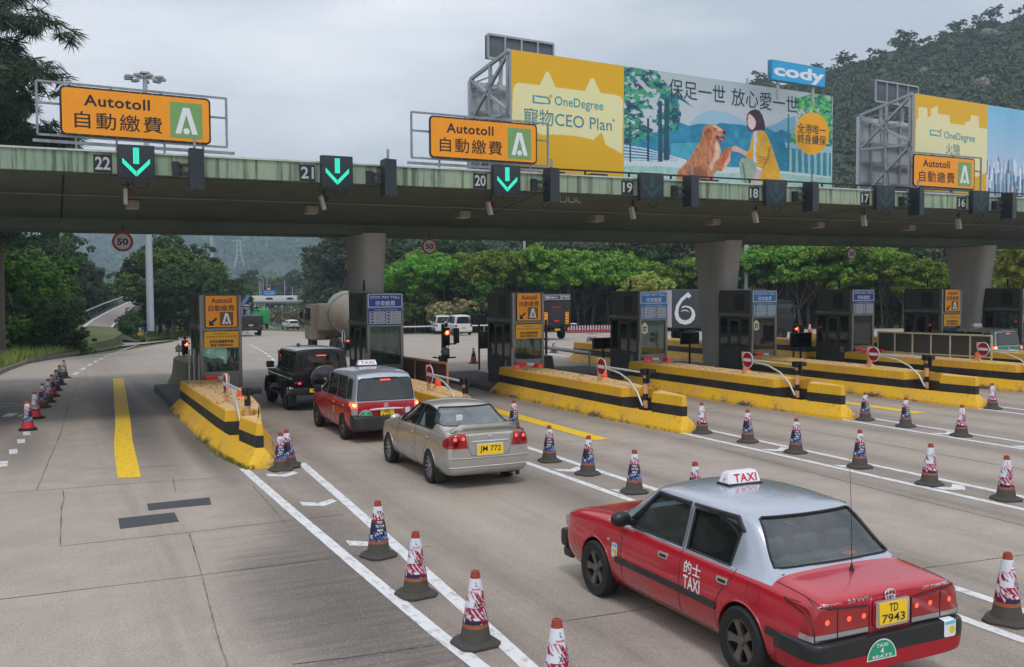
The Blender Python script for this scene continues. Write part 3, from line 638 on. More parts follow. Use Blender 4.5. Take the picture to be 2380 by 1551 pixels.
        for cx in (.07, .60):
            for k in range(4): z = 2.345+k*.10; b.box(cx+.04, cx+.15, -.019, -.0165, z+.03, z+.06); b.box(cx+.06, cx+.12, -.019, -.0165, z+.06, z+.075); text_fit(b, ('私家車 $5.00', '輕型貨車 $8', '電單車 $5.0', '巴士 Bus $8')[k], cx+.20, cx+.46, z+.025, z+.07, -.018)
        b.build('lettering', mat('ink_grey', srgb(52, 56, 66), .5, var=0), s)
        if i in (3, 4, 7):
            b = MB(); P = [(.10, 1.84), (.23, 1.78), (.36, 1.84), (.36, 2.08), (.23, 2.20), (.10, 2.08)]; b.prism(P, .035, .045, 'y'); s = b.build('sticker', mat('sticker_cream', srgb(206, 208, 180), .5), r)
            b = MB(); text_fit(b, '繳費\n請先', .15, .31, 1.87, 2.05, .033, .03); b.build('lettering', mat('ink_olive', srgb(70, 78, 40), .5), s)
    return r
lab = ['leftmost toll booth, with an amber sign, beside the yellow lane stripe', 'toll booth with a blue STOP PAY TOLL sign beside the concrete mixer', 'toll booth with an amber sign behind the silver sedan', 'toll booth with a faded blue sign and hexagonal sticker, left of the middle pier', 'toll booth with a faded blue sign immediately right of the middle pier', 'toll booth with a bright blue sign, second to the right of the middle pier', 'toll booth with an amber sign behind the pale railing on the right', 'toll booth cut off by the right edge of the photo']
for i in range(8): booth(i, 'A' if i in (0, 2, 6) else 'B', lab[i])
# ================================================================== things on the canopy
Yf = 25.0
LED = mat('led_green', (.03, .75, .50), .5, var=0, emit=1.1); LED2 = mat('led_green_dim', srgb(28, 92, 84), .5, var=0); BOX = mat('signal_box', srgb(34, 43, 50), .45, var=.1)
SX = [2.0, 6.85, 11.65, 16.45, 21.2, 25.95, 30.6]
def arrow(mb, mb2, y):
    """a down arrow built of rows of small lamps"""
    for j in range(16):
        z = .42-.03*j*.9
        for k in range(5): mb.add([(-.07+.03*k, y, z), (-.07+.03*k+.022, y, z), (-.07+.03*k+.022, y, z-.02), (-.07+.03*k, y, z-.02)], [(0, 3, 2, 1)])
    for s in (-1, 1):
        for j in range(15):
            x = s*(.33-.0225*j); z = .11-.0235*j
            for k in range(5): mb.add([(x-.009, y, z-.028*k+.02), (x+.009, y, z-.028*k+.02), (x+.009, y, z-.028*k), (x-.009, y, z-.028*k)], [(0, 3, 2, 1)])
names = ['22', '21', '20', '19', '18', '17', '16']
for i, x in enumerate(SX):
    x = AY([315, 778, 1170, 1505, 1793, 2047, 2268][i], 400, Yf).x
    lit = i < 3
    r = empty('lane_signal', (x, Yf-.02, 6.42), 0, f'dark square lane signal {"with a lit green down arrow" if lit else "with its arrow unlit or dim"}, right of the lane number {names[i]}', 'lane signal', 'lane signals along the canopy fascia', sc=(.9, .9, .88))
    b = MB(); b.box(-.46, .46, -.26, -.06, -.42, .50, .015); b.box(-.5, .5, -.30, -.06, -.455, -.43); b.build('housing', BOX, r)
    b = MB(); arrow(b, None, -.2625); b.raw = True; b.build('arrow', LED if i < 2 or i == 2 else (LED2), r)
    b = MB(); b.box(-.3, -.24, -.06, .02, -.2, .3); b.box(.24, .3, -.06, .02, -.2, .3); b.build('bracket', dsteel, r)
    b = MB(); b.tube([(-.1, -.15, -.42), (-.08, -.14, -.58), (.1, -.13, -.65), (.28, -.13, -.58), (.33, -.14, -.42)], .012, 6); b.build('cable', black, r)
    # number plate
    n = empty('lane_number', (x-.72, Yf-.004, 6.42), 0, f'small black plate on the fascia with the lane number {names[i]}', 'number plate', 'lane number plates on the fascia')
    plate(n, 'plate', [(-.20, -.22), (.20, -.22), (.20, .20), (-.20, .20)], -.02, .0, black); b = MB(); text_fit(b, names[i], -.165, .165, -.15, .15, -.022, .02); b.build('digits', mat('digit_grey', srgb(176, 180, 184), .5), n)
    # sideways variable sign: a deep dark box turned to the lane
    r = empty('side_sign_box', (x+1.25, Yf-.02, 6.35), 0, f'tall dark display box turned sideways on the fascia, next after lane number {names[i]}', 'display box', 'side display boxes along the canopy fascia')
    b = MB(); b.prism([(-.10, -.62), (.26, -.50), (.30, -.10), (-.06, -.10)], -.48, .46, 'z'); b.build('housing', BOX, r); b = MB(); b.bar((-.3, 0, .1), (0, -.2, .1), .08); b.bar((-.3, 0, -.1), (0, -.2, -.1), .08); b.box(-.42, -.26, -.12, 0, -.16, .18); b.build('bracket', dsteel, r)
    b = MB(); b.cyl((.05, -.4, .46), (.06, -.4, .72), .035, 8); b.build('aerial', steel, r)
    b = MB(); b.tube([(.1, -.4, -.46), (-.02, -.38, -.62), (-.12, -.3, -.66), (-.2, -.2, -.5)], .01, 5); b.build('cable', black, r)
    # camera under the signal
    r = empty('lane_camera', (x-.18, 25.6, 6.12), 0, f'small hanging camera under the lane signal of lane {names[i]}', 'camera', 'lane cameras under the canopy edge')
    b = MB(); b.bar((.05, 0, 0), (.05, 0, -.25), .03); b.bar((-.1, 0, -.12), (.1, 0, -.12), .03); b.build('bracket', dsteel, r)
    b = MB(); b.at((-.02, -.05, -.38), 0, 0, R(-14 if i else 0)); b.box(-.045, .045, -.1, .1, -.22, .16, .02); b.build('camera_body', mat('camera_white', srgb(176, 172, 164), .5), r)
    b = MB(); b.box(.08, .17, -.05, .05, -.36, -.22, .01); b.build('sensor', mat('sensor_red', srgb(96, 30, 30), .5) if i % 2 == 0 else black, r)
    # box lamp on the sloping soffit
    px = [307, 722, 1075, 1385, 1656, 1898, 2110, 2300][i]; py = [492, 505, 516, 526, 531, 541, 545, 551][i]
    yl = 28.2; p = AY(px, py, yl); r = empty('soffit_lamp', (p.x, yl, 5.85), 0, f'small box lamp under the canopy soffit, below the signal of lane {names[i]}', 'lamp', 'box lamps under the canopy soffit')
    b = MB(); b.prism([(-.24, -.02), (.24, .10), (.24, -.22), (-.24, -.22)], -.17, .17, 'x'); b.build('lamp_housing', mat('lamp_beige', srgb(150, 140, 128), .6, dirt=.4), r)
    b = MB(); b.box(-.14, .14, -.20, .20, -.235, -.2205); b.build('lens', mat('lamp_lens', srgb(170, 168, 160), .4), r)
r = empty('loudspeakers', tuple(AY(1325, 464, 25.55)), 0, 'three pale horn loudspeakers hanging under the canopy', 'loudspeaker')
for k, (x, a) in enumerate(((-.25, -12), (.02, 0), (.24, 35))):
    b = MB(); b.at((x, 0, 0), R(a)); b.prism(rrect(-.12, .12, -.10, .10, .07), -.06, .06, 'y', scale1=.55); b.build('horn', mat('horn_cream', srgb(170, 168, 155), .5), r)
    b = MB(); b.at((x, 0, 0), R(a)); b.prism(rrect(-.09, .09, -.075, .075, .06), -.066, -.0605, 'y'); b.cyl((0, -.075, 0), (0, -.066, 0), .03); b.build('throat', mat('horn_dark', srgb(88, 86, 78), .6), r)
b = MB(); b.bar((0, .05, .0), (0, .2, .32), .03); b.bar((-.25, .05, 0), (.25, .05, 0), .03); b.build('bracket', dsteel, r)
for px, py, rad, lb in ((285, 562, .29, 'leftmost, over the leftmost lane'), (998, 573, .27, 'middle one, right of the first pier'), (1979, 590, .27, 'rightmost, smallest in the photo')):
    p = AY(px, py, 30.7); r = empty('speed_limit_sign', tuple(p), 0, 'round 50 sign under the canopy, '+lb, 'speed sign', 'round 50 signs hanging under the canopy')
    plate(r, 'disc', circ(0, 0, rad), -.01, .01, mat('sign_red_dull', srgb(140, 22, 34), .5)); b = MB(); b.prism(circ(0, 0, rad*.78), -.014, -.0101, 'y'); b.build('face', mat('sign_white_dull', srgb(176, 176, 176), .5), r)
    b = MB(); text_fit(b, '50', -rad*.52, rad*.52, -rad*.34, rad*.34, -.016, .03); b.build('digits', INK, r); b = MB(); b.bar((0, .02, rad-.02), (0, .02, rad+.16), .05); b.build('hanger', dsteel, r)
# ---- framed amber signs standing on the canopy
def amber(px0, py0, px1, Y, w, h, az, label, pads):
    a = AY(px0, py0, Y); r = empty('overhead_toll_sign', (a.x, a.y, a.z), R(90-az), label, 'overhead sign', 'framed amber signs standing on the canopy')
    fr = steel; s = plate(r, 'rim', rrect(0, w, -h, 0, .12), -.02, .02, INK); b = MB(); b.prism(rrect(.045, w-.045, -h+.045, -.045, .09), -.026, -.0201, 'y'); b.build('face', AMB, s)
    b = MB(); text_fit(b, 'Autotoll', w*.15, w*.58, -h*.38, -h*.15, -.029, .022, spacing=1.08); text_fit(b, '自動繳費', w*.09, w*.66, -h*.84, -h*.50, -.029, .012, spacing=1.15); b.build('lettering', INK, s)
    b = MB(); flat(b, [(w*.715, -h*.9), (w*.94, -h*.9), (w*.94, -h*.14), (w*.715, -h*.14)], -.028); b.build('emblem_panel', GRN, s); b = MB(); emblem(b, w*.73, w*.925, -h*.86, -h*.2, -.031); b.build('emblem', INKW, s)
    b = MB()
    for k in range(int(w/.28)): x = .14+k*.28; b.cyl((x, -.03, -.022), (x, -.022, -.022), .012, 6); b.cyl((x, -.03, -h+.022), (x, -.022, -h+.022), .012, 6)
    b.build('rivets', steel, s)
    l, q = pads; b = MB(); t_, bo = .06, -h-.02
    b.bar((-l, .06, t_), (w+q, .06, t_), .05); b.bar((-l, .06, -.38*h), (w+q, .06, -.38*h), .05); b.bar((-l, .06, bo), (w+q, .06, bo), .05)
    for x in (-l, w+q, w*.33, w*.66): b.bar((x, .06, bo), (x, .06, t_), .05)
    for x in (.1*w, .36*w, .68*w, .95*w): b.bar((x, .10, bo-.34), (x, .08, bo), .045)
    b.bar((-l-.1, .10, bo-.14), (w+q+.2, .10, bo-.14), .07); b.build('frame', fr, r)
    return r
amber(137, 197, 487, 25.5, 3.50, 1.16, 84, 'large amber sign with green emblem above lane 22, leftmost of three', (.48, .42))
amber(997, 268, 1250, 25.5, 3.42, 1.16, 87, 'amber sign with green emblem above lane 20, before the yellow billboard', (.50, .42))
amber(2122, 357, 2270, 25.5, 3.35, 1.16, 87, 'amber sign with green emblem at far right, below the skyline billboard', (.05, .46))
# ---- billboards
def board_frame(px0, py0, Y, az):
    a = AY(px0, py0, Y); th = R(90-az); u = Vector((math.cos(th), math.sin(th), 0)); n = Vector((-math.sin(th), math.cos(th), 0))
    def loc(px, py):
        d = ray(px, py); o = Vector((0, 0, CH)); t = (a-o).dot(n)/d.dot(n); p = o+d*t-a; return (p.dot(u), p.z)
    return a, th, loc
VC = vcol_mat()
def picture(name, parent, u0, u1, z0, z1, nx, ny, fn, y):
    U, Z = np.meshgrid(np.linspace(u0, u1, nx), np.linspace(z0, z1, ny)); C = fn(U, Z)
    V = np.stack([U.ravel(), np.full(U.size, y), Z.ravel()], 1); j, i = np.mgrid[0:ny-1, 0:nx-1]; k = (j*nx+i).ravel()
    F = np.stack([k, k+1, k+nx+1, k+nx], 1); return link(name, np_mesh(name, V, F, VC, lin(C).reshape(-1, 3)), parent)
def c4(x, y): return ((1200+x*.3482)/1.3744, (80+y*.3482)/1.3744)
def c5(x, y): return ((1950+x*.3482)/1.3744, (100+y*.3482)/1.3744)
def c6(x, y): return ((2450+x*.3482)/1.3744, (y*.3482)/1.3744)
AZB = 83.6
a, th, loc = board_frame(1188, 115, 27.0, AZB)
bb = empty('billboard', tuple(a), th, 'huge billboard, yellow at left, a woman and a golden dog at right', 'billboard')
uR = loc(1935, 300)[0]; uM = loc(1450, 300)[0]; zB = -3.75
INKT = mat('ink_teal', srgb(24, 148, 160), .5, var=0); INKS = mat('ink_slate', srgb(26, 62, 74), .5, var=0)
b = MB(); b.box(0, uR, .005, .12, zB, 0); b.build('panel', mat('billboard_edge', srgb(170, 172, 172), .5), bb)
L4 = lambda pts: [loc(*c4(*p)) for p in pts]; L5 = lambda pts: [loc(*c5(*p)) for p in pts]
cream = L4([(1258, 640), (1262, 585), (1280, 545), (1310, 530), (1505, 552), (1545, 470), (1560, 437), (1575, 425), (1590, 437), (1650, 572), (1920, 605), (1972, 497), (1988, 485), (2003, 497), (2065, 625), (2200, 640), (2245, 658), (2270, 690), (2262, 1185), (2110, 1100), (2080, 1000), (2070, 990), (2060, 995), (2000, 1055), (1900, 1030), (1750, 1010), (1620, 1006), (1540, 1012), (1500, 1000), (1470, 960), (1440, 930), (1250, 905)])
logoO = L4([(1440, 640), (1580, 660), (1608, 695), (1598, 732), (1440, 718)]); logoI = L4([(1455, 657), (1572, 675), (1590, 700), (1584, 716), (1455, 702)]); dot = L4([(1606+18*math.cos(k), 657+18*math.sin(k)) for k in np.linspace(0, 5.9, 12)])
def f1(U, Z):
    C = np.zeros(U.shape+(3,)); C[:] = (224, 172, 8); C[inpoly(U, Z, cream)] = (229, 222, 168); m = inpoly(U, Z, logoO) & ~inpoly(U, Z, logoI); C[m] = (30, 150, 170); C[inpoly(U, Z, dot)] = (235, 165, 30); return C
picture('printed_yellow_panel', bb, .01, uM, zB, -.01, 260, 210, f1, 0)
P5 = {}
def f2(U, Z):
    C = np.zeros(U.shape+(3,)); w = (U-uM)/(uR-uM); h = (Z-zB)/(-zB)          # 0..1 both
    n1 = fbm(w, h, 5, 1)[..., None]; n2 = fbm(w*2, h, 18, 2)[..., None]; n3 = fbm(w*2, h, 40, 5)[..., None]
    C[:] = np.array((172, 184, 190))*(1-(1-h[..., None]))+np.array((214, 216, 232))*(1-h[..., None]); C += (n1-.5)*26
    def P(col, pts, nn=None, amp=0):
        m = inpoly(U, Z, L5(pts)); c = np.zeros(U.shape+(3,)); c[:] = col
        if nn is not None: c = c+(nn-.5)*amp
        C[m] = c[m]; return m
    P((150, 188, 208), [(720, 860), (770, 800), (850, 745), (950, 722), (1060, 745), (1180, 790), (1260, 850), (1260, 960), (700, 960)], n1, 12)
    P((120, 170, 196), [(1420, 880), (1500, 860), (1600, 800), (1700, 780), (1700, 1000), (1420, 1000)], n1, 20)
    P((28, 132, 168), [(540, 890), (600, 850), (640, 838), (720, 870), (790, 852), (850, 848), (940, 862), (1010, 842), (1100, 850), (1200, 856), (1330, 890), (1440, 890), (1520, 930), (1570, 900), (1640, 930), (1760, 1020), (1760, 1300), (100, 1190), (100, 980), (300, 960)], n2, 60)
    P((70, 165, 190), [(560, 1030), (900, 1020), (1000, 1120), (820, 1200), (560, 1140)], n2, 50)
    P((206, 216, 222), [(100, 1180), (420, 1195), (700, 1195), (900, 1240), (1200, 1250), (1640, 1290), (2050, 1340), (2050, 1420), (100, 1260)], n3, 16)
    P((165, 204, 196), [(100, 1235), (500, 1240), (1000, 1300), (1600, 1310), (2050, 1350), (2050, 1480), (100, 1480)], n3, 40)
    for k in range(5): P((205, 216, 224), [(110, 1040+k*30), (330, 1075+k*25), (520, 1130+k*14), (700, 1178+k*4), (700, 1186+k*4), (520, 1138+k*14), (330, 1087+k*25), (110, 1056+k*30)])
    X5 = (U-uM)/(uR-uM)*1915+120; Y5 = None
    tree = fbm(w*1.6+3, h, 9, 11)*.45+fbm(w*1.6, h, 34, 14)*.55; t2 = fbm(w*1.6, h, 44, 12)*.6+fbm(w, h, 8, 15)*.4; vis = inpoly(U, Z, L5([(120, 325), (420, 360), (480, 440), (620, 620), (650, 760), (620, 900), (500, 940), (330, 990), (340, 1040), (120, 1030)]))
    m = vis & (tree > .44); col = np.where((t2 > .5)[..., None], (62, 156, 118), (20, 104, 112)); col = np.where((t2 < .40)[..., None], (14, 66, 86), col); C[m] = col[m]
    for x, wd, y0, y1 in ((182, 12, 830, 1200), (345, 20, 800, 1195), (457, 34, 640, 1198), (515, 44, 600, 1180)): P((22, 76, 96), [(x-wd/2, y0), (x+wd/2, y0), (x+wd*.6, y1), (x-wd*.6, y1)], n2, 30)
    for k, (ex, ey) in enumerate(((760, 700), (700, 650), (660, 780), (640, 850), (430, 640), (600, 620))):
        P((24, 110, 128), [(520, 610), ((520+ex)/2, (600+ey)/2-60), (ex, ey), ((520+ex)/2, (600+ey)/2-20)], n3, 70)
    vis = inpoly(U, Z, L5([(1700, 620), (1860, 570), (2035, 592), (2035, 1060), (1960, 1060), (1760, 1040), (1650, 1030), (1660, 950), (1720, 820)])); m = vis & (tree > .40); col = np.where((t2 > .5)[..., None], (104, 190, 90), (40, 140, 110)); col = np.where((t2 < .38)[..., None], (24, 92, 96), col); C[m] = col[m]
    P((150, 196, 206), [(1600, 1020), (2030, 1070), (2030, 1120), (1610, 1070)], n1, 10); P((52, 138, 158), [(1630, 1075), (2025, 1120), (2025, 1335), (1635, 1285)], n1, 10)
    for k in range(7): P((150, 190, 200), [(1640+k*57, 1080+k*6), (1664+k*57, 1082+k*6), (1664+k*57, 1290+k*7), (1640+k*57, 1288+k*7)])
    P((40, 110, 130), [(1625, 760), (1640, 760), (1640, 1285), (1622, 1283)])
    P((246, 168, 22), [(1848+157*math.cos(t), 940+194*math.sin(t)) for t in np.linspace(0, 6.2, 40)])
    # dog
    dn = fbm(w*2.2, h*.5, 60, 21)[..., None]
    P((192, 122, 82), [(640, 1260), (700, 1200), (750, 1130), (800, 1040), (835, 985), (838, 930), (862, 880), (900, 858), (950, 853), (985, 868), (1015, 893), (1050, 913), (1058, 932), (1045, 952), (1012, 965), (1005, 1000), (985, 1020), (1010, 1060), (1015, 1110), (1003, 1165), (1045, 1090), (1095, 1062), (1135, 1066), (1132, 1092), (1105, 1112), (1098, 1180), (1050, 1262), (1015, 1286), (975, 1280), (950, 1312), (940, 1420), (590, 1420), (600, 1345), (612, 1300)], dn, 90)
    P((226, 186, 160), [(975, 1010), (1000, 1040), (1012, 1090), (1003, 1160), (960, 1200), (930, 1290), (905, 1240), (950, 1150), (955, 1060)], dn, 60)
    P((222, 180, 160), [(1104, 1108), (1104, 1180), (1050, 1265), (1020, 1285), (1060, 1190)], dn, 50); P((206, 96, 50), [(1050, 1085), (1090, 1070), (1075, 1150), (1030, 1230), (1005, 1240), (1020, 1150)], dn, 60)
    P((158, 88, 54), [(848, 925), (900, 888), (935, 925), (930, 1000), (890, 1010), (862, 965)], dn, 70); P((150, 92, 66), [(700, 1290), (820, 1240), (900, 1300), (880, 1400), (760, 1400)], dn, 60)
    P((225, 180, 150), [(930, 862), (960, 858), (1000, 885), (1030, 905), (1000, 920), (960, 890)], dn, 30)
    P((40, 30, 34), [(1033, 913), (1058, 920), (1056, 940), (1040, 950), (1030, 935)]); P((60, 30, 30), [(955, 890), (975, 890), (972, 903), (958, 903)])
    P((92, 28, 52), [(968, 955), (1005, 968), (1045, 972), (1054, 1014), (1036, 1016), (1000, 1005), (970, 985)]); P((214, 104, 128), [(985, 975), (1030, 980), (1050, 1012), (1036, 1012), (1005, 995)])
    # woman
    P((215, 170, 164), [(1120, 1058), (1150, 1052), (1250, 1105), (1262, 1160), (1180, 1112), (1128, 1102), (1110, 1085)], n2, 20)
    P((152, 176, 152), [(1178, 1215), (1200, 1166), (1250, 1168), (1345, 1212), (1350, 1265), (1312, 1375), (1290, 1430), (1210, 1430), (1190, 1310)], n2, 40); P((96, 122, 108), [(1205, 1190), (1225, 1230), (1250, 1400), (1236, 1400), (1212, 1260)])
    P((194, 216, 232), [(1308, 935), (1345, 912), (1360, 960), (1335, 1050), (1340, 1215), (1308, 1190), (1300, 1050)], n2, 30)
    P((224, 158, 38), [(1310, 932), (1290, 1000), (1276, 1088), (1250, 1108), (1252, 1168), (1302, 1186), (1312, 1100), (1318, 1000)], n2, 40)
    P((232, 174, 44), [(1345, 912), (1408, 914), (1440, 960), (1470, 1040), (1500, 1120), (1535, 1225), (1560, 1300), (1564, 1430), (1380, 1430), (1372, 1340), (1376, 1284), (1340, 1250), (1338, 1200), (1330, 1130), (1345, 1010)], n2, 50)
    for k in range(4): P((160, 104, 30), [(1350, 1140+k*22), (1430, 1160+k*16), (1450, 1150+k*18), (1432, 1168+k*16), (1350, 1148+k*22)])
    P((168, 110, 30), [(1455, 1060), (1466, 1060), (1450, 1180), (1400, 1260), (1395, 1252), (1440, 1170)])
    P((216, 174, 176), [(1345, 1270), (1394, 1280), (1370, 1345), (1338, 1430), (1290, 1430), (1312, 1360), (1332, 1300)], n2, 20); P((200, 222, 236), [(1340, 1238), (1394, 1262), (1386, 1280), (1338, 1258)])
    P((222, 186, 188), [(1305, 888), (1345, 880), (1352, 918), (1320, 938)]); P((62, 34, 50), [(1245, 810), (1256, 760), (1285, 728), (1330, 714), (1365, 728), (1392, 765), (1410, 820), (1421, 885), (1415, 912), (1375, 906), (1335, 914), (1300, 922), (1275, 914), (1256, 875)], n2, 40)
    P((230, 194, 196), [(1256, 790), (1275, 758), (1296, 772), (1322, 800), (1336, 835), (1328, 880), (1305, 906), (1284, 900), (1266, 872), (1257, 840)], n1, 10)
    P((70, 40, 50), [(1258, 796), (1275, 790), (1276, 797), (1260, 803)]); P((240, 240, 240), [(1268, 860), (1288, 850), (1286, 862), (1272, 870)]); P((190, 90, 100), [(1266, 858), (1290, 846), (1289, 850), (1268, 862)])
    return np.clip(C, 0, 255)
picture('printed_photograph', bb, uM, uR, zB, -.01, 420, 330, f2, 0)
def tbox(mb, s, cf, x0, x1, ya, yb, y=-.006, bold=0., **k):
    """letters whose left end, right end, top and bottom are read off a crop"""
    l = loc(*cf(x0, ya)); r_ = loc(*cf(x1, yb)); return l, r_
def tput(mb, s, l, r_, h, bold=0., y=-.006, **k):
    """l = centre of the left end, r_ = centre of the right end, h = height; follows the board (level)"""
    zc = (l[1]+r_[1])/2; text_fit(mb, s, l[0], r_[0], zc-h/2, zc+h/2, y, bold, **k)
b = MB(); l = loc(*c4(1642, 710)); r_ = loc(*c4(2088, 760)); text_fit(b, 'OneDegree', l[0], r_[0], l[1]-.17, l[1]+.20, -.006, .004); b.build('lettering', INKT, bb)
b = MB(); l = loc(*c4(1360, 830)); r_ = loc(*c4(2165, 905)); text_fit(b, '寵物CEO Plan', l[0], r_[0], l[1]-.25, l[1]+.25, -.006); q = loc(*c4(2182, 878)); text_fit(b, '®', q[0]-.05, q[0]+.05, q[1]-.05, q[1]+.05, -.006); b.build('lettering', mat('ink_teal_thin', srgb(50, 130, 148), .5, var=0), bb)
b = MB()
for s_, x0, x1, yl_, yr_ in (('保足一世', 535, 1052, 518, 585), ('放心愛一世', 1110, 1718, 600, 680)):
    l = loc(*c5(x0, yl_)); r_ = loc(*c5(x1, yr_)); tput(b, s_, l, r_, .62, .004)
b.build('slogan', INKS, bb)
b = MB()
for s_, yl_ in (('全港唯一', 888), ('終身續保', 983)):
    l = loc(*c5(1716, yl_)); r_ = loc(*c5(1976, yl_+22)); tput(b, s_, l, r_, .36, .006)
b.build('badge_lettering', INKS, bb)
# steel frame and the board's back face, seen at its left end
galv = mat('frame_grey', srgb(168, 172, 178), .5, .3, var=.15, sc=4, dirt=.35)
def backframe(px0, px1, ptop, pbot, a, th, z0, z1, label):
    """truss between this board and the one facing away behind it; local x = along the board"""
    r = empty('steel_truss', tuple(a), th, label, 'truss', 'steel trusses behind the billboards')
    dpt = 2.5; xs = .0; k = MB(); xo = .0
    k.bar((xs, .12, 0), (xo, dpt, -.45), .10); k.bar((xs, .12, -1.9), (xo, dpt, -1.8), .09); k.bar((xs, .12, z0), (xo, dpt, z0), .10)
    for y, x in ((.2, xs), (dpt*.5, (xs+xo)/2), (dpt, xo)): k.bar((x, y, z0-.6), (x, y, .0-y*.18), .09)
    k.bar((xs, .15, -.05), (xo, dpt, -1.8), .09); k.bar((xs, .15, -1.9), (xo, dpt, z0), .09); k.bar((xs, .15, -1.85), (xo, dpt, -.45), .09); k.build('truss', galv, r)
    k = MB(); k.box(xo-.05, xo+9, dpt, dpt+.12, z0, -.5); k.build('rear_board', mat('board_back', srgb(186, 188, 194), .6, var=.12, sc=1, dirt=.4), r)
    k = MB()
    for x in (.6, 1.5, 2.4, 3.3): k.bar((xo+x, dpt-.08, z0), (xo+x, dpt-.08, -.5), .08)
    for z in (-.7, -1.5, -2.3, -3.1): k.bar((xo, dpt-.1, z), (xo+6, dpt-.1, z), .08)
    k.build('stiffener', galv, r)
    k = MB()
    for x in (-.02, .3): k.bar((xo+x+.7, dpt-.7, z0), (xo+x+.3, dpt-.7, -.6), .035)
    for j in range(12): k.bar((xo+.28, dpt-.7, z0+.1+j*.27), (xo+.6, dpt-.7, z0+.1+j*.27), .03)
    k.bar((xo+.1, .9, -1.0), (xo+.1, dpt, -1.0), .035); k.bar((xo+.1, .9, -.55), (xo+.1, dpt, -.55), .035); k.build('ladder', galv, r)
    return r
backframe(0, 0, 0, 0, a, th, zB-.05, 0, 'grey steel truss at the left end of the big yellow and dog billboard')
def small_board(px0, pyt, px1, pyb, Y, az, back, label, wext=0):
    a2, th2, lc = board_frame(px0, pyt, Y, az); w = lc(px1, (pyt+pyb)/2)[0]+wext; h = -lc(px0, pyb)[1]
    r = empty('rooftop_sign', tuple(a2), th2, label, 'rooftop sign', 'small signs on top of the billboards')
    b = MB(); b.box(0, w, 0, .18, -h, 0, .01); b.build('box', mat('board_back_dark', srgb(92, 97, 106), .6, var=.1, sc=2, dirt=.3) if back else mat('cyan_box', srgb(60, 130, 160), .5), r)
    if back:
        b = MB()
        for k in range(5): b.bar((w*k/4, -.03, -h), (w*k/4, -.03, 0), .06)
        b.bar((0, -.03, 0), (w, -.03, 0), .07); b.bar((0, -.03, -h), (w, -.03, -h), .07)
        for x in (.24*w, .75*w): b.bar((x, .3, -h-1.6), (x, .1, 0), .1)
        b.build('frame', galv, r)
    return r, w, h
small_board(1133, 80, 1285, 135, 29.5, AZB, True, 'dark back of a small rooftop sign at the left end of the yellow billboard')
small_board(2034, 187, 2132, 236, 29.5, AZB, True, 'dark back of a small rooftop sign with a cyan edge, left of the skyline billboard')
r, w, h = small_board(1793, 138, 1918, 186, 26.9, AZB, False, 'small cyan sign reading cody, on the right end of the dog billboard')
b = MB(); b.prism([(.03, -h+.03), (w-.03, -h+.03), (w-.03, -.03), (.03, -.03)], -.012, -.001, 'y')
t = NT('cody_cyan'); t.b.inputs['Base Color'].default_value = srgb(38, 160, 214)+(1,); t.b.inputs['Roughness'].default_value = .4; b.build('face', t.m, r)
b = MB(); text_fit(b, 'cody', w*.04, w*.98, -h*.93, -h*.17, -.015, .035); b.build('lettering', INKW, r)
b = MB(); 
for x in (.15*w, .8*w): b.bar((x, .09, -h-.6), (x, .09, -h), .08)
b.build('stub', galv, r)
# second billboard
a, th, loc = board_frame(2127, 217, 27.0, AZB)
b2 = empty('billboard', tuple(a), th, 'billboard at the right edge with a yellow skyline and a blue city photograph', 'billboard')
uM = loc(*c6(2030, 700))[0]; uR = uM+9; zB2 = -3.75
b = MB(); b.box(0, uR, .005, .12, zB2, 0); b.build('panel', MATS['billboard_edge'], b2)
L6 = lambda pts: [loc(*c6(*p)) for p in pts]
sk = L6([(1370, 1095), (1388, 1090), (1390, 985), (1470, 992), (1475, 1080), (1505, 1062), (1505, 1000), (1565, 970), (1568, 1045), (1675, 1062), (1680, 1130), (1815, 1152), (1820, 1120), (1868, 1110), (1868, 1055), (1942, 1068), (1946, 1175), (2025, 1186), (2025, 1500)])+[(uM, zB2*.72), (uM*.85, zB2*.78), (uM*.7, zB2*.70), (uM*.62, zB2*.8), (.02, zB2*.8)]
lo2 = L6([(1495, 1187), (1588, 1203), (1600, 1225), (1592, 1256), (1495, 1242)]); li2 = L6([(1505, 1198), (1580, 1212), (1590, 1230), (1584, 1244), (1505, 1232)]); dt2 = L6([(1598+11*math.cos(k), 1196+13*math.sin(k)) for k in np.linspace(0, 5.9, 10)])
wins = [L6([(x, y), (x+7, y+1), (x+7, y+14), (x, y+13)]) for x, y in ((1402, 1015), (1413, 1015), (1402, 1045), (1413, 1045), (1518, 1030), (1518, 1060), (1915, 1085), (1925, 1087), (1915, 1115), (1925, 1117))]
def f3(U, Z):
    C = np.zeros(U.shape+(3,)); C[:] = (226, 174, 10); C[inpoly(U, Z, sk)] = (230, 222, 172); m = inpoly(U, Z, lo2) & ~inpoly(U, Z, li2); C[m] = (30, 150, 170); C[inpoly(U, Z, dt2)] = (235, 165, 60)
    for q in wins: C[inpoly(U, Z, q)] = (236, 196, 130)
    return C
picture('printed_yellow_panel', b2, .01, uM, zB2, -.01, 200, 200, f3, 0)
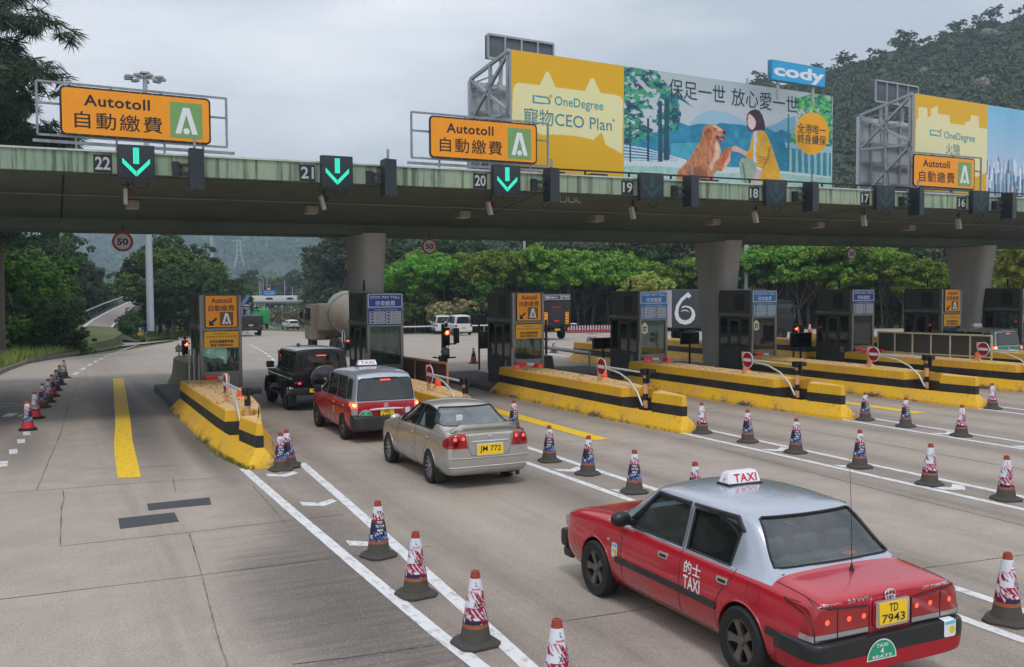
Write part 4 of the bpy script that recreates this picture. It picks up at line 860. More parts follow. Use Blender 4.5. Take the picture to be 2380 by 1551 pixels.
def f4(U, Z):
    w = (U-uM)/1.; h = (Z-zB2)/(-zB2); C = np.zeros(U.shape+(3,)); hh = h[..., None]; C[:] = np.array((122, 186, 222))*hh+np.array((206, 206, 226))*(1-hh)
    C += (fbm(w, h, 1.2, 4)[..., None]-.5)*20
    r = np.random.default_rng(3)
    for k in range(260):
        z = .40-.36*(k/260); x = r.random()*8.8; ww = .03+.10*(k/260)*r.random()+.02; hgt = (.03+.13*r.random())*(.5+k/260); c = r.choice([(222, 224, 236), (150, 170, 196), (70, 130, 164), (110, 140, 170), (240, 240, 246), (58, 92, 120)])
        m = (w > x) & (w < x+ww) & (h > z-.08) & (h < z+hgt); C[m] = c
    return C
picture('printed_skyline', b2, uM, uR, zB2, -.01, 520, 200, f4, 0)
b = MB(); l = loc(*c6(1626, 1245)); r_ = loc(*c6(1908, 1262)); text_fit(b, 'OneDegree', l[0], r_[0], l[1]-.19, l[1]+.17, -.006, .003); b.build('lettering', INKT, b2)
b = MB(); l = loc(*c6(1640, 1362)); r_ = loc(*c6(1772, 1362)); text_fit(b, '火險', l[0], r_[0], l[1]-.22, l[1]+.22, -.006); b.build('lettering', MATS['ink_teal_thin'], b2)
backframe(0, 0, 0, 0, a, th, zB2-.05, 0, 'grey steel truss at the left end of the skyline billboard')
# services lying on the canopy roof: walkway, cable boxes and floodlights
r = empty('roof_walkway', (14, 26.0, 6.72), 0, 'grey cable tray and low railing running along the canopy roof below the billboards', 'walkway')
b = MB(); b.box(-2, 34, .1, .4, .02, .10); b.build('tray', galv, r); b = MB(); b.bar((-2, .6, .35), (34, .6, .35), .05); [b.bar((x, .6, 0), (x, .6, .35), .05) for x in np.arange(-2, 34.1, 1.6)]; b.build('rail', dsteel, r)
for k, px in enumerate((1290, 1390, 1520, 1650, 2085, 2360)):
    p = AY(px, 400, 25.6); f = empty('floodlight', (p.x, 25.6, 6.725), 0, ['flat black floodlight on the canopy edge below the yellow billboard', 'flat black floodlight below the border of the yellow and photo panels', 'flat black floodlight below the golden dog', 'flat black floodlight below the kneeling woman', 'flat black floodlight below the right-hand truss', 'flat black floodlight at the right edge under the skyline billboard'][k], 'floodlight', 'floodlights along the canopy edge')
    b = MB(); b.box(-.28, .28, -.1, .25, .06, .13, .01); b.build('lamp_head', black, f); b = MB(); b.bar((0, .05, 0), (0, .05, .08), .05); b.build('bracket', dsteel, f)
# ================================================================== cars: one closed surface per body, cut open for windows and wheels
def shell(stations, crease=(), sub=2, ends=.55):
    """stations: (x, [(y,z)...half section from bottom centre to top centre], cross_crease)"""
    bm = bmesh.new(); n = len(stations[0][1]); rows = []
    cl_layer = bm.edges.layers.float.new('crease_edge')
    for st in stations:
        x, h = st[0], st[1]
        sh = st[3] if len(st) > 3 else 0; xx = lambda z: x+sh*max(0, z-.9)
        row = [bm.verts.new((xx(z), y, z)) for y, z in h]+[bm.verts.new((xx(z), -y, z)) for y, z in h[-2:0:-1]]; rows.append(row)
    m = len(rows[0])
    for a, b in zip(rows[:-1], rows[1:]):
        for k in range(m): bm.faces.new((a[k], a[(k+1) % m], b[(k+1) % m], b[k]))
    for row in (rows[0], rows[-1]):
        L = row[:n]; Rr = [row[0]]+row[:n-2:-1][:0]; 
        Rr = [row[0]]+[row[m-k] for k in range(1, n-1)]+[row[n-1]]
        bm.faces.new((L[0], L[1], Rr[1])); bm.faces.new((L[n-1], L[n-2], Rr[n-2]))
        for k in range(1, n-2): bm.faces.new((L[k], L[k+1], Rr[k+1], Rr[k]))
    for k, c in crease:
        for a, b in zip(rows[:-1], rows[1:]):
            for kk in {k, (m-k) % m}:
                e_ = bm.edges.get((a[kk], b[kk])); 
                if e_: e_[cl_layer] = c
    for si, st in enumerate(stations):
        c = st[2] if len(st) > 2 else (ends if si in (0, len(stations)-1) else 0)
        if c:
            for k in range(m):
                e_ = bm.edges.get((rows[si][k], rows[si][(k+1) % m]))
                if e_: e_[cl_layer] = c
    bmesh.ops.recalc_face_normals(bm, faces=bm.faces[:])
    me = bpy.data.meshes.new('s'); bm.to_mesh(me); bm.free(); o = bpy.data.objects.new('s', me); COL.objects.link(o)
    md = o.modifiers.new('s', 'SUBSURF'); md.levels = sub; md.subdivision_type = 'CATMULL_CLARK'
    dg = bpy.context.evaluated_depsgraph_get(); r = bpy.data.meshes.new_from_object(o.evaluated_get(dg)); bpy.data.objects.remove(o)
    return r
def ev(o):
    dg = bpy.context.evaluated_depsgraph_get(); dg.update(); return bpy.data.meshes.new_from_object(o.evaluated_get(dg))
class Car:
    def __init__(s, surf, T=None):
        s.me = surf; bm = bmesh.new(); bm.from_mesh(surf); s.bvh = BVHTree.FromBMesh(bm); bm.free()
    def hit(s, axis, sgn, a, b, far=6):
        """first surface point seen from outside along an axis. side: (x,z); rear/front: (y,z); top: (x,y)"""
        if axis == 'y': o, d = Vector((a, sgn*far, b)), Vector((0, -sgn, 0))
        elif axis == 'x': o, d = Vector((sgn*far, a, b)), Vector((-sgn, 0, 0))
        else: o, d = Vector((a, b, far)), Vector((0, 0, -1))
        return s.bvh.ray_cast(o, d)
    def patch(s, name, poly, axis, sgn, off_, m, parent, xr=None, angle=40, solid=0):
        """piece of the body surface inside a convex outline, lifted by off_"""
        if axis == 'x' and xr is None: xr = (-9, .02) if sgn < 0 else (1.2, 9)
        P = ccw([tuple(p) for p in poly]); bm = bmesh.new(); bm.from_mesh(s.me)
        lo = [min(p[k] for p in P) for k in (0, 1)]; hi = [max(p[k] for p in P) for k in (0, 1)]
        ax = {'y': (0, 2, 1), 'x': (1, 2, 0), 'z': (0, 1, 2)}[axis]; dead = []
        for f in bm.faces:
            c = [v.co for v in f.verts]; A = [q[ax[0]] for q in c]; B = [q[ax[1]] for q in c]
            if max(A) < lo[0] or min(A) > hi[0] or max(B) < lo[1] or min(B) > hi[1] or f.normal[ax[2]]*sgn < .02 or (xr and not (xr[0] <= f.calc_center_median()[0] <= xr[1])): dead.append(f)
        bmesh.ops.delete(bm, geom=dead, context='FACES')
        for i in range(len(P)):
            a, b = P[i], P[(i+1) % len(P)]; na, nb = b[1]-a[1], -(b[0]-a[0]); no = [0, 0, 0]; co = [0, 0, 0]
            if math.hypot(na, nb) < 1e-7: continue
            no[ax[0]], no[ax[1]] = na, nb; co[ax[0]], co[ax[1]] = a
            bmesh.ops.bisect_plane(bm, geom=bm.verts[:]+bm.edges[:]+bm.faces[:], plane_co=co, plane_no=no, clear_outer=True, dist=1e-5)
        for v in bm.verts: v.normal_update()
        no = {v: v.normal.copy() for v in bm.verts}
        for v in bm.verts: v.co += no[v]*off_
        if not bm.faces: bm.free(); return None
        if solid:
            g = bmesh.ops.extrude_face_region(bm, geom=bm.faces[:])
            for v in [q for q in g['geom'] if isinstance(q, bmesh.types.BMVert)]: v.co -= v.normal*0 + Vector([0 if k != ax[2] else sgn*solid for k in range(3)])
            bmesh.ops.recalc_face_normals(bm, faces=bm.faces[:])
        me = bpy.data.meshes.new(name); bm.to_mesh(me); bm.free(); me.materials.append(m)
        me.polygons.foreach_set('use_smooth', [True]*len(me.polygons)); me.set_sharp_from_angle(angle=R(angle)); return link(name, me, parent)
    def line(s, name, pts, axis, sgn, r, m, parent, closed=False, n=6, off_=0., step=.06):
        out = []; P = list(pts)+([pts[0]] if closed else [])
        for a, b in zip(P[:-1], P[1:]):
            k = max(1, int(math.hypot(b[0]-a[0], b[1]-a[1])/step))
            for j in range(k): out.append((a[0]+(b[0]-a[0])*j/k, a[1]+(b[1]-a[1])*j/k))
        if not closed: out.append(P[-1])
        Q = []
        for a, b in out:
            h = s.hit(axis, sgn, a, b)
            if h[0] is not None: Q.append(h[0]+h[1]*off_)
        if len(Q) < 2: return None
        b = MB(); b.tube(Q, r, n, closed=closed and len(Q) == len(out)); return b.build(name, m, parent, 60)
    def text(s, name, txt, x0, x1, z0, z1, axis, sgn, m, parent, bold=0., off_=.004, lh=1.1, shear=0.):
        V, F = text_raw(txt, bold, lh); a, b = V.min(0), V.max(0); out = []
        for p in V:
            u = (p[0]-a[0])/(b[0]-a[0]); w = (p[1]-a[1])/(b[1]-a[1]); q = (x0+(x1-x0)*u, z0+(z1-z0)*w+shear*u); h = s.hit(axis, sgn, *q)
            if h[0] is None: h = (Vector((0, 0, 0)), Vector((0, 0, 1)))
            out.append(h[0]+h[1]*off_)
        mb = MB(); mb.add(out, F); mb.raw = True; return mb.build(name, m, parent)
def body(root, surf, name, m, sides, fronts, arches, thick=.035):
    """hollow the surface, cut the window openings (convex outlines) and the wheel arches"""
    o = bpy.data.objects.new('b', surf.copy()); COL.objects.link(o)
    md = o.modifiers.new('t', 'SOLIDIFY'); md.thickness = thick; md.offset = -1
    me = ev(o); bpy.data.objects.remove(o); o = bpy.data.objects.new(name, me); COL.objects.link(o)
    cut = MB()
    for P in sides: cut.prism(ccw(P), -1.2, 1.2, 'y')
    for P, x0, x1 in fronts: cut.prism(ccw(P), x0, x1, 'x')
    for x, z, r, y in arches:
        for s_ in (-1, 1): cut.lathe([(r, s_*y if s_ > 0 else -1.3), (r, 1.3 if s_ > 0 else -y)], 36, 'y', c=(x, 0, z))
    # each cutter apart: boolean one after the other keeps them simple
    c = cut.build('cut', m, None, smooth=False)
    bm = bmesh.new(); bm.from_mesh(c.data); bmesh.ops.recalc_face_normals(bm, faces=bm.faces[:]); bm.to_mesh(c.data); bm.free()
    md = o.modifiers.new('c', 'BOOLEAN'); md.operation = 'DIFFERENCE'; md.solver = 'EXACT'; md.use_self = True; md.object = c
    me = ev(o); bpy.data.objects.remove(o); bpy.data.objects.remove(c)
    me.materials.clear(); me.materials.append(m); me.name = name
    me.polygons.foreach_set('use_smooth', [True]*len(me.polygons)); me.set_sharp_from_angle(angle=R(38)); me.update()
    return link(name, me, root)
def paint_mat(name, col, two=None, cond=None, metal=.0, rough=.28, coat=.8, grime=.14):
    if name in MATS: return MATS[name]
    t = NT(name); v = t.co(); n = t.noise(v, 3, 4, .6); c = t.mix(n, tuple(x*.93 for x in col), tuple(min(1, x*1.05) for x in col)); b = t.b
    if two:
        s = t.sep(v); zc, xr, xf = cond; f = t.math('MULTIPLY', t.math('GREATER_THAN', s[2], zc), t.math('MULTIPLY', t.math('GREATER_THAN', s[0], xr), t.math('LESS_THAN', s[0], xf)))
        c = t.mix(f, c, two); t.link(t.math('MULTIPLY', f, .55), b.inputs['Metallic'])
    else: b.inputs['Metallic'].default_value = metal
    d = t.noise(v, 2.2, 7, .7); c = t.mix(t.ramp(d, [(.5, 0.), (.8, grime)]), c, (.10, .085, .075))
    s3 = t.sep(v); low = t.ramp(s3[2], [(.2, grime*4), (.55, 0.)]); c = t.mix(t.math('MULTIPLY', low, t.ramp(d, [(.35, .2), (.6, 1.)])), c, (.12, .10, .085))
    t.link(c, b.inputs['Base Color']); t.link(t.math('MULTIPLY_ADD', d, .18, rough-.09), b.inputs['Roughness']); b.inputs['Coat Weight'].default_value = coat; b.inputs['Coat Roughness'].default_value = .08
    MATS[name] = t.m; return t.m
GLS = glass_mat('car_glass', (.72, .82, .80), .92, film=.07); GLD = glass_mat('car_glass_dark', (.20, .21, .22), .6, film=.025); GLM = glass_mat('car_glass_pale_film', (.7, .8, .82), .85, film=.24); trim = mat('black_trim', srgb(34, 35, 38), .5, var=.15, sc=8, dirt=.3, dcol=(.09, .085, .08)); chrome = mat('chrome', (.75, .76, .78), .18, 1., var=.05)  # GLM: stronger pale film imitates sky reflected in the sedan's rear glass
seal = mat('rubber_seal', (.012, .012, .013), .5, var=0); inner = mat('car_inside', srgb(40, 40, 42), .8, var=.15); seatM = mat('seat_cloth', srgb(84, 86, 90), .85, var=.2, sc=20)
lampR = mat('tail_lamp_red', srgb(150, 4, 16), .08, var=.08, coat=1); lampL = mat('tail_lamp_lit', (1., .10, .05), .3, var=0, emit=1.1); lampA = mat('tail_lamp_amber', (1., .42, .12), .3, var=0, emit=2.6); lampC = mat('lamp_clear', srgb(150, 146, 148), .15, var=.1, coat=1); plY = mat('number_plate_yellow', srgb(244, 200, 30), .4, var=.05); grn_s = mat('sticker_green', srgb(22, 150, 110), .45, var=.05)
rimM = mat('rim_silver', srgb(150, 150, 152), .35, .6, var=.15, dirt=.35); rimD = mat('rim_dull', srgb(104, 98, 92), .5, .4, var=.25, dirt=.6)
def wheel(root, x, y, z, r, w, rr, side, kind='alloy', spokes=5, m=None):
    """tyre, rim and hub; side = +1 when its face looks to +y"""
    wl = empty('wheel', (x, y, z)); wl.parent = root; wl.rotation_euler = (0, 0, 0 if side > 0 else math.pi)
    b = MB(); b.lathe([(rr*.97, -w*.5), (r*.94, -w*.5), (r, -w*.36), (r, w*.36), (r*.94, w*.5), (rr*1.02, w*.46), (rr, w*.36), (rr, -w*.3)], 32, 'y', caps=False); b.build('tyre', rubber, wl, 50)
    b = MB(); b.lathe([(rr, w*.40), (rr*.93, w*.43), (rr*.9, w*.2), (rr*.86, -w*.1), (0.01, -w*.12)], 28, 'y', caps=False); b.build('rim_well', mat('rim_dark', srgb(30, 30, 31), .6, var=.1), wl, 40)
    b = MB()
    for k in range(spokes):
        a = 2*math.pi*k/spokes; c_, s_ = math.cos(a), math.sin(a); ww = rr*(.20 if spokes < 8 else .085)
        P = []
        for rad, hw, yy in ((rr*.16, ww*.9, w*.30), (rr*.55, ww*.72, w*.36), (rr*.92, ww*1.15, w*.40)):
            for t_ in (-1, 1): P.append((rad*c_-t_*hw*s_, yy, rad*s_+t_*hw*c_))
        P += [(p[0], p[1]-w*.14, p[2]) for p in P]
        b.add(P, [(0, 1, 3, 2), (2, 3, 5, 4), (0, 2, 8, 6), (1, 7, 9, 3), (2, 4, 10, 8), (3, 9, 11, 5), (4, 5, 11, 10)])
    b.lathe([(rr*.93, w*.33), (rr*1.0, w*.42), (rr*.93, w*.425)], 28, 'y', caps=False); b.build('rim', m or rimM, wl, 40)
    b = MB(); b.lathe([(rr*.22, w*.25), (rr*.20, w*.40), (.005, w*.41)], 12, 'y', caps=False); b.build('hub_cap', m or rimM, wl)
    return wl
def cabin(root, xs, w, zf, zs, zt, driver=True, dash=True):
    """dark floor, seats with head rests, dashboard; xs=(front seat x, rear seat x)"""
    b = MB(); b.box(xs[1]-.55, xs[0]+1.0, -w, w, zf, zf+.05); b.box(xs[1]-.55, xs[1]-.5, -w, w, zf, zs+.38); b.build('floor_pan', inner, root)
    for x in xs:
        for y in ((-.36, .36) if x == xs[0] else (-.38, 0.02, .40)):
            wd = .25 if x == xs[0] else .21
            b = MB(); b.at((x, y, 0)); b.box(-.1, .42, -wd, wd, zf+.05, zs, .05); b.at((x-.1, y, zs-.05), 0, 0, R(-12)); b.box(-.07, .06, -wd, wd, 0, .56, .05); s_ = b.build('seat', seatM, root, 60)
            b = MB(); b.at((x-.1, y, zs-.05), 0, 0, R(-12)); b.box(-.045, .05, -.13, .13, .58, .76, .04); b.build('head_rest', seatM, s_, 60)
    if dash:
        b = MB(); b.box(xs[0]+.72, xs[0]+1.05, -w, w, zs-.1, zs+.28, .05); b.build('dashboard', inner, root)
        b = MB(); b.tube([(xs[0]+.62-.05*math.sin(a), -.36+.18*math.cos(a), zs+.22+.17*math.sin(a)) for a in np.linspace(0, 6.28, 17)[:-1]], .014, 6, closed=True); b.build('steering_wheel', black, root)
skin = mat('skin', srgb(176, 128, 100), .6, var=.08); hairM = mat('hair_black', srgb(22, 20, 20), .6, var=.2)
def skinned(name, verts, edges, radii, m, parent, root_i=0, sub=2):
    me = bpy.data.meshes.new(name); me.from_pydata(verts, edges, []); o = bpy.data.objects.new('k', me); COL.objects.link(o)
    md = o.modifiers.new('s', 'SKIN'); md.use_smooth_shade = True; sv = me.skin_vertices[0].data
    for k, r_ in enumerate(radii): sv[k].radius = (r_, r_) if not isinstance(r_, tuple) else r_; sv[k].use_root = (k == root_i)
    m2 = o.modifiers.new('u', 'SUBSURF'); m2.levels = sub; r = ev(o); bpy.data.objects.remove(o); r.materials.clear(); r.materials.append(m); r.name = name
    r.polygons.foreach_set('use_smooth', [True]*len(r.polygons)); return link(name, r, parent)
def seated(loc, rz, shirt, label, hair=True, mask=False, arms=((.34, .22, .22), (.34, -.22, .22))):
    """a seated figure facing local +x; origin on the seat"""
    r = empty('person', loc, rz, label, 'person'); 
    V = [(0, 0, .08), (0, 0, .30), (-.02, 0, .46), (0, 0, .53), (.02, 0, .60), (.03, 0, .70), (.03, 0, .80)]; Rr = [(.15, .17), (.13, .17), (.10, .19), (.055, .055), (.055, .055), (.095, .082), (.07, .065)]
    E = [(k, k+1) for k in range(6)]
    for s_, (ax, ay, az) in zip((1, -1), arms):
        k = len(V); V += [(-.02, s_*.20, .46), (.04, s_*.24, .24), (.26, ay*.9, .22), (ax, ay, az)]; Rr += [.062, .05, .04, .034]; E += [(2, k), (k, k+1), (k+1, k+2), (k+2, k+3)]
        for f in range(5):
            a = (f-2)*.018; kk = len(V); V += [(ax+.05, ay+a, az+.005), (ax+.085-abs(f-2)*.006, ay+a*1.2, az-.02)]; Rr += [.011, .009]; E += [(k+3, kk), (kk, kk+1)]
        j = len(V); V += [(.30, s_*.10, .06), (.42, s_*.11, .02), (.46, s_*.11, -.32)]; Rr += [.085, .07, .05]; E += [(0, j), (j, j+1), (j+1, j+2)]
    skinned('body', V, E, Rr, skin, r, 0, 1)
    V = [(0, 0, .06), (0, 0, .30), (-.02, 0, .46), (-.005, 0, .51)]; E = [(0, 1), (1, 2), (2, 3)]; Rr = [(.17, .185), (.15, .19), (.125, .20), .075]
    for s_, (ax, ay, az) in zip((1, -1), arms): k = len(V); V += [(-.02, s_*.20, .46), (.04, s_*.24, .24), (.20, ay*.95, .22)]; Rr += [.075, .062, .052]; E += [(2, k), (k, k+1), (k+1, k+2)]
    skinned('shirt', V, E, Rr, shirt, r, 0, 1)
    if hair:
        b = MB(); b.ell((.012, 0, .775), (.108, .09, .095), 16, 10); b.ell((-.02, 0, .74), (.085, .088, .10), 14, 8); b.build('hair', hairM, r, 80)
    b = MB(); b.ell((.128, 0, .725), (.018, .012, .02), 8, 6); b.build('nose', skin, r)
    for s_ in (-1, 1): b = MB(); b.ell((.02, s_*.088, .73), (.02, .012, .03), 8, 6); b.build('ear', skin, r); b = MB(); b.ell((.118, s_*.033, .75), (.01, .014, .008), 8, 6); b.build('eye', black, r)
    if mask: b = MB(); b.ell((.085, 0, .70), (.055, .07, .045), 12, 8); b.build('face_mask', mat('mask_blue', srgb(150, 190, 205), .7), r)
    else: b = MB(); b.ell((.118, 0, .688), (.01, .026, .007), 8, 6); b.build('mouth', mat('lips', srgb(140, 80, 72), .6), r)
    return r
def hatch_line(z): return None
# half sections: bottom centre .. sill .. side .. belt .. shoulder .. top centre (12 points)
def sec_deck(hw, zb, zbelt, zd, hb=None, sill=.90, tuck=.93):
    hb = hb or hw*.955
    return [(0, zb), (hw*.8, zb), (hw*sill, zb+.02), (hw*.985, zb+.16), (hw, (zb+zbelt)*.53), (hb+.012, zbelt-.05), (hb-.01, zbelt), (hb*.93, zbelt+(zd-zbelt)*.5), (hb*.84, zbelt+(zd-zbelt)*.8), (hb*.62, zd-.008), (hb*.3, zd), (0, zd+.004)]
def sec_roof(hw, zb, zbelt, zr, hr, hb=None, sill=.90, crown=.045, edge=.035):
    hb = hb or hw*.955
    return [(0, zb), (hw*.8, zb), (hw*sill, zb+.02), (hw*.985, zb+.16), (hw, (zb+zbelt)*.53), (hb+.012, zbelt-.05), (hb-.01, zbelt), (hb-.04, zbelt+.05), (hr+.04, zr-.10), (hr, zr-edge), (hr*.86, zr-edge*.25+.003), (0, zr+crown)]
def common(car, root, front=True):
    pass
def emblem_ring(car, y, z, axis, sgn, r, parent, name='maker_badge'):
    b = MB(); h = car.hit(axis, sgn, y, z); c = h[0]+h[1]*.012; n_ = h[1]; u = Vector((0, 1, 0)); w = n_.cross(u).normalized()
    def el(a, b_, cx=0, cz=0): return [c+u*(a*math.cos(t)+cx)+w*(b_*math.sin(t)+cz) for t in np.linspace(0, 6.283, 21)[:-1]]
    b.tube(el(r*1.3, r), r*.13, 6, closed=True); b.tube(el(r*.5, r*.9), r*.11, 6, closed=True); b.tube(el(r*1.1, r*.38, 0, r*.45), r*.11, 6, closed=True); return b.build(name, chrome, parent)
# ---------------------------------------------------------------- red and silver saloon taxi
def saloon_taxi():
    root = empty('taxi', (6.31, 6.96, 0), R(90), 'red saloon taxi with a silver roof, nearest the camera at lower right', 'taxi', sc=(.94, 1.0, .985))
    S = []; zb = .20; hw = .84
    A_ = lambda *a, **k: sec_deck(*a, **k); B_ = lambda *a, **k: sec_roof(*a, **k)
    S = [(-1.09, A_(.80, .33, .84, .90, .765), .35), (-1.06, A_(.825, .26, .86, .935, .785)), (-.85, A_(.84, zb, .875, .962)), (-.56, A_(.845, zb, .885, .985)), (-.44, A_(.845, zb, .89, 1.0), .0),
         (-.06, B_(.845, zb, .89, 1.385, .60)), (.10, B_(.845, zb, .89, 1.425, .615)), (.6, B_(.845, zb, .89, 1.452, .625)), (1.15, B_(.845, zb, .89, 1.455, .625)), (1.52, B_(.845, zb, .89, 1.43, .61)), (1.66, B_(.845, zb, .89, 1.395, .60)),
         (2.30, A_(.845, zb, .90, .99)), (2.42, A_(.845, zb, .895, .965)), (2.9, A_(.84, zb, .87, .925)), (3.18, A_(.83, zb, .84, .885)), (3.34, A_(.80, .22, .80, .835)), (3.42, A_(.76, .28, .75, .775), .35)]
    surf = shell(S, [(6, .35), (9, .15)], 2); car = Car(surf)
    pm = paint_mat('taxi_red_silver', srgb(176, 0, 32), srgb(176, 182, 194), (.905, -.505, 2.34), rough=.26)
    sideR = [(.10, .935), (.80, .935), (.80, 1.32), (.20, 1.345), (.065, 1.27)]; sideF = [(.90, .935), (1.92, .935), (1.86, 1.00), (1.58, 1.29), (1.48, 1.335), (.90, 1.335)]
    rear = [(-.66, 1.02), (.66, 1.02), (.53, 1.365), (.50, 1.375), (-.50, 1.375), (-.53, 1.365)]; wind = [(-.70, 1.02), (.70, 1.02), (.55, 1.38), (-.55, 1.38)]
    body(root, surf, 'body', pm, [sideR, sideF], [(rear, -.9, .1), (wind, 1.5, 2.5)], [(-.14, .31, .355, .42), (2.56, .31, .355, .42)])
    car.patch('rear_glass', rear, 'x', -1, -.012, GLS, root); car.patch('windscreen', wind, 'x', 1, -.012, GLS, root, xr=(1.3, 2.6))
    car.line('rear_glass_seal', rear, 'x', -1, .013, seal, root, closed=True)
    for s_ in (1, -1):
        d = car.patch('rear_door', [(.02, .36), (.84, .26), (.84, 1.39), (.16, 1.39), (.02, 1.3)], 'y', s_, -.06, inner, root); 
        if d: bpy.data.objects.remove(d)
        car.patch('side_window', sideR, 'y', s_, -.015, GLD, root); car.patch('side_window', sideF, 'y', s_, -.015, GLS if True else GLD, root)
        car.line('window_seal', sideR, 'y', s_, .014, seal, root, closed=True); car.line('window_seal', sideF, 'y', s_, .014, seal, root, closed=True)
        car.line('window_chrome', [(.05, .925), (.88, .922)], 'y', s_, .007, chrome, root, off_=.004); car.line('window_chrome', [(.88, .922), (1.95, .925)], 'y', s_, .007, chrome, root, off_=.004)
        car.line('rain_shield', [(.03, 1.25), (.16, 1.36), (.83, 1.355)], 'y', s_, .018, trim, root, off_=.006); car.line('rain_shield', [(.90, 1.355), (1.50, 1.35), (1.93, .98)], 'y', s_, .018, trim, root, off_=.006)
        for P in ([(.86, .28), (.86, 1.33)], [(1.98, .30), (2.0, .93)], [(.24, .33), (.27, .52), (.20, .66), (.03, .84), (.0, .93)]): car.line('door_gap', P, 'y', s_, .0045, seal, root, off_=-.001, step=.03)
        car.line('door_gap', [(.34, .275), (1.98, .275)], 'y', s_, .004, seal, root)
        car.patch('rubbing_strip', [(.24, .50), (2.10, .50), (2.10, .565), (.24, .565)], 'y', s_, .014, trim, root, solid=.02); car.patch('rubbing_strip', [(-1.02, .50), (-.50, .50), (-.50, .565), (-1.02, .565)], 'y', s_, .014, trim, root, solid=.02); 
        for x in (.16, 1.16):
            h = car.patch('door_handle', rrect(x-.085, x+.085, .76, .82, .02, 3), 'y', s_, .010, chrome, root, solid=.02); car.patch('handle_recess', rrect(x-.06, x+.06, .772, .80, .008, 2), 'y', s_, .012, seal, h)
        car.patch('side_lamp', rrect(2.22, 2.29, .70, .73, .01, 2), 'y', s_, .006, lampC, root)
        st = car.patch('sticker', rrect(2.06, 2.18, .54, .70, .02, 3), 'y', s_, .004, INKW, root); car.patch('flower', circ(2.10, .60, .03, 10), 'y', s_, .006, mat('flower_yellow', srgb(210, 200, 30), .5), st); car.patch('flower', circ(2.145, .615, .02, 10), 'y', s_, .006, MATS['flower_yellow'], st); car.patch('band', [(2.07, .655), (2.17, .655), (2.17, .69), (2.07, .69)], 'y', s_, .006, mat('sticker_cyan', srgb(110, 190, 210), .5), st)
        x0, x1 = (.78, .50) if s_ > 0 else (.50, .78)
        car.text('lettering', '的士', x0, x1, .715, .835, 'y', s_, INKW, root, .012); car.text('lettering', 'TAXI', x0, x1, .565, .695, 'y', s_, INKW, root, .015)
        for x in (-.14, 2.56): car.line('arch_lip', [(x+.362*math.cos(a), .31+.362*math.sin(a)) for a in np.linspace(.0, math.pi, 18)], 'y', s_, .012, paint_mat('taxi_red', srgb(172, 0, 30)), root, off_=-.003)
        b = MB(); b.at((1.86, s_*.90, 1.0)); b.ell((.02, 0, .02), (.085, .12, .085), 14, 10); b.box(-.04, .04, -.14 if s_ > 0 else -.0, .0 if s_ > 0 else .14, -.04, .01); mi = b.build('mirror', black, root)
        # lamp clusters wrap the corner
        car.patch('side_tail_lamp', [(-1.09, .64), (-.93, .64), (-.99, .865), (-1.09, .865)], 'y', s_, .012, lampR, root); car.patch('side_tail_lamp_base', [(-1.09, .59), (-.92, .59), (-.93, .638), (-1.09, .638)], 'y', s_, .012, lampC, root)
        y0, y1 = sorted((s_*.24, s_*.80)); L = car.patch('tail_lamp', [(y0, .65), (y1, .65), (y1, .865), (y0, .82)] if s_ > 0 else [(y0, .65), (y1, .65), (y1, .82), (y0, .865)], 'x', -1, .016, lampR, root, solid=.03)
        car.patch('clear_band', [(y0, .605), (y1, .605), (y1, .645), (y0, .645)], 'x', -1, .016, lampC, L, solid=.03); car.line('divider', [(s_*.58, .60), (s_*.58, .835)], 'x', -1, .006, seal, L, off_=.016)
        car.line('lamp_rim', [(y0, .60), (y1, .60), (y1, .865 if s_ > 0 else .82), (y0, .82 if s_ > 0 else .865)], 'x', -1, .007, seal, L, closed=True, off_=.014)
        for yy_ in (.30, .46, .69): car.patch('lit_spot', circ(s_*yy_, .745, .022, 12), 'x', -1, .020, lampL, L)
    for x in (-.14, 2.56):
        for s_ in (1, -1): wheel(root, x, s_*.765, .31, .315, .19, .20, s_, spokes=5, m=rimD)
    # rear: bumper, plates, badges
    S2 = [(-1.17, [(0, .30), (.66, .30), (.74, .33), (.76, .42), (.77, .5), (.77, .55), (.74, .575), (0, .58)], .6), (-1.12, [(0, .27), (.74, .27), (.83, .30), (.86, .42), (.865, .5), (.865, .55), (.84, .585), (0, .59)]), (-.90, [(0, .27), (.76, .27), (.855, .30), (.875, .42), (.88, .5), (.88, .55), (.855, .585), (0, .59)]), (-.55, [(0, .25), (.76, .25), (.83, .28), (.845, .40), (.85, .5), (.85, .55), (.84, .57), (0, .58)], .6)]
    bp = shell(S2, [(2, .3), (6, .4)], 2); bumper = Car(bp)
    t = NT('taxi_bumper'); z_ = t.sep(t.co())[2]; t.link(t.mix(t.math('GREATER_THAN', z_, .43), srgb(160, 0, 28), srgb(34, 35, 38)), t.b.inputs['Base Color']); t.b.inputs['Roughness'].default_value = .35
    o = bpy.data.objects.new('b', bp.copy()); COL.objects.link(o); c = MB()
    for s_ in (-1, 1): c.lathe([(.372, .45*s_ if s_ > 0 else -1.2), (.372, 1.2 if s_ > 0 else -.45)], 32, 'y', c=(-.14, 0, .31))
    c = c.build('c', trim, None, smooth=False); md = o.modifiers.new('c', 'BOOLEAN'); md.operation = 'DIFFERENCE'; md.object = c; me = ev(o); bpy.data.objects.remove(o); bpy.data.objects.remove(c); me.materials.clear(); me.materials.append(t.m); me.polygons.foreach_set('use_smooth', [True]*len(me.polygons)); me.set_sharp_from_angle(angle=R(40)); link('rear_bumper', me, root)
    b = MB(); b.box(3.36, 3.52, -.80, .80, .36, .58, .05); b.box(3.26, 3.48, -.78, .78, .24, .36, .04); b.build('front_bumper', trim, root)
    b = MB(); b.box(3.36, 3.46, -.45, .45, .62, .74, .01); b.build('grille', chrome, root)
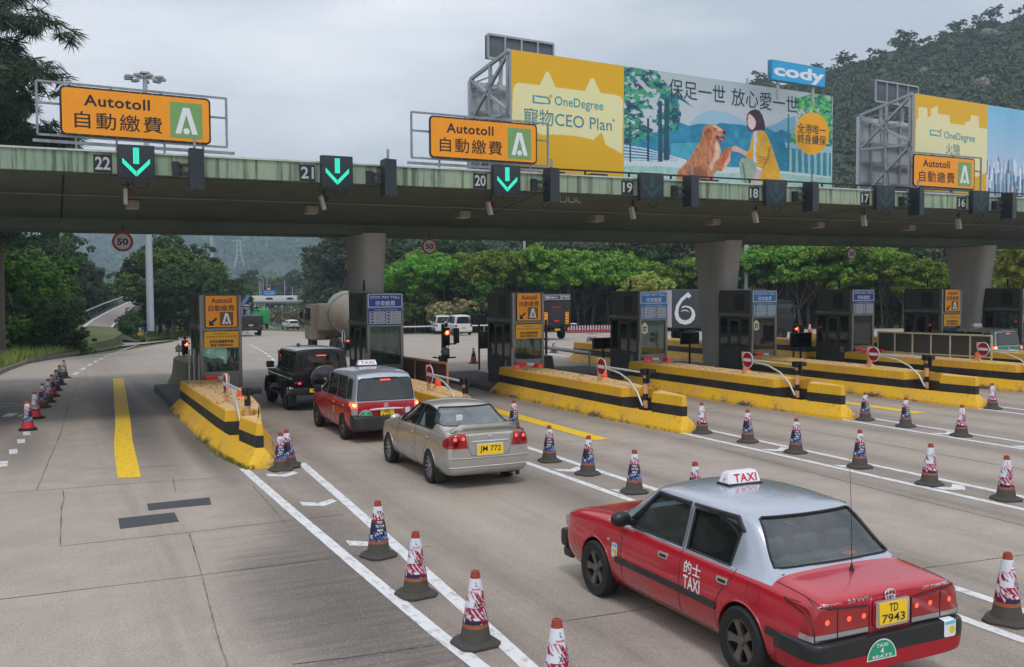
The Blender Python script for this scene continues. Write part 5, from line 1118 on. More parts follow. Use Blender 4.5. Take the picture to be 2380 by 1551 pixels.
    for s_ in (1, -1): b = MB(); b.box(3.28, 3.445, s_*.62-.14, s_*.62+.14, .62, .75, .02); b.build('headlight', lampC, root)
    g = bumper.patch('seats_badge', [(.135+.0, .365)]+[(.15*math.cos(a)+.0, .39+.15*math.sin(a)) for a in np.linspace(0, math.pi, 14)]+[(-.15, .365)], 'x', -1, .006, grn_s, root) if False else None
    cyb = .16; P = [(cyb+.165*math.cos(a), .375+.175*math.sin(a)) for a in np.linspace(0, math.pi, 16)]
    g = bumper.patch('seats_badge', P, 'x', -1, .006, INKW, root); P = [(cyb+.152*math.cos(a), .385+.155*math.sin(a)) for a in np.linspace(0, math.pi, 16)]; bumper.patch('green_field', P, 'x', -1, .008, grn_s, g)
    for s_, z0, z1, hw_ in (('TAXI', .482, .512, .065), ('4', .425, .475, .02), ('SEATS', .392, .418, .11)): bumper.text('lettering', s_, cyb+hw_, cyb-hw_, z0, z1, 'x', -1, INKW, g, .02, .010)
    st = bumper.patch('sticker', rrect(-.70, -.56, .44, .59, .02, 3), 'x', -1, .006, INKW, root); bumper.patch('flower', circ(-.655, .50, .035, 10), 'x', -1, .008, MATS['flower_yellow'], st); bumper.patch('band', [(-.69, .55), (-.57, .55), (-.57, .575), (-.69, .575)], 'x', -1, .008, MATS['sticker_cyan'], st)
    b = MB(); b.prism(rrect(-.19, .19, .625, .855, .03, 4), -1.135, -1.10, 'x'); pf = b.build('plate_frame', chrome, root); b = MB(); b.prism(rrect(-.155, .155, .65, .835, .01, 2), -1.143, -1.136, 'x'); pp = b.build('number_plate', plY, root)
    def xtext(s_, y0, y1, z0, z1, x): 
        V, F = text_raw(s_, .012); a, c2 = V.min(0), V.max(0); q = MB(); q.raw = True; q.add([(x, y0+(y1-y0)*(p[0]-a[0])/(c2[0]-a[0]), z0+(z1-z0)*(p[1]-a[1])/(c2[1]-a[1])) for p in V], F); return q
    xtext('TD', .05, -.05, .752, .822, -1.1445).build('lettering', INK, pp); xtext('7943', .13, -.13, .662, .735, -1.1445).build('lettering', INK, pp)
    emblem_ring(car, 0, .885, 'x', -1, .045, root)
    car.text('badge_lettering', 'TOYOTA', .72, .52, .872, .888, 'x', -1, chrome, root, .03); car.text('badge_lettering', '2.0 VVT-i', .46, .20, .865, .898, 'x', -1, chrome, root, .02); car.text('badge_lettering', 'LPG COMFORT', -.38, -.70, .872, .896, 'x', -1, chrome, root, .02)
    car.line('boot_gap', [(.76, .62), (.755, .88), (.74, .905)], 'x', -1, .005, seal, root, step=.03); car.line('boot_gap', [(-.76, .62), (-.755, .88), (-.74, .905)], 'x', -1, .005, seal, root, step=.03)
    for s_ in (1, -1): car.line('boot_gap', [(-1.06, s_*.735), (-.52, s_*.735)], 'z', 1, .005, seal, root)
    car.patch('fuel_flap_line', rrect(-.38, -.20, .70, .87, .04, 4), 'y', 1, .001, paint_mat('taxi_red', srgb(172, 0, 30)), root); car.line('fuel_flap_gap', rrect(-.38, -.20, .70, .87, .04, 4), 'y', 1, .003, seal, root, closed=True)
    h = car.hit('z', 1, -.66, .02); b = MB(); b.at(h[0]); b.lathe([(.028, -.01), (.02, .02), (.008, .06)], 10); b.tube([(0, 0, .05), (0, .01, .5), (.01, .03, 1.0)], [.004, .003, .002], 5); b.build('aerial', black, root)
    # roof sign
    b = MB(); b.at((1.0, 0, 1.485)); b.add([(-.10, -.205, 0), (.10, -.205, 0), (.10, .205, 0), (-.10, .205, 0), (-.06, -.18, .125), (.06, -.18, .125), (.06, .18, .125), (-.06, .18, .125)], [(0, 3, 2, 1), (4, 5, 6, 7), (0, 1, 5, 4), (1, 2, 6, 5), (2, 3, 7, 6), (3, 0, 4, 7)])
    bm = bmesh.new(); me = bpy.data.meshes.new('q'); me.from_pydata(b.v, [], b.f); bm.from_mesh(me); bmesh.ops.recalc_face_normals(bm, faces=bm.faces[:]); bmesh.ops.bevel(bm, geom=bm.edges[:], offset=.015, segments=2, affect='EDGES'); b = MB(); b.bm(bm); rs = b.build('roof_sign', mat('sign_white', srgb(228, 228, 234), .3, var=.03), root, 50)
    V, F = text_raw('TAXI', .02, 1.1, 1.1); a, c2 = V.min(0), V.max(0); q = MB(); q.raw = True
    for p in V: u = (p[0]-a[0])/(c2[0]-a[0]); w = (p[1]-a[1])/(c2[1]-a[1]); q.v.append((1.0-.1045+.04*(.2+.62*w), .13-.28*u, 1.485+.026+.08*w))
    q.f = list(F); q.mi = [0]*len(F); q.build('lettering', mat('ink_crimson', srgb(206, 20, 50), .5, var=0), rs)
    q = MB(); q.raw = True; V, F = text_raw('的\n士', .02, 1.0); a, c2 = V.min(0), V.max(0)
    for p in V: u = (p[0]-a[0])/(c2[0]-a[0]); w = (p[1]-a[1])/(c2[1]-a[1]); q.v.append((1.02-.05*u, .199-.022*w+.004, 1.485+.03+.075*w))
    q.f = list(F); q.mi = [0]*len(F); q.build('lettering', MATS['ink_crimson'], rs)
    b = MB(); b.at((1.0, 0, 1.478)); b.box(-.11, .11, -.21, .21, -.005, .012); b.build('sign_foot', black, rs)
    cabin(root, (1.15, .22), .70, .26, .48, 1.0)
    b = MB(); b.box(-.50, -.18, -.66, .66, .92, .985, .02); b.build('parcel_shelf', inner, root)
    b = MB(); b.ell((-.28, -.30, 1.01), (.05, .09, .02), 8, 5); b.build('shelf_toy', mat('toy_orange', srgb(220, 110, 30), .6), root)
    seated((6.31+.36, 6.96+1.15*.94, .46), R(90), mat('shirt_dark', srgb(50, 52, 60), .8), 'taxi driver, a dark head seen through the saloon taxi rear window')
    return root
taxi = saloon_taxi()
def textx(parent, name, s_, y0, y1, z0, z1, x, m, bold=.012):
    V, F = text_raw(s_, bold); a, c2 = V.min(0), V.max(0); q = MB(); q.raw = True
    q.add([(x, y0+(y1-y0)*(p[0]-a[0])/(c2[0]-a[0]), z0+(z1-z0)*(p[1]-a[1])/(c2[1]-a[1])) for p in V], F); return q.build(name, m, parent)
def platebox(root, x, y, z, w, h, lines, frame=None):
    b = MB(); b.prism(rrect(y-w/2-.012, y+w/2+.012, z-h/2-.012, z+h/2+.012, .012, 2), x-.004, x+.03, 'x'); f = b.build('plate_frame', frame or trim, root)
    b = MB(); b.prism(rrect(y-w/2, y+w/2, z-h/2, z+h/2, .008, 2), x-.009, x-.0045, 'x'); p = b.build('number_plate', plY, root); n = len(lines)
    for k, (t_, f_) in enumerate(lines): zc = z+h/2-h*(k+.5)/n; hh = h*.34/ n*(1 if n == 1 else 1.15); textx(p, 'lettering', t_, y+w*f_/2, y-w*f_/2, zc-hh, zc+hh, x-.0105, INK)
    return p
def smallbox(root, name, m, x0, x1, y0, y1, z0, z1, bev=.02):
    b = MB(); b.box(x0, x1, y0, y1, z0, z1, bev); return b.build(name, m, root)
# ---------------------------------------------------------------- silver sedan
def sedan():
    root = empty('sedan', (6.84, 16.16, 0), R(90), 'silver beige sedan with a boot spoiler waiting behind the red wagon taxi', 'car', sc=(.87, .94, .965)); D_, B_ = sec_deck, sec_roof
    S = [(-1.00, D_(.78, .34, .90, .97, .70), .25), (-.95, D_(.825, .24, .93, 1.01, .76)), (-.72, D_(.85, .21, .95, 1.04, .80)), (-.46, D_(.857, .20, .955, 1.055, .81)),
         (.16, B_(.857, .20, .955, 1.345, .555)), (.36, B_(.857, .20, .95, 1.40, .575)), (.75, B_(.857, .20, .95, 1.425, .59)), (1.15, B_(.857, .20, .95, 1.415, .59)), (1.42, B_(.857, .20, .95, 1.36, .58)),
         (2.28, D_(.857, .20, .93, 1.0, .80)), (2.5, D_(.855, .20, .90, .955)), (3.0, D_(.84, .20, .84, .885)), (3.32, D_(.78, .22, .74, .77)), (3.45, D_(.68, .26, .62, .65), .2)]
    surf = shell(S, [(6, .25)], 2); car = Car(surf); pm = paint_mat('champagne_metallic', srgb(186, 181, 174), metal=.6, rough=.30)
    side = [(-.03, .99), (.72, .985), (1.94, .96), (1.98, .985), (1.55, 1.25), (1.40, 1.315), (1.1, 1.355), (.62, 1.36), (.30, 1.315), (.10, 1.24), (-.03, 1.10)]
    rear = [(-.66, 1.075), (.66, 1.075), (.70, 1.10), (.545, 1.345), (.50, 1.355), (-.50, 1.355), (-.545, 1.345), (-.70, 1.10)]; wind = [(-.72, 1.0), (.72, 1.0), (.52, 1.355), (-.52, 1.355)]
    body(root, surf, 'body', pm, [side], [(rear, -.8, .3), (wind, 1.2, 2.4)], [(0, .30, .335, .42), (2.62, .30, .335, .42)])
    car.patch('rear_glass', rear, 'x', -1, -.012, GLM, root, xr=(-.8, .4)); car.patch('windscreen', wind, 'x', 1, -.012, GLS, root, xr=(1.1, 2.5)); car.line('rear_glass_seal', rear, 'x', -1, .012, seal, root, closed=True)
    for s_ in (1, -1):
        car.patch('side_window', side, 'y', s_, -.014, GLD, root); car.line('window_seal', side, 'y', s_, .012, seal, root, closed=True)
        car.patch('door_pillar', [(.80, .97), (.90, .97), (.88, 1.37), (.80, 1.37)], 'y', s_, .0, seal, root)
        for P in ([(.86, .26), (.86, .96)], [(1.98, .28), (2.0, .95)], [(.36, .34), (.34, .55), (.14, .72), (.0, .95)], [(.36, .27), (1.98, .27)]): car.line('door_gap', P, 'y', s_, .004, seal, root, off_=-.001, step=.03)
        car.line('side_moulding', [(.40, .56), (2.2, .54)], 'y', s_, .014, pm, root)
        for x in (.22, 1.12): car.patch('door_handle', rrect(x-.09, x+.09, .80, .84, .018, 3), 'y', s_, .018, pm, root, solid=.02)
        for x in (0, 2.62): car.line('arch_lip', [(x+.34*math.cos(a), .30+.34*math.sin(a)) for a in np.linspace(0, math.pi, 18)], 'y', s_, .010, pm, root, off_=-.002)
        b = MB(); b.at((1.84, s_*.93, 1.02), R(12*s_)); b.ell((0, 0, 0), (.09, .12, .075), 14, 10); b.build('mirror', pm, root, 80)
        y0, y1 = sorted((s_*.42, s_*.83)); P = [(s_*.44, .74), (s_*.80, .74), (s_*.86, .80), (s_*.74, .965), (s_*.62, .985), (s_*.48, .985)]
        L = car.patch('tail_lamp', P, 'x', -1, .012, lampR, root, xr=(-1.2, -.7)); car.patch('side_tail_lamp', [(-1.0, .75), (-.80, .75), (-.92, .96), (-1.0, .96)], 'y', s_, .012, lampR, root); car.line('divider', [(s_*.60, .745), (s_*.585, .975)], 'x', -1, .005, seal, L, off_=.012)
        for yy_, zz in ((.53, .91), (.68, .90)): car.patch('lit_spot', circ(s_*yy_, zz, .030, 10), 'x', -1, .018, lampL, L)
        smallbox(root, 'mud_flap', black, -.42, -.40, s_*.76-.10, s_*.76+.10, .08, .34, .005)
        for x in (0, 2.62): wheel(root, x, s_*.775, .30, .305, .185, .205, s_, spokes=12)
    sp = MB(); n = 17; pts = []
    for k in range(n): u = -1+2*k/(n-1); y = u*.70; z = 1.125-.012*u*u-.12*max(0, (abs(u)-.72)/.28)**1.3; pts.append((-.85+.07*u*u, y, z, .10-.03*abs(u)))
    V = []
    for x, y, z, c in pts: V += [(x-c, y, z+.012), (x-c*.2, y, z+.03), (x+c, y, z+.004), (x+c*.2, y, z-.008)]
    sp.add(V, [(4*k+a, 4*k+(a+1) % 4, 4*k+4+(a+1) % 4, 4*k+4+a) for k in range(n-1) for a in range(4)]+[(0, 1, 2, 3), (4*n-4, 4*n-3, 4*n-2, 4*n-1)]); sp.build('spoiler', pm, root, 50)
    car.line('boot_chrome', [(-.36, .845), (.36, .845)], 'x', -1, .016, chrome, root, off_=.008)
    car.line('boot_gap', [(.44, .99), (.42, .73), (.36, .60), (-.36, .60), (-.42, .73), (-.44, .99)], 'x', -1, .0045, seal, root, step=.03)
    car.line('bumper_moulding', [(-.78, .40), (.78, .40)], 'x', -1, .010, chrome, root, off_=.006); car.line('bumper_step', [(-.80, .565), (-.4, .555), (.4, .555), (.80, .565)], 'x', -1, .014, pm, root, off_=.004)
    h = car.hit('x', -1, 0, .71); platebox(root, h[0].x-.02, 0, .70, .50, .19, [('JM 772', .84)], notice)
    q = MB(); h = car.hit('x', -1, 0, .92); q.box(h[0].x-.008, h[0].x, -.04, .04, .895, .95, .003); q.build('maker_badge', chrome, root)
    car.text('badge_lettering', 'CIVIC', .70, .50, .655, .685, 'x', -1, chrome, root, .02); car.text('badge_lettering', 'VTi', -.60, -.72, .665, .69, 'x', -1, chrome, root, .02)
    b = MB(); b.cyl((-.98, -.50, .22), (-.80, -.50, .22), .03, 10); b.build('exhaust', steel, root); smallbox(root, 'sun_shade', notice, -.25, -.23, .25, .38, 1.1, 1.25, .004)
    b = MB(); b.box(3.3, 3.46, -.3, .3, .5, .62, .02); b.build('grille', trim, root)
    cabin(root, (1.2, .22), .68, .24, .47, 1.0); smallbox(root, 'parcel_shelf', mat('shelf_grey', srgb(110, 112, 112), .8), -.50, -.12, -.62, .62, .98, 1.02)
    return root
sedan()
# ---------------------------------------------------------------- tall red wagon taxi, and the green one
def wagon(loc, col, label, plate_lines, sc, far=False):
    root = empty('taxi', loc, R(90), label, 'taxi', sc=sc); D_, B_ = sec_deck, sec_roof
    S = [(-.80, B_(.80, .34, .92, 1.50, .60, .76), .5, .13), (-.74, B_(.835, .26, .92, 1.58, .635, .80), 0, .12), (-.55, B_(.845, .22, .92, 1.63, .655), 0, .06), (.2, B_(.845, .22, .92, 1.665, .665)), (1.0, B_(.845, .22, .92, 1.66, .66)), (1.55, B_(.845, .22, .92, 1.60, .64)), (1.75, B_(.845, .22, .92, 1.54, .62)),
         (2.75, D_(.84, .22, .92, 1.02)), (3.05, D_(.82, .22, .88, .95)), (3.32, D_(.76, .24, .76, .80)), (3.42, D_(.68, .30, .62, .66), .3)]
    surf = shell(S, [(6, .3), (9, .2)], 2); car = Car(surf); nm = 'wagon_paint_'+('green' if far else 'red')
    pm = paint_mat(nm, col, srgb(176, 182, 192), (.955, -1.2, 2.5), rough=.28); pm2 = paint_mat(nm+'_plain', col)
    s1 = [(-.10, .98), (.66, .98), (.66, 1.50), (-.06, 1.50), (-.10, 1.42)]; s2 = [(.75, .98), (1.62, .98), (1.60, 1.44), (1.55, 1.49), (.75, 1.50)]; s3 = [(-.52, 1.02), (-.18, 1.0), (-.16, 1.47), (-.42, 1.47), (-.48, 1.42)]; s4 = [(1.70, .98), (2.32, .98), (1.70, 1.38)]
    rear = [(-.70, .985), (.70, .985), (.64, 1.46), (.58, 1.50), (-.58, 1.50), (-.64, 1.46)]; wind = [(-.70, 1.03), (.70, 1.03), (.56, 1.50), (-.56, 1.50)]
    body(root, surf, 'body', pm, [s1, s2, s3, s4], [(rear, -1.2, -.35), (wind, 1.5, 2.8)], [(0, .31, .345, .42), (2.55, .31, .345, .42)])
    G1 = car.patch('rear_glass', rear, 'x', -1, -.004, GLD, root, xr=(-1, -.2)); car.patch('windscreen', wind, 'x', 1, -.012, GLS, root, xr=(1.3, 2.9)); car.line('rear_glass_seal', rear, 'x', -1, .010, seal, root, closed=True)
    car.patch('brake_light', rrect(-.13, .13, 1.445, 1.475, .01, 2), 'x', -1, .02, lampL, root); b = MB(); h = car.hit('x', -1, 0, 1.50); b.prism([(-.30, 0), (.30, 0), (.14, -.06), (-.14, -.06)], h[0].x-.02, h[0].x+.03, 'x'); b.v = [(p[0], p[1], p[2]+1.52) for p in b.v]; b.build('light_shroud', black, root)
    for s_ in (1, -1):
        for P, g in ((s1, GLD), (s2, GLD), (s3, GLD), (s4, GLD)): car.patch('side_window', P, 'y', s_, -.012, g, root); car.line('window_seal', P, 'y', s_, .011, seal, root, closed=True)
        for P in ([(.70, .28), (.70, 1.50)], [(-.14, .66), (-.14, .96)], [(1.66, .28), (1.66, .96)], [(.34, .28), (1.66, .28)]): car.line('door_gap', P, 'y', s_, .0045, seal, root, off_=-.001, step=.03)
        car.line('slider_rail', [(-.62, .72), (-.10, .73)], 'y', s_, .010, seal, root)
        for x in (.12, 1.0): car.patch('door_handle', rrect(x-.09, x+.09, .80, .835, .015, 3), 'y', s_, .018, chrome, root, solid=.02)
        car.text('lettering', '的士\nTAXI', *( (.90, .74) if s_ > 0 else (.74, .90)), .58, .74, 'y', s_, INKW, root, .01)
        for x in (0, 2.55): car.line('arch_lip', [(x+.35*math.cos(a), .31+.35*math.sin(a)) for a in np.linspace(0, math.pi, 18)], 'y', s_, .012, pm2, root, off_=-.002)
        b = MB(); b.at((1.95, s_*.95, 1.06)); b.box(-.06, .06, -.09, .09, -.09, .09, .03); b.build('mirror', black, root)
        y0, y1 = sorted((s_*.695, s_*.81)); L = car.patch('tail_lamp', [(y0, .66), (y1, .66), (y1, .95), (y0, .95)], 'x', -1, .022, lampC, root, solid=.04); car.patch('lit_lens', [(y0, .82), (y1, .82), (y1, .95), (y0, .95)], 'x', -1, .027, lampL, L); car.patch('lit_spot', circ((y0+y1)/2, .885, .035, 10), 'x', -1, .032, lampA, L)
        car.patch('side_tail_lamp', [(-.80, .66), (-.70, .66), (-.74, .95), (-.80, .95)], 'y', s_, .014, lampR, root)
        for x in (0, 2.55): wheel(root, x, s_*.765, .31, .315, .18, .195, s_, spokes=5, m=rimD)
    S2 = [(-.93, [(0, .32), (.60, .32), (.72, .35), (.76, .45), (.77, .52), (.76, .58), (.72, .60), (0, .60)], .5), (-.86, [(0, .28), (.72, .28), (.81, .32), (.835, .45), (.84, .54), (.835, .66), (.80, .64), (0, .62)]), (-.62, [(0, .26), (.74, .26), (.83, .30), (.855, .45), (.86, .54), (.85, .68), (.82, .70), (0, .66)])]
    bp = shell(S2, [(6, .4)], 2); bp.materials.append(mat('bumper_dark', srgb(40, 41, 45), .5, var=.15, dirt=.3, dcol=(.1, .09, .085))); bp.polygons.foreach_set('use_smooth', [True]*len(bp.polygons)); link('rear_bumper', bp, root)
    b = MB(); b.tube([(-.85, .42*u, .775+.012*(1-u*u)) for u in np.linspace(-1, 1, 13)], [.012+.018*(1-abs(u)**4) for u in np.linspace(-1, 1, 13)], 8); b.build('boot_garnish', chrome, root)
    emblem_ring(car, 0, .87, 'x', -1, .042, root); h = car.hit('x', -1, 0, .66); platebox(root, h[0].x-.03, -.02, .675, .34, .20, plate_lines)
    cy = .50; P = [(cy+.165*math.cos(a), .605+.17*math.sin(a)) for a in np.linspace(0, math.pi, 16)]; g = car.patch('seats_badge', P, 'x', -1, .006, INKW, root); P = [(cy+.152*math.cos(a), .615+.15*math.sin(a)) for a in np.linspace(0, math.pi, 16)]; car.patch('green_field', P, 'x', -1, .008, grn_s, g)
    for t_, z0, z1, hw_ in (('TAXI', .715, .745, .06), ('4', .665, .710, .02), ('SEATS', .628, .655, .10)): car.text('lettering', t_, cy+hw_, cy-hw_, z0, z1, 'x', -1, INKW, g, .02, .010)
    car.patch('sticker', rrect(-.60, -.47, .66, .79, .02, 3), 'x', -1, .006, notice, root)
    b = MB(); V0 = [(-.09, -.24, 0), (.09, -.24, 0), (.09, .24, 0), (-.09, .24, 0), (-.055, -.21, .115), (.055, -.21, .115), (.055, .21, .115), (-.055, .21, .115)]; b.at((.75, 0, 1.715)); b.add(V0, [(0, 3, 2, 1), (4, 5, 6, 7), (0, 1, 5, 4), (1, 2, 6, 5), (2, 3, 7, 6), (3, 0, 4, 7)]); rs = b.build('roof_sign', mat('sign_white', srgb(228, 228, 234), .3, var=.03), root)
    V, F = text_raw('TAXI', .01, 1.1, 1.1); a, c2 = V.min(0), V.max(0); q = MB(); q.raw = True
    for p in V: u = (p[0]-a[0])/(c2[0]-a[0]); w = (p[1]-a[1])/(c2[1]-a[1]); q.v.append((.75-.093+.035*(.2+.62*w), .17-.34*u, 1.715+.023+.071*w))
    q.f = list(F); q.mi = [0]*len(F); q.build('lettering', MATS['ink_crimson'], rs)
    cabin(root, (1.35, .35), .66, .24, .50, 1.0); b = MB(); b.box(3.3, 3.45, -.3, .3, .5, .66, .02); b.build('grille', trim, root)
    return root
wagon((6.84, 21.75, 0), srgb(168, 10, 36), 'tall red wagon taxi with a silver roof, between sedan and black off-roader', [('XL', .5), ('3401', .8)], (.93, .955, .955))
wagon((35.5, 28.1, 0), srgb(12, 116, 78), 'green wagon taxi with a silver roof at the right edge of the photo', [('RE', .5), ('2018', .8)], (1., 1., 1.), True)
# ---------------------------------------------------------------- black box-shaped off-roader
def offroader():
    root = empty('off_roader', (6.97, 27.95, 0), R(90), 'black boxy off-roader with a spare wheel on its back door', 'car', sc=(.82, 1., .905)); b_ = paint_mat('gloss_black', (.006, .006, .007), rough=.2, grime=.03)
    def sc_(hb, zt, hr, zb=.50): return [(0, zb), (hb*.9, zb), (hb, zb+.03), (hb, .8), (hb, 1.08), (hb+.012, 1.14), (hb-.02, 1.19), (hb-.03, 1.24), (hr+.02, zt-.14), (hr, zt-.06), (hr*.9, zt-.005), (0, zt+.02)]
    def hd(hb, zt, zb=.50): return [(0, zb), (hb*.9, zb), (hb, zb+.03), (hb, .8), (hb, zt-.14), (hb+.005, zt-.1), (hb-.02, zt-.06), (hb*.9, zt-.04), (hb*.8, zt-.02), (hb*.6, zt), (hb*.3, zt+.01), (0, zt+.01)]
    S = [(-.86, sc_(.80, 1.92, .68), .85), (-.84, sc_(.80, 1.93, .685), .3), (-.2, sc_(.80, 1.95, .69)), (.8, sc_(.80, 1.95, .69)), (1.72, sc_(.80, 1.93, .68)), (1.80, sc_(.80, 1.91, .67), .5), (2.14, hd(.80, 1.26), .3), (2.25, hd(.80, 1.25)), (3.1, hd(.80, 1.20)), (3.36, hd(.80, 1.18), .3), (3.39, hd(.79, 1.16), .85)]
    surf = shell(S, [(2, .8), (5, .6), (6, .5), (9, .5)], 2); car = Car(surf)
    s1 = [(-.62, 1.27), (-.02, 1.27), (-.02, 1.76), (-.62, 1.76)]; s2 = [(.08, 1.27), (.80, 1.27), (.80, 1.76), (.08, 1.76)]; s3 = [(.90, 1.27), (1.80, 1.27), (1.74, 1.76), (.90, 1.76)]; rear = rrect(-.52, .52, 1.28, 1.74, .06); wind = [(-.66, 1.28), (.66, 1.28), (.60, 1.78), (-.60, 1.78)]
    body(root, surf, 'body', b_, [s1, s2, s3], [(rear, -1.1, -.5), (wind, 1.6, 2.4)], [(0, .42, .47, .45), (2.85, .42, .47, .45)])
    car.patch('rear_glass', rear, 'x', -1, -.006, GLD, root, xr=(-1, -.5)); car.line('rear_glass_seal', rear, 'x', -1, .016, seal, root, closed=True); car.patch('windscreen', wind, 'x', 1, -.01, GLS, root, xr=(1.4, 2.5))
    car.line('back_door_gap', rrect(-.62, .62, .62, 1.84, .05), 'x', -1, .007, seal, root, closed=True); car.patch('brake_light', rrect(-.14, .14, 1.715, 1.745, .01, 2), 'x', -1, .03, lampL, root)
    car.line('rain_gutter', [(-.84, .0), (-.84, .0)], 'x', -1, .01, b_, root)
    for s_ in (1, -1):
        for P in (s1, s2, s3): car.patch('side_window', P, 'y', s_, -.008, GLD, root); car.line('window_seal', P, 'y', s_, .012, seal, root, closed=True)
        for P in ([(.03, .6), (.03, 1.85)], [(.85, .55), (.85, 1.85)], [(1.90, .55), (1.90, 1.20)]): car.line('door_gap', P, 'y', s_, .005, seal, root)
        car.line('side_moulding', [(-.80, 1.0), (3.3, 1.0)], 'y', s_, .022, b_, root); car.line('roof_gutter', [(-.83, 1.845), (1.75, 1.845)], 'y', s_, .014, b_, root)
        for x in (0, 2.85):
            f = MB(); out = []; n = 14
            for k in range(n+1): a = R(-12)+(math.pi+R(24))*k/n; out.append((x+.50*math.cos(a), .42+.50*math.sin(a)))
            inn = [(x+(p[0]-x)*.88, .42+(p[1]-.42)*.88) for p in out]; y0, y1 = s_*.78, s_*.92
            f.add([(p[0], y0, p[1]) for p in out]+[(p[0], y1, p[1]-.01) for p in out]+[(p[0], y1, p[1]) for p in inn]+[(p[0], y0, p[1]) for p in inn], [(k+q*(n+1), k+1+q*(n+1), k+1+((q+1) % 4)*(n+1), k+((q+1) % 4)*(n+1)) for k in range(n) for q in range(4)]); f.build('wheel_arch_flare', b_, root, 30)
            wheel(root, x, s_*.77, .42, .42, .25, .26, s_, spokes=5, m=rimD)
        smallbox(root, 'running_board', trim, .50, 2.35, s_*.80-.12, s_*.80+.12, .42, .48, .015)
        b = MB(); b.at((1.86, s_*.98, 1.32)); b.box(-.07, .07, -.11, .11, -.09, .12, .03); b.build('mirror', black, root)
        L = smallbox(root, 'tail_lamp', mat('tail_lamp_dark', srgb(110, 10, 22), .15, coat=1), -.915, -.86, s_*.66-.11, s_*.66+.11, .83, .93, .01); b = MB(); b.box(-.919, -.916, s_*.64-.04, s_*.64+.03, .855, .905); b.build('lit_spot', mat('lamp_pink', (.9, .10, .18), .3, var=0, emit=.8), L)
        smallbox(root, 'mud_flap', black, -.56, -.54, s_*.78-.12, s_*.78+.12, .14, .5, .005)
    smallbox(root, 'rear_bumper', mat('bumper_black', srgb(30, 31, 34), .4, var=.1), -1.02, -.86, -.82, .82, .52, .74, .04)
    b = MB(); b.lathe([(.05, -1.13), (.30, -1.13), (.37, -1.10), (.38, -.94), (.30, -.90), (.05, -.88)], 32, 'x', c=(0, -.05, 1.02)); sp = b.build('spare_wheel', b_, root, 50); b = MB(); b.lathe([(.385, -1.08), (.40, -1.07), (.40, -1.0), (.385, -.99)], 32, 'x', c=(0, -.05, 1.02), caps=False); b.build('cover_rim', mat('dark_chrome', srgb(120, 122, 126), .2, .9), sp); b = MB(); b.lathe([(.045, -1.145), (.035, -1.13)], 16, 'x', c=(0, -.05, 1.02)); b.build('cap_badge', chrome, sp); b = MB(); b.prism(rrect(-.14, .06, .73, .82, .04), -1.142, -1.131, 'x'); b.build('sticker', notice, sp)
    platebox(root, -1.03, .12, .655, .50, .12, [('WS 1380', .84)]); cabin(root, (1.15, .25), .66, .5, .8, 1.2)
    b = MB(); b.lathe([(.06, 1.93), (.05, 2.0), (.02, 2.03)], 12, c=(1.2, .25, 0)); b.build('roof_antenna', b_, root); smallbox(root, 'grille', trim, 3.38, 3.42, -.4, .4, .85, 1.1)
    return root
offroader()
# ---------------------------------------------------------------- small cars and vans far off
def small_car(kind, p, rz, col, label, lines, lit=False, L=None):
    """kind: hatch / van; origin under the rear axle"""
    root = empty('car' if kind == 'hatch' else 'van', tuple(p), rz, label, 'car' if kind == 'hatch' else 'van'); D_, B_ = sec_deck, sec_roof; H_ = 1.52 if kind == 'hatch' else 1.86; w = .86; bl = .95 if kind == 'hatch' else 1.02
    S = [(-.82, B_(w*.93, .36, bl, H_-.14, .60), .4, .22 if kind == 'hatch' else .08), (-.70, B_(w, .26, bl, H_-.05, .64), 0, .2 if kind == 'hatch' else .05), (.2, B_(w, .25, bl, H_, .68)), (1.1, B_(w, .25, bl, H_-.01, .68)), (1.7, B_(w, .25, bl, H_-.08, .65)), (2.6 if kind == 'hatch' else 2.75, D_(w, .25, bl, bl+.10)), (3.2, D_(w*.95, .26, bl-.12, bl-.06)), (3.42, D_(w*.82, .30, bl-.3, bl-.25), .3)]
    surf = shell(S, [(6, .3)], 2); car = Car(surf); pm = paint_mat('paint_'+str(tuple(round(c, 2) for c in col)), col, rough=.3); zt = H_-.16
    side = [(-.45, bl+.06), (2.05, bl+.05), (1.55, zt), (-.30, zt)]; rear = [(-.70, bl+.06), (.70, bl+.06), (.58, zt), (-.58, zt)]; wind = [(-.70, bl+.12), (.70, bl+.12), (.56, zt), (-.56, zt)]
    o = body(root, surf, 'body', pm, [], [], [(0, .32, .36, .44), (2.6, .32, .36, .44)])
    gl = mat('dark_glazing', (.02, .024, .026), .06, spec=.8, var=.1); car.patch('rear_glass', rear, 'x', -1, .004, gl, root); car.patch('windscreen', wind, 'x', 1, .004, gl, root)
    for s_ in (1, -1):
        for a, b in ((-.45, .34), (.42, 1.22), (1.30, 2.1)):
            P = [(max(a, -.45), bl+.06), (b, bl+.06), (min(b, 1.6), zt), (max(a, -.30), zt)]; car.patch('side_window', P, 'y', s_, .004, gl, root)
        y0, y1 = sorted((s_*.60, s_*.80)); car.patch('tail_lamp', [(y0, .78), (y1, .78), (y1, .95), (y0, .95)], 'x', -1, .01, lampL if lit else lampR, root)
        for x in (0, 2.6): wheel(root, x, s_*.78, .32, .32, .19, .21, s_, spokes=5)
        b = MB(); b.at((1.9, s_*.95, bl+.1)); b.box(-.05, .05, -.09, .09, -.07, .08, .02); b.build('mirror', pm, root)
    car.patch('rear_bumper', [(-.80, .34), (.80, .34), (.80, .56), (-.80, .56)], 'x', -1, .02, trim if kind == 'hatch' else pm, root, solid=.02); h = car.hit('x', -1, 0, .68); platebox(root, h[0].x-.01, 0, .68, .42, .12, [(lines, .8)])
    return root
WH = srgb(206, 208, 212)
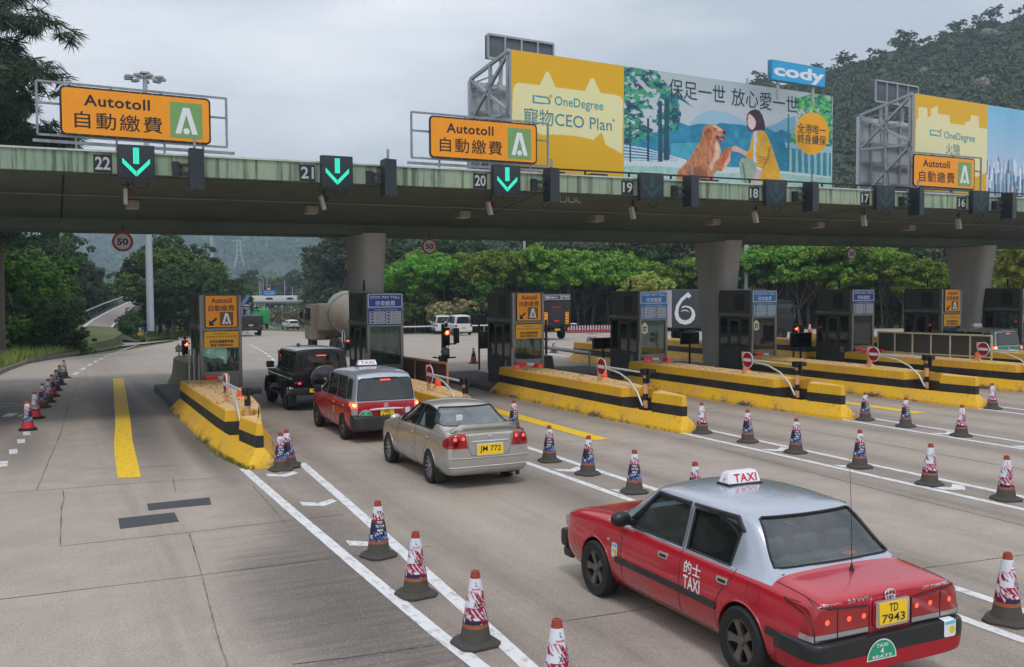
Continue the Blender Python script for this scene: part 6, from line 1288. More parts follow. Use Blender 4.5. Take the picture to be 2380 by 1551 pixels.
g = G(683, 768); small_car('hatch', (g.x, g.y+.8, g.z), R(92), WH, 'white hatchback far off on the road, in front of the overpass', 'VG 52', False)
g = G(632, 757.5); small_car('van', (g.x, g.y+.8, g.z), R(92), srgb(150, 152, 154), 'silver minivan far off beside the green lorry', 'RL 708')
g = D(1080, 777, 88); g.z = zg(g.y); small_car('van', (g.x, g.y+.8, g.z), R(84), WH, 'white minivan behind the red signal lamp, nearer of the two', 'UT 412')
g = D(1036, 765, 95); g.z = zg(g.y); small_car('van', (g.x, g.y+.8, g.z), R(76), WH, 'white minivan partly hidden behind the nearer white one', 'SB 667')
# ---------------------------------------------------------------- lorries
def wheels4(root, xs, y, r=.50, w=.30, m=None):
    for x in xs:
        for s_ in (1, -1): wheel(root, x, s_*y, r, r, w, r*.55, s_, spokes=8, m=m or rimD)
def chassis(root, x0, x1, m=None, z=.75):
    b = MB(); b.box(x0, x1, -.45, -.33, z, z+.2); b.box(x0, x1, .33, .45, z, z+.2)
    for x in np.arange(x0+.1, x1, 1.2): b.box(x, x+.1, -.45, .45, z+.03, z+.15)
    b.build('chassis', m or dsteel, root)
def cab(root, x0, x1, w, z0, z1, m, glassm):
    b = MB(); b.prism([(x0, z0), (x1, z0), (x1+.05, z0+.5), (x1-.18, z1-.06), (x1-.35, z1), (x0, z1)], -w, w, 'y'); bm = bmesh.new(); me = bpy.data.meshes.new('q'); me.from_pydata(b.v, [], b.f); bm.from_mesh(me); bmesh.ops.recalc_face_normals(bm, faces=bm.faces[:]); bmesh.ops.bevel(bm, geom=bm.edges[:], offset=.05, segments=2, affect='EDGES'); b = MB(); b.bm(bm); c = b.build('cab', m, root, 50)
    for s_ in (-1, 1): b = MB(); b.prism([(x0+.5, z0+.85), (x1-.05, z0+.85), (x1-.2, z1-.25), (x0+.5, z1-.25)], s_*w-.004 if s_ < 0 else w-.006, s_*w+.006 if s_ < 0 else w+.004, 'y'); b.build('side_window', glassm, c); b = MB(); b.bar((x1-.1, s_*(w+.05), z1-.4), (x1-.1, s_*(w+.22), z1-.45), .03); b.box(x1-.14, x1-.08, s_*(w+.22)-.09, s_*(w+.22)+.09, z1-.85, z1-.45, .02); b.build('mirror', black, c)
    b = MB(); b.box(x0-.008, x0+.002, -w*.6, w*.6, z0+.95, z1-.35); b.build('rear_window', glassm, c); b = MB(); b.prism([(-w*.88, z0+.85), (w*.88, z0+.85), (w*.82, z1-.3), (-w*.82, z1-.3)], x1-.02, x1+.08, 'x'); b.build('windscreen', glassm, c); return c
gz = mat('dark_glazing', (.02, .024, .026), .06, spec=.8, var=.1)
cream = mat('mixer_cream', srgb(122, 121, 112), .55, var=.15, sc=1.5, dirt=.7, dcol=srgb(130, 84, 48), bump=.15); creamd = mat('mixer_cream_dirty', srgb(112, 110, 100), .7, var=.25, sc=4, dirt=.8, dcol=srgb(70, 66, 58), bump=.3)
r = empty('concrete_mixer', (14.45, 48.5, zg(48.5)-.05), R(90), 'dirty cream concrete mixer lorry between the black off-roader and the first pier', 'lorry', sc=(1, 1, .93))
cab(r, 5.1, 7.0, 1.18, .7, 2.85, cream, gz); chassis(r, -1.0, 6.5); wheels4(r, (0, 1.3, 5.9), 1.0)
b = MB(); a_ = R(13); b.at((0, 0, 2.25), 0, 0, 0); T0 = b.T; b.T = Matrix.Translation((1.5, 0, 2.30)) @ Matrix.Rotation(R(-15), 4, 'Y'); b.lathe([(.42, -2.15), (.50, -2.1), (.78, -1.6), (1.13, -.55), (1.18, .25), (1.08, 1.2), (.70, 2.2), (.30, 2.6)], 36, 'x'); b.v = [tuple(v) for v in b.v]; dr = b.build('drum', cream, r, 50)
b = MB(); b.T = Matrix.Translation((1.5, 0, 2.30)) @ Matrix.Rotation(R(-15), 4, 'Y'); b.tube([(.3+.0*k, 1.185*math.cos(k), 1.185*math.sin(k)) for k in np.linspace(0, 6.28, 33)[:-1]], .04, 6, closed=True); b.lathe([(.40, -2.2), (.48, -2.2), (.48, -2.05), (.40, -2.05)], 28, 'x', caps=False); b.build('drum_band', creamd, dr)
b = MB(); b.prism([(-.55, 3.05), (.55, 3.05), (.42, 3.75), (-.42, 3.75)], -1.05, -.75, 'x'); b.prism([(-.62, 3.7), (.62, 3.7), (.62, 3.95), (-.62, 3.95)], -1.25, -.35, 'x'); b.build('hopper', creamd, r)
b = MB(); b.prism([(-.5, 3.0), (.5, 3.0), (.22, 2.2), (-.22, 2.2)], -1.15, -.8, 'x'); b.build('collector', creamd, r)
b = MB(); b.T = Matrix.Translation((-1.05, -.1, 2.0)) @ Matrix.Rotation(R(-28), 4, 'Z') @ Matrix.Rotation(R(-28), 4, 'X'); n = 12; V = []
for x in (0,): pass
for yy_ in (-1.15, .15):
    for k in range(n+1): a = math.pi+math.pi*k/n; V.append((.21*math.cos(a), yy_, .21*math.sin(a)))
    for k in range(n+1): a = math.pi+math.pi*(n-k)/n; V.append((.19*math.cos(a), yy_, .19*math.sin(a)))
m_ = 2*(n+1); b.add(V, [(k, (k+1) % m_, m_+(k+1) % m_, m_+k) for k in range(m_)]); b.build('chute', creamd, r)
b = MB()
for s_ in (-1, 1): b.bar((-.95, s_*.7, .9), (-.85, s_*.5, 3.3), .09); b.bar((-.3, s_*.8, .9), (-.85, s_*.55, 2.9), .08); b.bar((-1., s_*.9, .95), (-1., -s_*.9, .95), .1)
b.build('rear_frame', creamd, r)
for s_ in (-1, 1):
    b = MB(); b.prism([(x+.62*math.cos(a), .5+.62*math.sin(a)) for x in (0,) for a in np.linspace(0, math.pi, 12)], s_*1.18-.02, s_*1.18+.0, 'y') if False else b.tube([(x_+.58*math.cos(a), s_*1.05, .5+.58*math.sin(a)) for x_ in (0,) for a in np.linspace(.1, math.pi-.1, 12)], .06, 6); b.build('mudguard', creamd, r)
    b = MB(); b.bar((-1.0, s_*1.1, .9), (-1.0, s_*1.1, 1.5), .04); b.bar((-1.0, s_*1.1, 1.5), (-.6, s_*1.1, 1.5), .04); b.bar((-.6, s_*1.1, .9), (-.6, s_*1.1, 1.5), .04); b.build('ladder_rail', white_p, r)
    smallbox(r, 'tail_lamp', lampL, -1.09, -1.05, s_*.85-.16, s_*.85+.16, .92, 1.02, .01)
smallbox(r, 'water_tank', cream, 4.3, 4.95, -1.0, 1.0, 1.3, 2.9, .12); platebox(r, -1.08, 0, .85, .5, .13, [('HV 2906', .85)])
for s_ in (-1, 1):
    b = MB(); b.tube([(-.98, s_*1.12, .8), (-1.15, s_*1.18, 1.15), (-1.02, s_*1.12, 1.5), (-.7, s_*1.1, 1.45)], .025, 6); b.build('hose', black, r)
# black crane lorry, green lorry, black box lorry with chevrons, van with a big figure
g = G(583, 783); g = G(583, 782)
r = empty('crane_lorry', (g.x, g.y+1.2, g.z), R(91), 'black flatbed lorry with a folded blue crane, left of the mixer on the road ahead', 'lorry', sc=(1, 1.1, 1.1))
bkM = mat('lorry_black', srgb(34, 36, 40), .5, var=.2, sc=2, dirt=.3, dcol=(.09, .085, .08)); smallbox(r, 'cargo_bed', bkM, -1.2, 4.5, -1.2, 1.2, 1.0, 1.95, .03); smallbox(r, 'rear_bumper', bkM, -1.25, -1.1, -1.15, 1.15, .55, .95, .03); cab(r, 5.2, 7.1, 1.15, .7, 2.9, mat('lorry_white', srgb(180, 184, 186), .5), gz); chassis(r, -1, 6.8); wheels4(r, (0, 1.3, 6.2), 1.0)
b = MB(); b.at((4.7, 0, 0)); b.box(-.3, .3, -.3, .3, 1.0, 2.6, .04); b.build('crane_post', mat('crane_blue', srgb(96, 124, 170), .5, var=.15), r)
b = MB(); b.bar((4.7, 0, 2.5), (4.5, -.9, 3.9), .3, .34); b.bar((4.5, -.9, 3.9), (4.6, .25, 2.2), .24, .28); b.bar((4.5, .3, 2.2), (4.5, -.75, 3.6), .2); b.build('crane_arm', MATS['crane_blue'], r)
b = MB(); b.bar((4.4, -1.25, 2.75), (4.4, 1.25, 2.75), .12); [b.bar((4.4, s_*1.15, 1.9), (4.4, s_*1.15, 2.8), .1) for s_ in (-1, 1)]; [b.bar((4.4, s_*.3, 2.1), (4.4, s_*1.1, 2.7), .07) for s_ in (-1, 1)]; b.build('head_board', bkM, r)
for s_ in (-1, 1): smallbox(r, 'tail_lamp', lampR, -1.27, -1.24, s_*.85-.2, s_*.85+.2, .98, 1.06, .01)
platebox(r, -1.26, 0, 1.05, .42, .14, [('MD 48', .8)]); smallbox(r, 'white_board', notice, -1.22, -1.18, -.6, .6, .38, .52, .01)
g = G(640, 766); r = empty('box_lorry', (g.x-1.7, g.y+3, g.z), R(92), 'bright green box lorry half hidden behind the black crane lorry', 'lorry'); gg = mat('lorry_green', srgb(40, 170, 84), .5, var=.08)
smallbox(r, 'cargo_box', gg, -1.2, 4.2, -1.15, 1.15, .9, 3.2, .04); cab(r, 4.4, 6.2, 1.05, .6, 2.6, gg, gz); chassis(r, -1, 6); wheels4(r, (0, 5.2), .95, .45)
g = G(1296, 790); r = empty('box_lorry', (g.x-.1, g.y+1.0, g.z), R(88), 'black box lorry with red and yellow chevron boards on its tail', 'lorry')
smallbox(r, 'cargo_box', bkM, -1.1, 4.4, -1.12, 1.12, .95, 3.0, .03); hb = smallbox(r, 'headboard', bkM, -1.14, -1.0, -1.13, 1.13, 2.75, 3.25, .01)
b = MB(); b.prism([(-1.05, 2.82), (1.05, 2.82), (1.05, 3.17), (-1.05, 3.17)], -1.146, -1.141, 'x'); b.v = b.v; b.build('sign_rim', notice, hb); b = MB(); b.prism([(-1.02, 2.85), (1.02, 2.85), (1.02, 3.14), (-1.02, 3.14)], -1.152, -1.1461, 'x'); b.build('sign_field', bkM, hb)
textx(hb, 'lettering', '搬運服務 REMOVALS', .95, -.1, 2.9, 3.08, -1.154, INKW); textx(hb, 'lettering', '2578 8668', -.25, -.95, 3.01, 3.10, -1.154, INKW); textx(hb, 'lettering', '9481 3326', -.25, -.95, 2.89, 2.98, -1.154, INKW)
for s_ in (-1, 1):
    cb = smallbox(r, 'chevron_board', mat('chevron_yellow', srgb(240, 190, 40), .5), -1.14, -1.105, s_*.82-.13, s_*.82+.13, 1.1, 1.95, .005); b = MB()
    for k in range(4): z = 1.1+.21*k; b.add([(-1.142, s_*.82-.12, z+.02+(.1 if s_ > 0 else 0)), (-1.142, s_*.82+.12, z+.02+(0 if s_ > 0 else .1)), (-1.142, s_*.82+.12, z+.12+(0 if s_ > 0 else .1)), (-1.142, s_*.82-.12, z+.12+(.1 if s_ > 0 else 0))], [(0, 1, 2, 3)])
    b.build('stripe', mat('chevron_red', srgb(226, 50, 30), .5), cb); smallbox(r, 'tail_lamp', lampR, -1.13, -1.10, s_*.98-.08, s_*.98+.08, .85, .95, .01)
b = MB(); b.box(-1.13, -1.10, -.62, .62, 1.05, 2.2, .02); b.build('tail_lift', dsteel, r); smallbox(r, 'red_plate', red_r, -1.15, -1.131, -.2, .2, 1.28, 1.38, .005); smallbox(r, 'red_label', mat('label_red', srgb(170, 30, 60), .5), -1.15, -1.131, -.35, .35, 2.24, 2.34, .005)
platebox(r, -1.12, -.05, .72, .40, .14, [('KT 6021', .85)]); cab(r, 4.6, 6.3, 1.0, .6, 2.4, bkM, gz); chassis(r, -1, 6, z=.6); wheels4(r, (0, 5.3), .9, .42)
g = D(1574, 800, 60); g = Vector((g.x, g.y, zg(g.y))); r = empty('box_lorry', (g.x+2.6*math.cos(R(14))-.25, g.y+.9-2.6*math.sin(R(14)), g.z), R(-14), 'dark box lorry with big white numeral 6 and a pale printed end panel', 'lorry')
a = AY(1555, 708, 50.0); b_ = AY(1640, 708, 50.0)
smallbox(r, 'cargo_box', mat('box_graphite', srgb(64, 70, 78), .5, var=.08), -2.6, 3.6, -1.15, 1.15, .95, 3.3, .03); chassis(r, -2.4, 5.4, z=.7); wheels4(r, (-1.4, 4.6), .95, .45); cab(r, 3.9, 5.6, 1.05, .6, 2.6, bkM, gz)
b = MB(); b.box(-2.64, -2.61, -1.1, 1.1, 1.0, 3.25); ep = b.build('end_panel', mat('panel_pale', srgb(196, 190, 200), .5), r)
b = MB(); b.prism(rrect(.0, .8, 2.1, 2.6, .12), -2.66, -2.645, 'x'); b.build('purple_bubble', mat('bubble_purple', srgb(70, 48, 110), .5), ep); b = MB(); b.prism([(-.05, 1.2), (.35, 1.15), (.75, 1.5), (.8, 1.8), (.5, 2.0), (.2, 1.9), (.0, 1.6)], -2.66, -2.645, 'x'); b.build('red_figure', mat('figure_red', srgb(206, 92, 74), .5), ep)
q = MB(); q.raw = True; V, F = text_raw('6', .0); 
for s0 in (0,): text_fit(q, '6', -2.45, -1.1, 1.15, 3.15, 0, .01)
q.v = [(p[0], -1.16, p[2]) for p in q.v]; q.build('numeral', INKW, r); q = MB(); q.raw = True; text_fit(q, '6', -2.22, -1.33, 1.42, 2.85, 0, -.01); q.v = [(p[0], -1.164, p[2]) for p in q.v]; q.build('numeral_inset', MATS['box_graphite'], r)
# ================================================================== traffic cones with printed sleeves
def cone_r(z): return .152-(z-.05)/.66*.112
def sleeve(kind, nx=72, ny=90, z0=.225, z1=.655):
    A, Z = np.meshgrid(np.linspace(0, 2*np.pi, nx), np.linspace(z0, z1, ny)); Rr = .152-(Z-.05)/.66*.112+.003
    V = np.stack([(Rr*np.cos(A)).ravel(), (Rr*np.sin(A)).ravel(), Z.ravel()], 1); j, i = np.mgrid[0:ny-1, 0:nx-1]; k = (j*nx+i).ravel(); F = np.stack([k, k+1, k+nx+1, k+nx], 1)
    h = (Z-z0)/(z1-z0); u = A/(2*np.pi); C = np.zeros(A.shape+(3,)); C[:] = (214, 216, 226)
    st = (fbm((u*6+h*3.0), (h-u*.9)*.9, 6.5, 31 if kind else 7, 2)); red = (150, 12, 50); navy = (26, 28, 66)
    if kind == 0:
        m = (st > .47) & (h > .50) & (h < .80); C[m] = red; m = (h < .56+.05*np.sin(u*30+h*20)) & (st > .30); C[m] = navy; C[(h > .25) & (h < .61)] = navy; m = (h > .52) & (h < .66) & (st > .52); C[m] = red; m = (st > .60) & (h < .20); C[m] = (60, 110, 190); m = (st < .34) & (h < .20); C[m] = (214, 216, 226)
    else:
        m = (st > .50) & (h < .72) & ~((h > .36) & (h < .50) & (np.sin(u*2*np.pi*2+1) > -.2)); C[m] = red; m = (h < .16+.10*np.sin(u*6.28)) & (st > .40); C[m] = (110, 10, 60); m = (h < .10) & (np.sin(u*6.28*2) > .2); C[m] = navy
    return np_mesh('printed_sleeve', V, F, VC, lin(C).reshape(-1, 3), smooth=True)
def wrap(txt, a0, a1, z0, z1, m, lh=1.1, bold=.02, off_=.0062):
    V, F = text_raw(txt, bold, lh); a, b = V.min(0), V.max(0); q = MB(); q.raw = True
    for p in V: u = (p[0]-a[0])/(b[0]-a[0]); z = z0+(z1-z0)*(p[1]-a[1])/(b[1]-a[1]); an = a0+(a1-a0)*u; r = cone_r(z)+off_; q.v.append((r*math.cos(an), r*math.sin(an), z))
    q.f = list(F); q.mi = [0]*len(F); return q
coneG = mat('cone_grime', srgb(72, 68, 62), .8, var=.25, sc=12, dirt=.4); coneO = mat('cone_orange_worn', srgb(160, 88, 52), .65, var=.3, sc=10, dirt=.6); coneR = mat('cone_red', srgb(196, 30, 40), .5, var=.12, dirt=.2); coneT = mat('cone_tip', srgb(150, 56, 38), .6, var=.2, dirt=.3); coneB = mat('cone_base_rubber', srgb(66, 62, 58), .85, var=.25, sc=10, dirt=.5)
SL = [sleeve(0), sleeve(1)]; tm_ = {}
def make_cone(kind, red=False):
    r = empty('traffic_cone'); cat_('cone', r)
    b = MB(); P = [(-.21, -.13), (-.13, -.21), (.13, -.21), (.21, -.13), (.21, .13), (.13, .21), (-.13, .21), (-.21, .13)]
    b.prism(P, 0, .028); b.prism(P, .028, .062, scale1=.80); b.build('base', rubber if red else coneB, r, 30)
    b = MB(); b.lathe([(.158, .05), (cone_r(.065), .065), (cone_r(.20), .20), (cone_r(.225), .225), (cone_r(.66), .66)], 24, caps=False); b.cur = 1; b.lathe([(cone_r(.185), .1851), (cone_r(.225)+.0012, .226)], 24, caps=False); b.build('cone_body', [coneR if red else coneG, coneR if red else coneO], r, 50)
    o = link('printed_sleeve', SL[kind], r); a_ = -math.pi/2-.25
    b = MB(); b.lathe([(cone_r(.655)+.002, .655), (cone_r(.70), .70), (cone_r(.71)-.002, .72), (.018, .722), (.018, .70)], 20, caps=False); b.build('tip', coneR if red else coneT, r, 50)
    for a_ in (-math.pi/2-.35, math.pi/2): 
        if kind == 0: wrap('PUSH\nTO THE\nMAX', a_-.62, a_+.62, .345, .475, INKW).build('lettering', INKW, o); wrap('Xseries', a_-.5, a_+.5, .575, .61, INK).build('lettering', INK, o)
        else: wrap('SINOPEC', a_-.62, a_+.62, .548, .566, INKW).build('lettering', mat('ink_red', srgb(190, 10, 40), .5, var=0), o); wrap('X', a_-.35, a_+.02, .39, .44, INK).build('lettering', INK, o); wrap('series', a_+.05, a_+.55, .405, .43, INK).build('lettering', INK, o); wrap('L', a_-.12, a_+.15, .585, .63, INK, off_=.0055).build('lettering', INK, o)
    return r
def cat_(c, r): r['category'] = c
protos = {}
ndx = [0]
def put_cone(p, kind, rz, label, group='cones with printed sleeves between the lanes', red=False, lean=0.):
    key = (kind, red)
    if key not in protos: o = protos[key] = make_cone(kind, red)
    else: o = copy_tree(protos[key])
    o.location = p; o.rotation_euler = (lean or .02*math.sin(p[0]*9+p[1]*5), .015*math.sin(p[1]*11), rz); tag(o, label, 'cone', group); ndx[0] += 1; return o
front = [(653, 1093, 0), (880, 1293, 0), (967, 1383, 1), (1105, 1497, 1), (1295, 1640, 1)]
lb = ['at the nose of the leftmost barrier block', 'first of the nearest row, behind two others', 'middle one of the three left of the red taxi', 'nearest whole cone, left of the red taxi', 'cut off by the bottom edge of the photo']
for (px, py, k), l in zip(front, lb): p = G(px, py, slope=False); put_cone(p, k, .25+.2*math.sin(px), 'traffic cone with a printed sleeve, '+l)
p = G(662, 1090); put_cone((p.x+.10, p.y+.05, .03), 0, 1.2, 'traffic cone stacked into the one at the leftmost barrier nose', lean=-.07)
rowB = [(1194, 1000, 0), (1277, 1073, 0), (1366, 1103, 0), (1474, 1145, 0), (1617, 1180, 0), (2340, 1445, 1)]
lb = ['only its tip shows behind the silver sedan', 'immediately right of the silver sedan', 'second to the right of the silver sedan', 'third to the right of the silver sedan', 'hidden but for its tip behind the red taxi roof', 'at the right edge beside the red taxi boot']
for (px, py, k), l in zip(rowB, lb): p = G(px, py); put_cone(p, k, .3*math.sin(px*3)+.15, 'traffic cone with a printed sleeve, '+l)
rowC = [(1632, 1007, 1), (1738, 1028, 0), (1849, 1053, 0), (1998, 1087, 0), (2160, 1127, 1), (2338, 1162, 1)]
for j, (px, py, k) in enumerate(rowC): p = G(px, py); put_cone(p, k, .4*math.sin(px*7)+.1, ['at the nose of the barrier right of the sedan', 'second from that barrier nose in the middle row', 'third of the middle row, left of the taxi aerial', 'fourth of the middle row, right above the taxi roof', 'fifth of the middle row, sleeve mostly white', 'last of the middle row, at the right edge'][j].join(['traffic cone, ', '']))
rowD = [(2011, 977, 0), (2105, 992, 0), (2234, 1014, 1)]
for j, (px, py, k) in enumerate(rowD): p = G(px, py); put_cone(p, k, .3*math.sin(px*5), 'traffic cone, %s of the three right of the fourth barrier block' % ['leftmost', 'middle', 'rightmost'][j])
p = G(2307, 951); put_cone(p, 1, .1, 'traffic cone beside the nose with the pale railing, alone in its row')
left = [(65, 1000), (82, 973), (100, 948), (112, 935), (122, 922), (130, 908), (139, 895), (150, 880)]
for j, (px, py) in enumerate(left): p = G(px, py); put_cone(p, j % 2, .6*j, 'red tipped cone in the left row, %s from the camera' % ['nearest', 'second', 'third', 'fourth', 'fifth', 'sixth', 'seventh', 'farthest'][j], 'red tipped cones beside the leftmost lane', red=j in (0, 1, 4), lean=0)
far = [(p_, 'f') for p_ in range(0)]
a, b_ = D(1322, 767, 91), D(1418, 766, 90)
for k in range(16): p = a.lerp(b_, k/15); p.z = zg(p.y); put_cone(p, 1, k, 'small cone in the long far row behind the black box lorry', 'far row of cones across the plaza', red=True)
a, b_ = D(1824, 783, 76), D(1882, 783, 75)
for k in range(4): p = a.lerp(b_, k/3); p.z = zg(p.y); put_cone(p, 1, k, 'small red cone in the far row near the second signal lamp', 'far cones near the second signal lamp', red=True)
a, b_ = G(1368, 804), G(1385, 804)
for k in range(4): p = a.lerp(b_, k/3); p.z = zg(p.y); put_cone(p, 0, k, 'one of four small dark cones standing left of the fourth booth', 'four cones left of the fourth booth')
for (px, py, l) in ((1101, 845, 'red cone with printed sleeve behind the twin signal lamps'), (1152, 855, 'red cone left of the third booth'), (1287, 820, 'cone right of the third booth'), (417, 818, 'red cone on the far left island'), (340, 786, 'small red cone on the verge, leftmost'), (361, 786, 'small red cone on the verge, second from left'), (374, 783, 'small red cone on the verge by the rail'), (1570, 905, 'grimy cone left of the middle pier')): p = G(px, py); put_cone(p, 1 if py < 840 else 0, px, l, 'scattered cones', red=('red' in l))
for k, (x, y) in enumerate(((20.25, 33.0), (20.75, 33.2), (21.2, 33.6), (25.45, 33.5), (25.85, 33.3))): put_cone((x, y, .19), k % 2, k, 'grimy cone standing on the island behind the %s' % ('fourth booth' if k < 3 else 'fifth booth'), 'grimy cones on the islands')
# ================================================================== lift arms with no-entry discs
def barrier_gate(i):
    c = CX0(i); r = empty('lift_gate', (c-.08, 21.05, 0), 0, 'lift gate with a no-entry disc, on the %s barrier block from the left' % ['first', 'second', 'third', 'fourth', 'fifth', 'sixth'][i], 'lift gate', 'lift gates with no-entry discs')
    peach = mat('post_peach', srgb(214, 160, 118), .6, var=.12, dirt=.3); b = MB(); b.box(-.13, .13, -.13, .13, .28, .36, .02); b.build('foot', black, r)
    b = MB(); b.lathe([(.065, .30), (.065, 1.30)], 14); b.lathe([(.068, .30), (.068, .42)], 14, caps=False); b.build('post', peach, r, 50)
    b = MB(); 
    for z0, z1 in ((.55, .72), (.98, 1.12)): b.lathe([(.068, z0), (.068, z1)], 14, caps=False)
    b.build('black_bands', black, r, 50)
    b = MB(); b.box(-.11, .11, -.11, .11, 1.2, 1.36, .03); b.box(.11, .3, -.05, .05, 1.22, 1.34, .02); b.box(-.02, .02, -.18, .1, 1.0, 1.36); b.build('gearbox', black, r)
    Y1 = 1.85                                    # the arm swung back along the block
    b = MB(); b.tube([(-.05, 0, 1.26), (-.07, .6, 1.27), (-.1, Y1, 1.28)], .028, 10); b.tube([(-.12, -.05, .42), (-.15, .15, .75), (-.14, .55, 1.02), (-.12, 1.05, 1.17), (-.1, 1.5, 1.22), (-.1, 1.75, 1.24)], .026, 10); b.tube([(-.1, Y1, 1.28), (-.1, Y1+.35, 1.28)], .03, 8); b.build('arm', mat('arm_white', srgb(196, 198, 200), .35, .2, var=.08, dirt=.2), r, 60)
    b = MB(); b.tube([(-.11, -.05, .36), (-.13, .05, .55)], .032, 8); b.build('arm_foot', black, r)
    b = MB(); b.lathe([(.23, -.008), (.23, .008)], 28, 'y'); b.at((-.145, Y1+.1, 1.28)); b.v = []; b.f = []; b.mi = []; b.lathe([(.24, -.008), (.24, .008)], 28, 'x'); d = b.build('disc', notice, r, 50)
    b = MB(); b.at((-.145, Y1+.1, 1.28)); b.lathe([(.215, -.012), (.215, -.0085)], 28, 'x'); b.build('red_field', mat('disc_red', srgb(150, 14, 34), .45, var=.08), d, 50); b = MB(); b.at((-.145, Y1+.1, 1.28)); b.box(-.016, -.0125, -.18, .18, -.045, .045); b.build('white_bar', notice, d)
    b = MB(); b.bar((-.1, Y1+.3, .86), (-.1, Y1+.3, 1.36), .07); b.box(-.15, -.05, Y1+.24, Y1+.38, 1.30, 1.50, .01); b.build('rest_post', peach, r); return r
for i in range(6): barrier_gate(i)
for i in range(6):
    r = empty('beacon', (CX0(i)+.22, 23.6, .857), 0, 'small orange beacon on the %s barrier block from the left' % ['first', 'second', 'third', 'fourth', 'fifth', 'sixth'][i], 'beacon', 'orange beacons on the barrier blocks')
    b = MB(); b.box(-.1, .1, -.1, .1, 0, .05, .01); b.build('foot', mat('beacon_foot', srgb(214, 176, 130), .6), r); b = MB(); b.lathe([(.09, .052), (.085, .10), (.07, .25), (.06, .26)], 16); b.build('cap', org, r, 50)
for i in (2, 3, 5, 6):
    for s_ in (-1, 1):
        r = empty('red_kerb_marker', (CX0(i)+(-.30 if s_ < 0 else .48), 28.2, .857), .2*s_, 'small red wedge on the %s barrier block, %s of the pair' % ([0, 0, 'third', 'fourth', 0, 'sixth', 'seventh'][i], 'left' if s_ < 0 else 'right'), 'marker', 'red wedges at the foot of the booths'); b = MB(); b.prism([(-.14, 0), (.14, 0), (.10, .12), (-.08, .12)], -.1, .1, 'y'); b.build('wedge', red_r, r); b = MB(); b.box(-.06, .07, -.105, -.1005, .03, .09); b.build('reflector', mat('reflector_pink', srgb(240, 110, 110), .3), r)
# ================================================================== signal lamps, railings, cameras behind and beside the booths
lampY = mat('signal_glow', (1., .36, .10), .3, var=0, emit=3.0); lampRr = mat('signal_red', (1., .05, .03), .3, var=0, emit=3.0)
def signal(px, py, Y, label, rz=0, twin=True, s=1.):
    p = AY(px, py, Y); r = empty('signal_lamp', (p.x, Y, .19), rz, label, 'signal lamp', 'signal lamps beyond the booths', sc=(s, s, s)); zc = (p.z-.19)/s
    b = MB(); b.bar((0, .1, 0), (0, .1, zc+.1), .06); b.bar((0, .1, zc-.45), (.45 if twin else 0, .1, zc-.45), .05); b.build('post', black, r)
    b = MB(); b.box(-.13, .13, -.08, .10, zc-.5, zc+.18, .03); b.build('head', black, r); b = MB(); b.lathe([(.10, -.10), (.10, -.085)], 20, 'y', c=(0, 0, zc)); L = b.build('lit_lens', lampRr, r); b = MB(); b.lathe([(.06, -.105), (.06, -.1005)], 16, 'y', c=(0, 0, zc)); b.build('lens_core', lampY, L)
    b = MB(); V = []; 
    for k in range(13): a = math.pi*k/12; V += [(.12*math.cos(a), -.085, zc+.12*math.sin(a)), (.12*math.cos(a), -.24, zc+.10*math.sin(a)-.01)]
    b.add(V, [(2*k, 2*k+1, 2*k+3, 2*k+2) for k in range(12)]); b.build('visor', black, r)
    b = MB(); b.lathe([(.09, -.095), (.09, -.085)], 16, 'y', c=(0, 0, zc-.26)); b.build('dark_lens', mat('lens_dark', srgb(40, 46, 44), .2), r)
    if twin: b = MB(); b.box(.32, .52, -.06, .10, zc-.42, zc+.16, .03); b.build('second_head', black, r); b = MB(); b.lathe([(.07, -.075), (.07, -.065)], 16, 'y', c=(.42, 0, zc-.1)); b.build('second_lens', MATS['lens_dark'], r)
    b = MB(); b.box(-.12, .10, -.1, .1, zc-.95, zc-.6, .02); b.build('control_box', mat('box_grey', srgb(72, 72, 70), .6), r); b = MB(); b.box(-.04, .06, -.02, .06, zc+.2, zc+.36, .01); b.build('red_cap', mat('dull_red', srgb(96, 16, 24), .5), r); return r
signal(1037, 773, 34.5, 'lit red twin signal lamp left of the third booth, over the rusty railing')
signal(1848, 763, 33.5, 'lit red signal lamp right of the fifth booth', s=.9)
signal(430, 800, 38.5, 'small lit red signal lamp left of the first booth, seen askew', .5, False, .8)
p = AY(416, 810, 38.3); r = empty('round_sign', (p.x, 38.3, p.z), 0, 'small round white sign with a crossed black figure, left of the first booth', 'sign'); plate(r, 'disc', circ(0, 0, .13), -.01, .01, INK); b = MB(); b.prism(circ(0, 0, .108), -.014, -.0101, 'y'); b.build('face', white_p, r); b = MB(); b.at((0, -.018, 0)); b.bar((-.06, 0, .05), (.06, 0, -.06), .028, .004); b.bar((.05, 0, .06), (-.04, 0, -.07), .028, .004); b.build('figure', INK, r); b = MB(); b.bar((0, .03, -.11), (0, .03, -p.z+.19), .04); b.build('post', black, r)
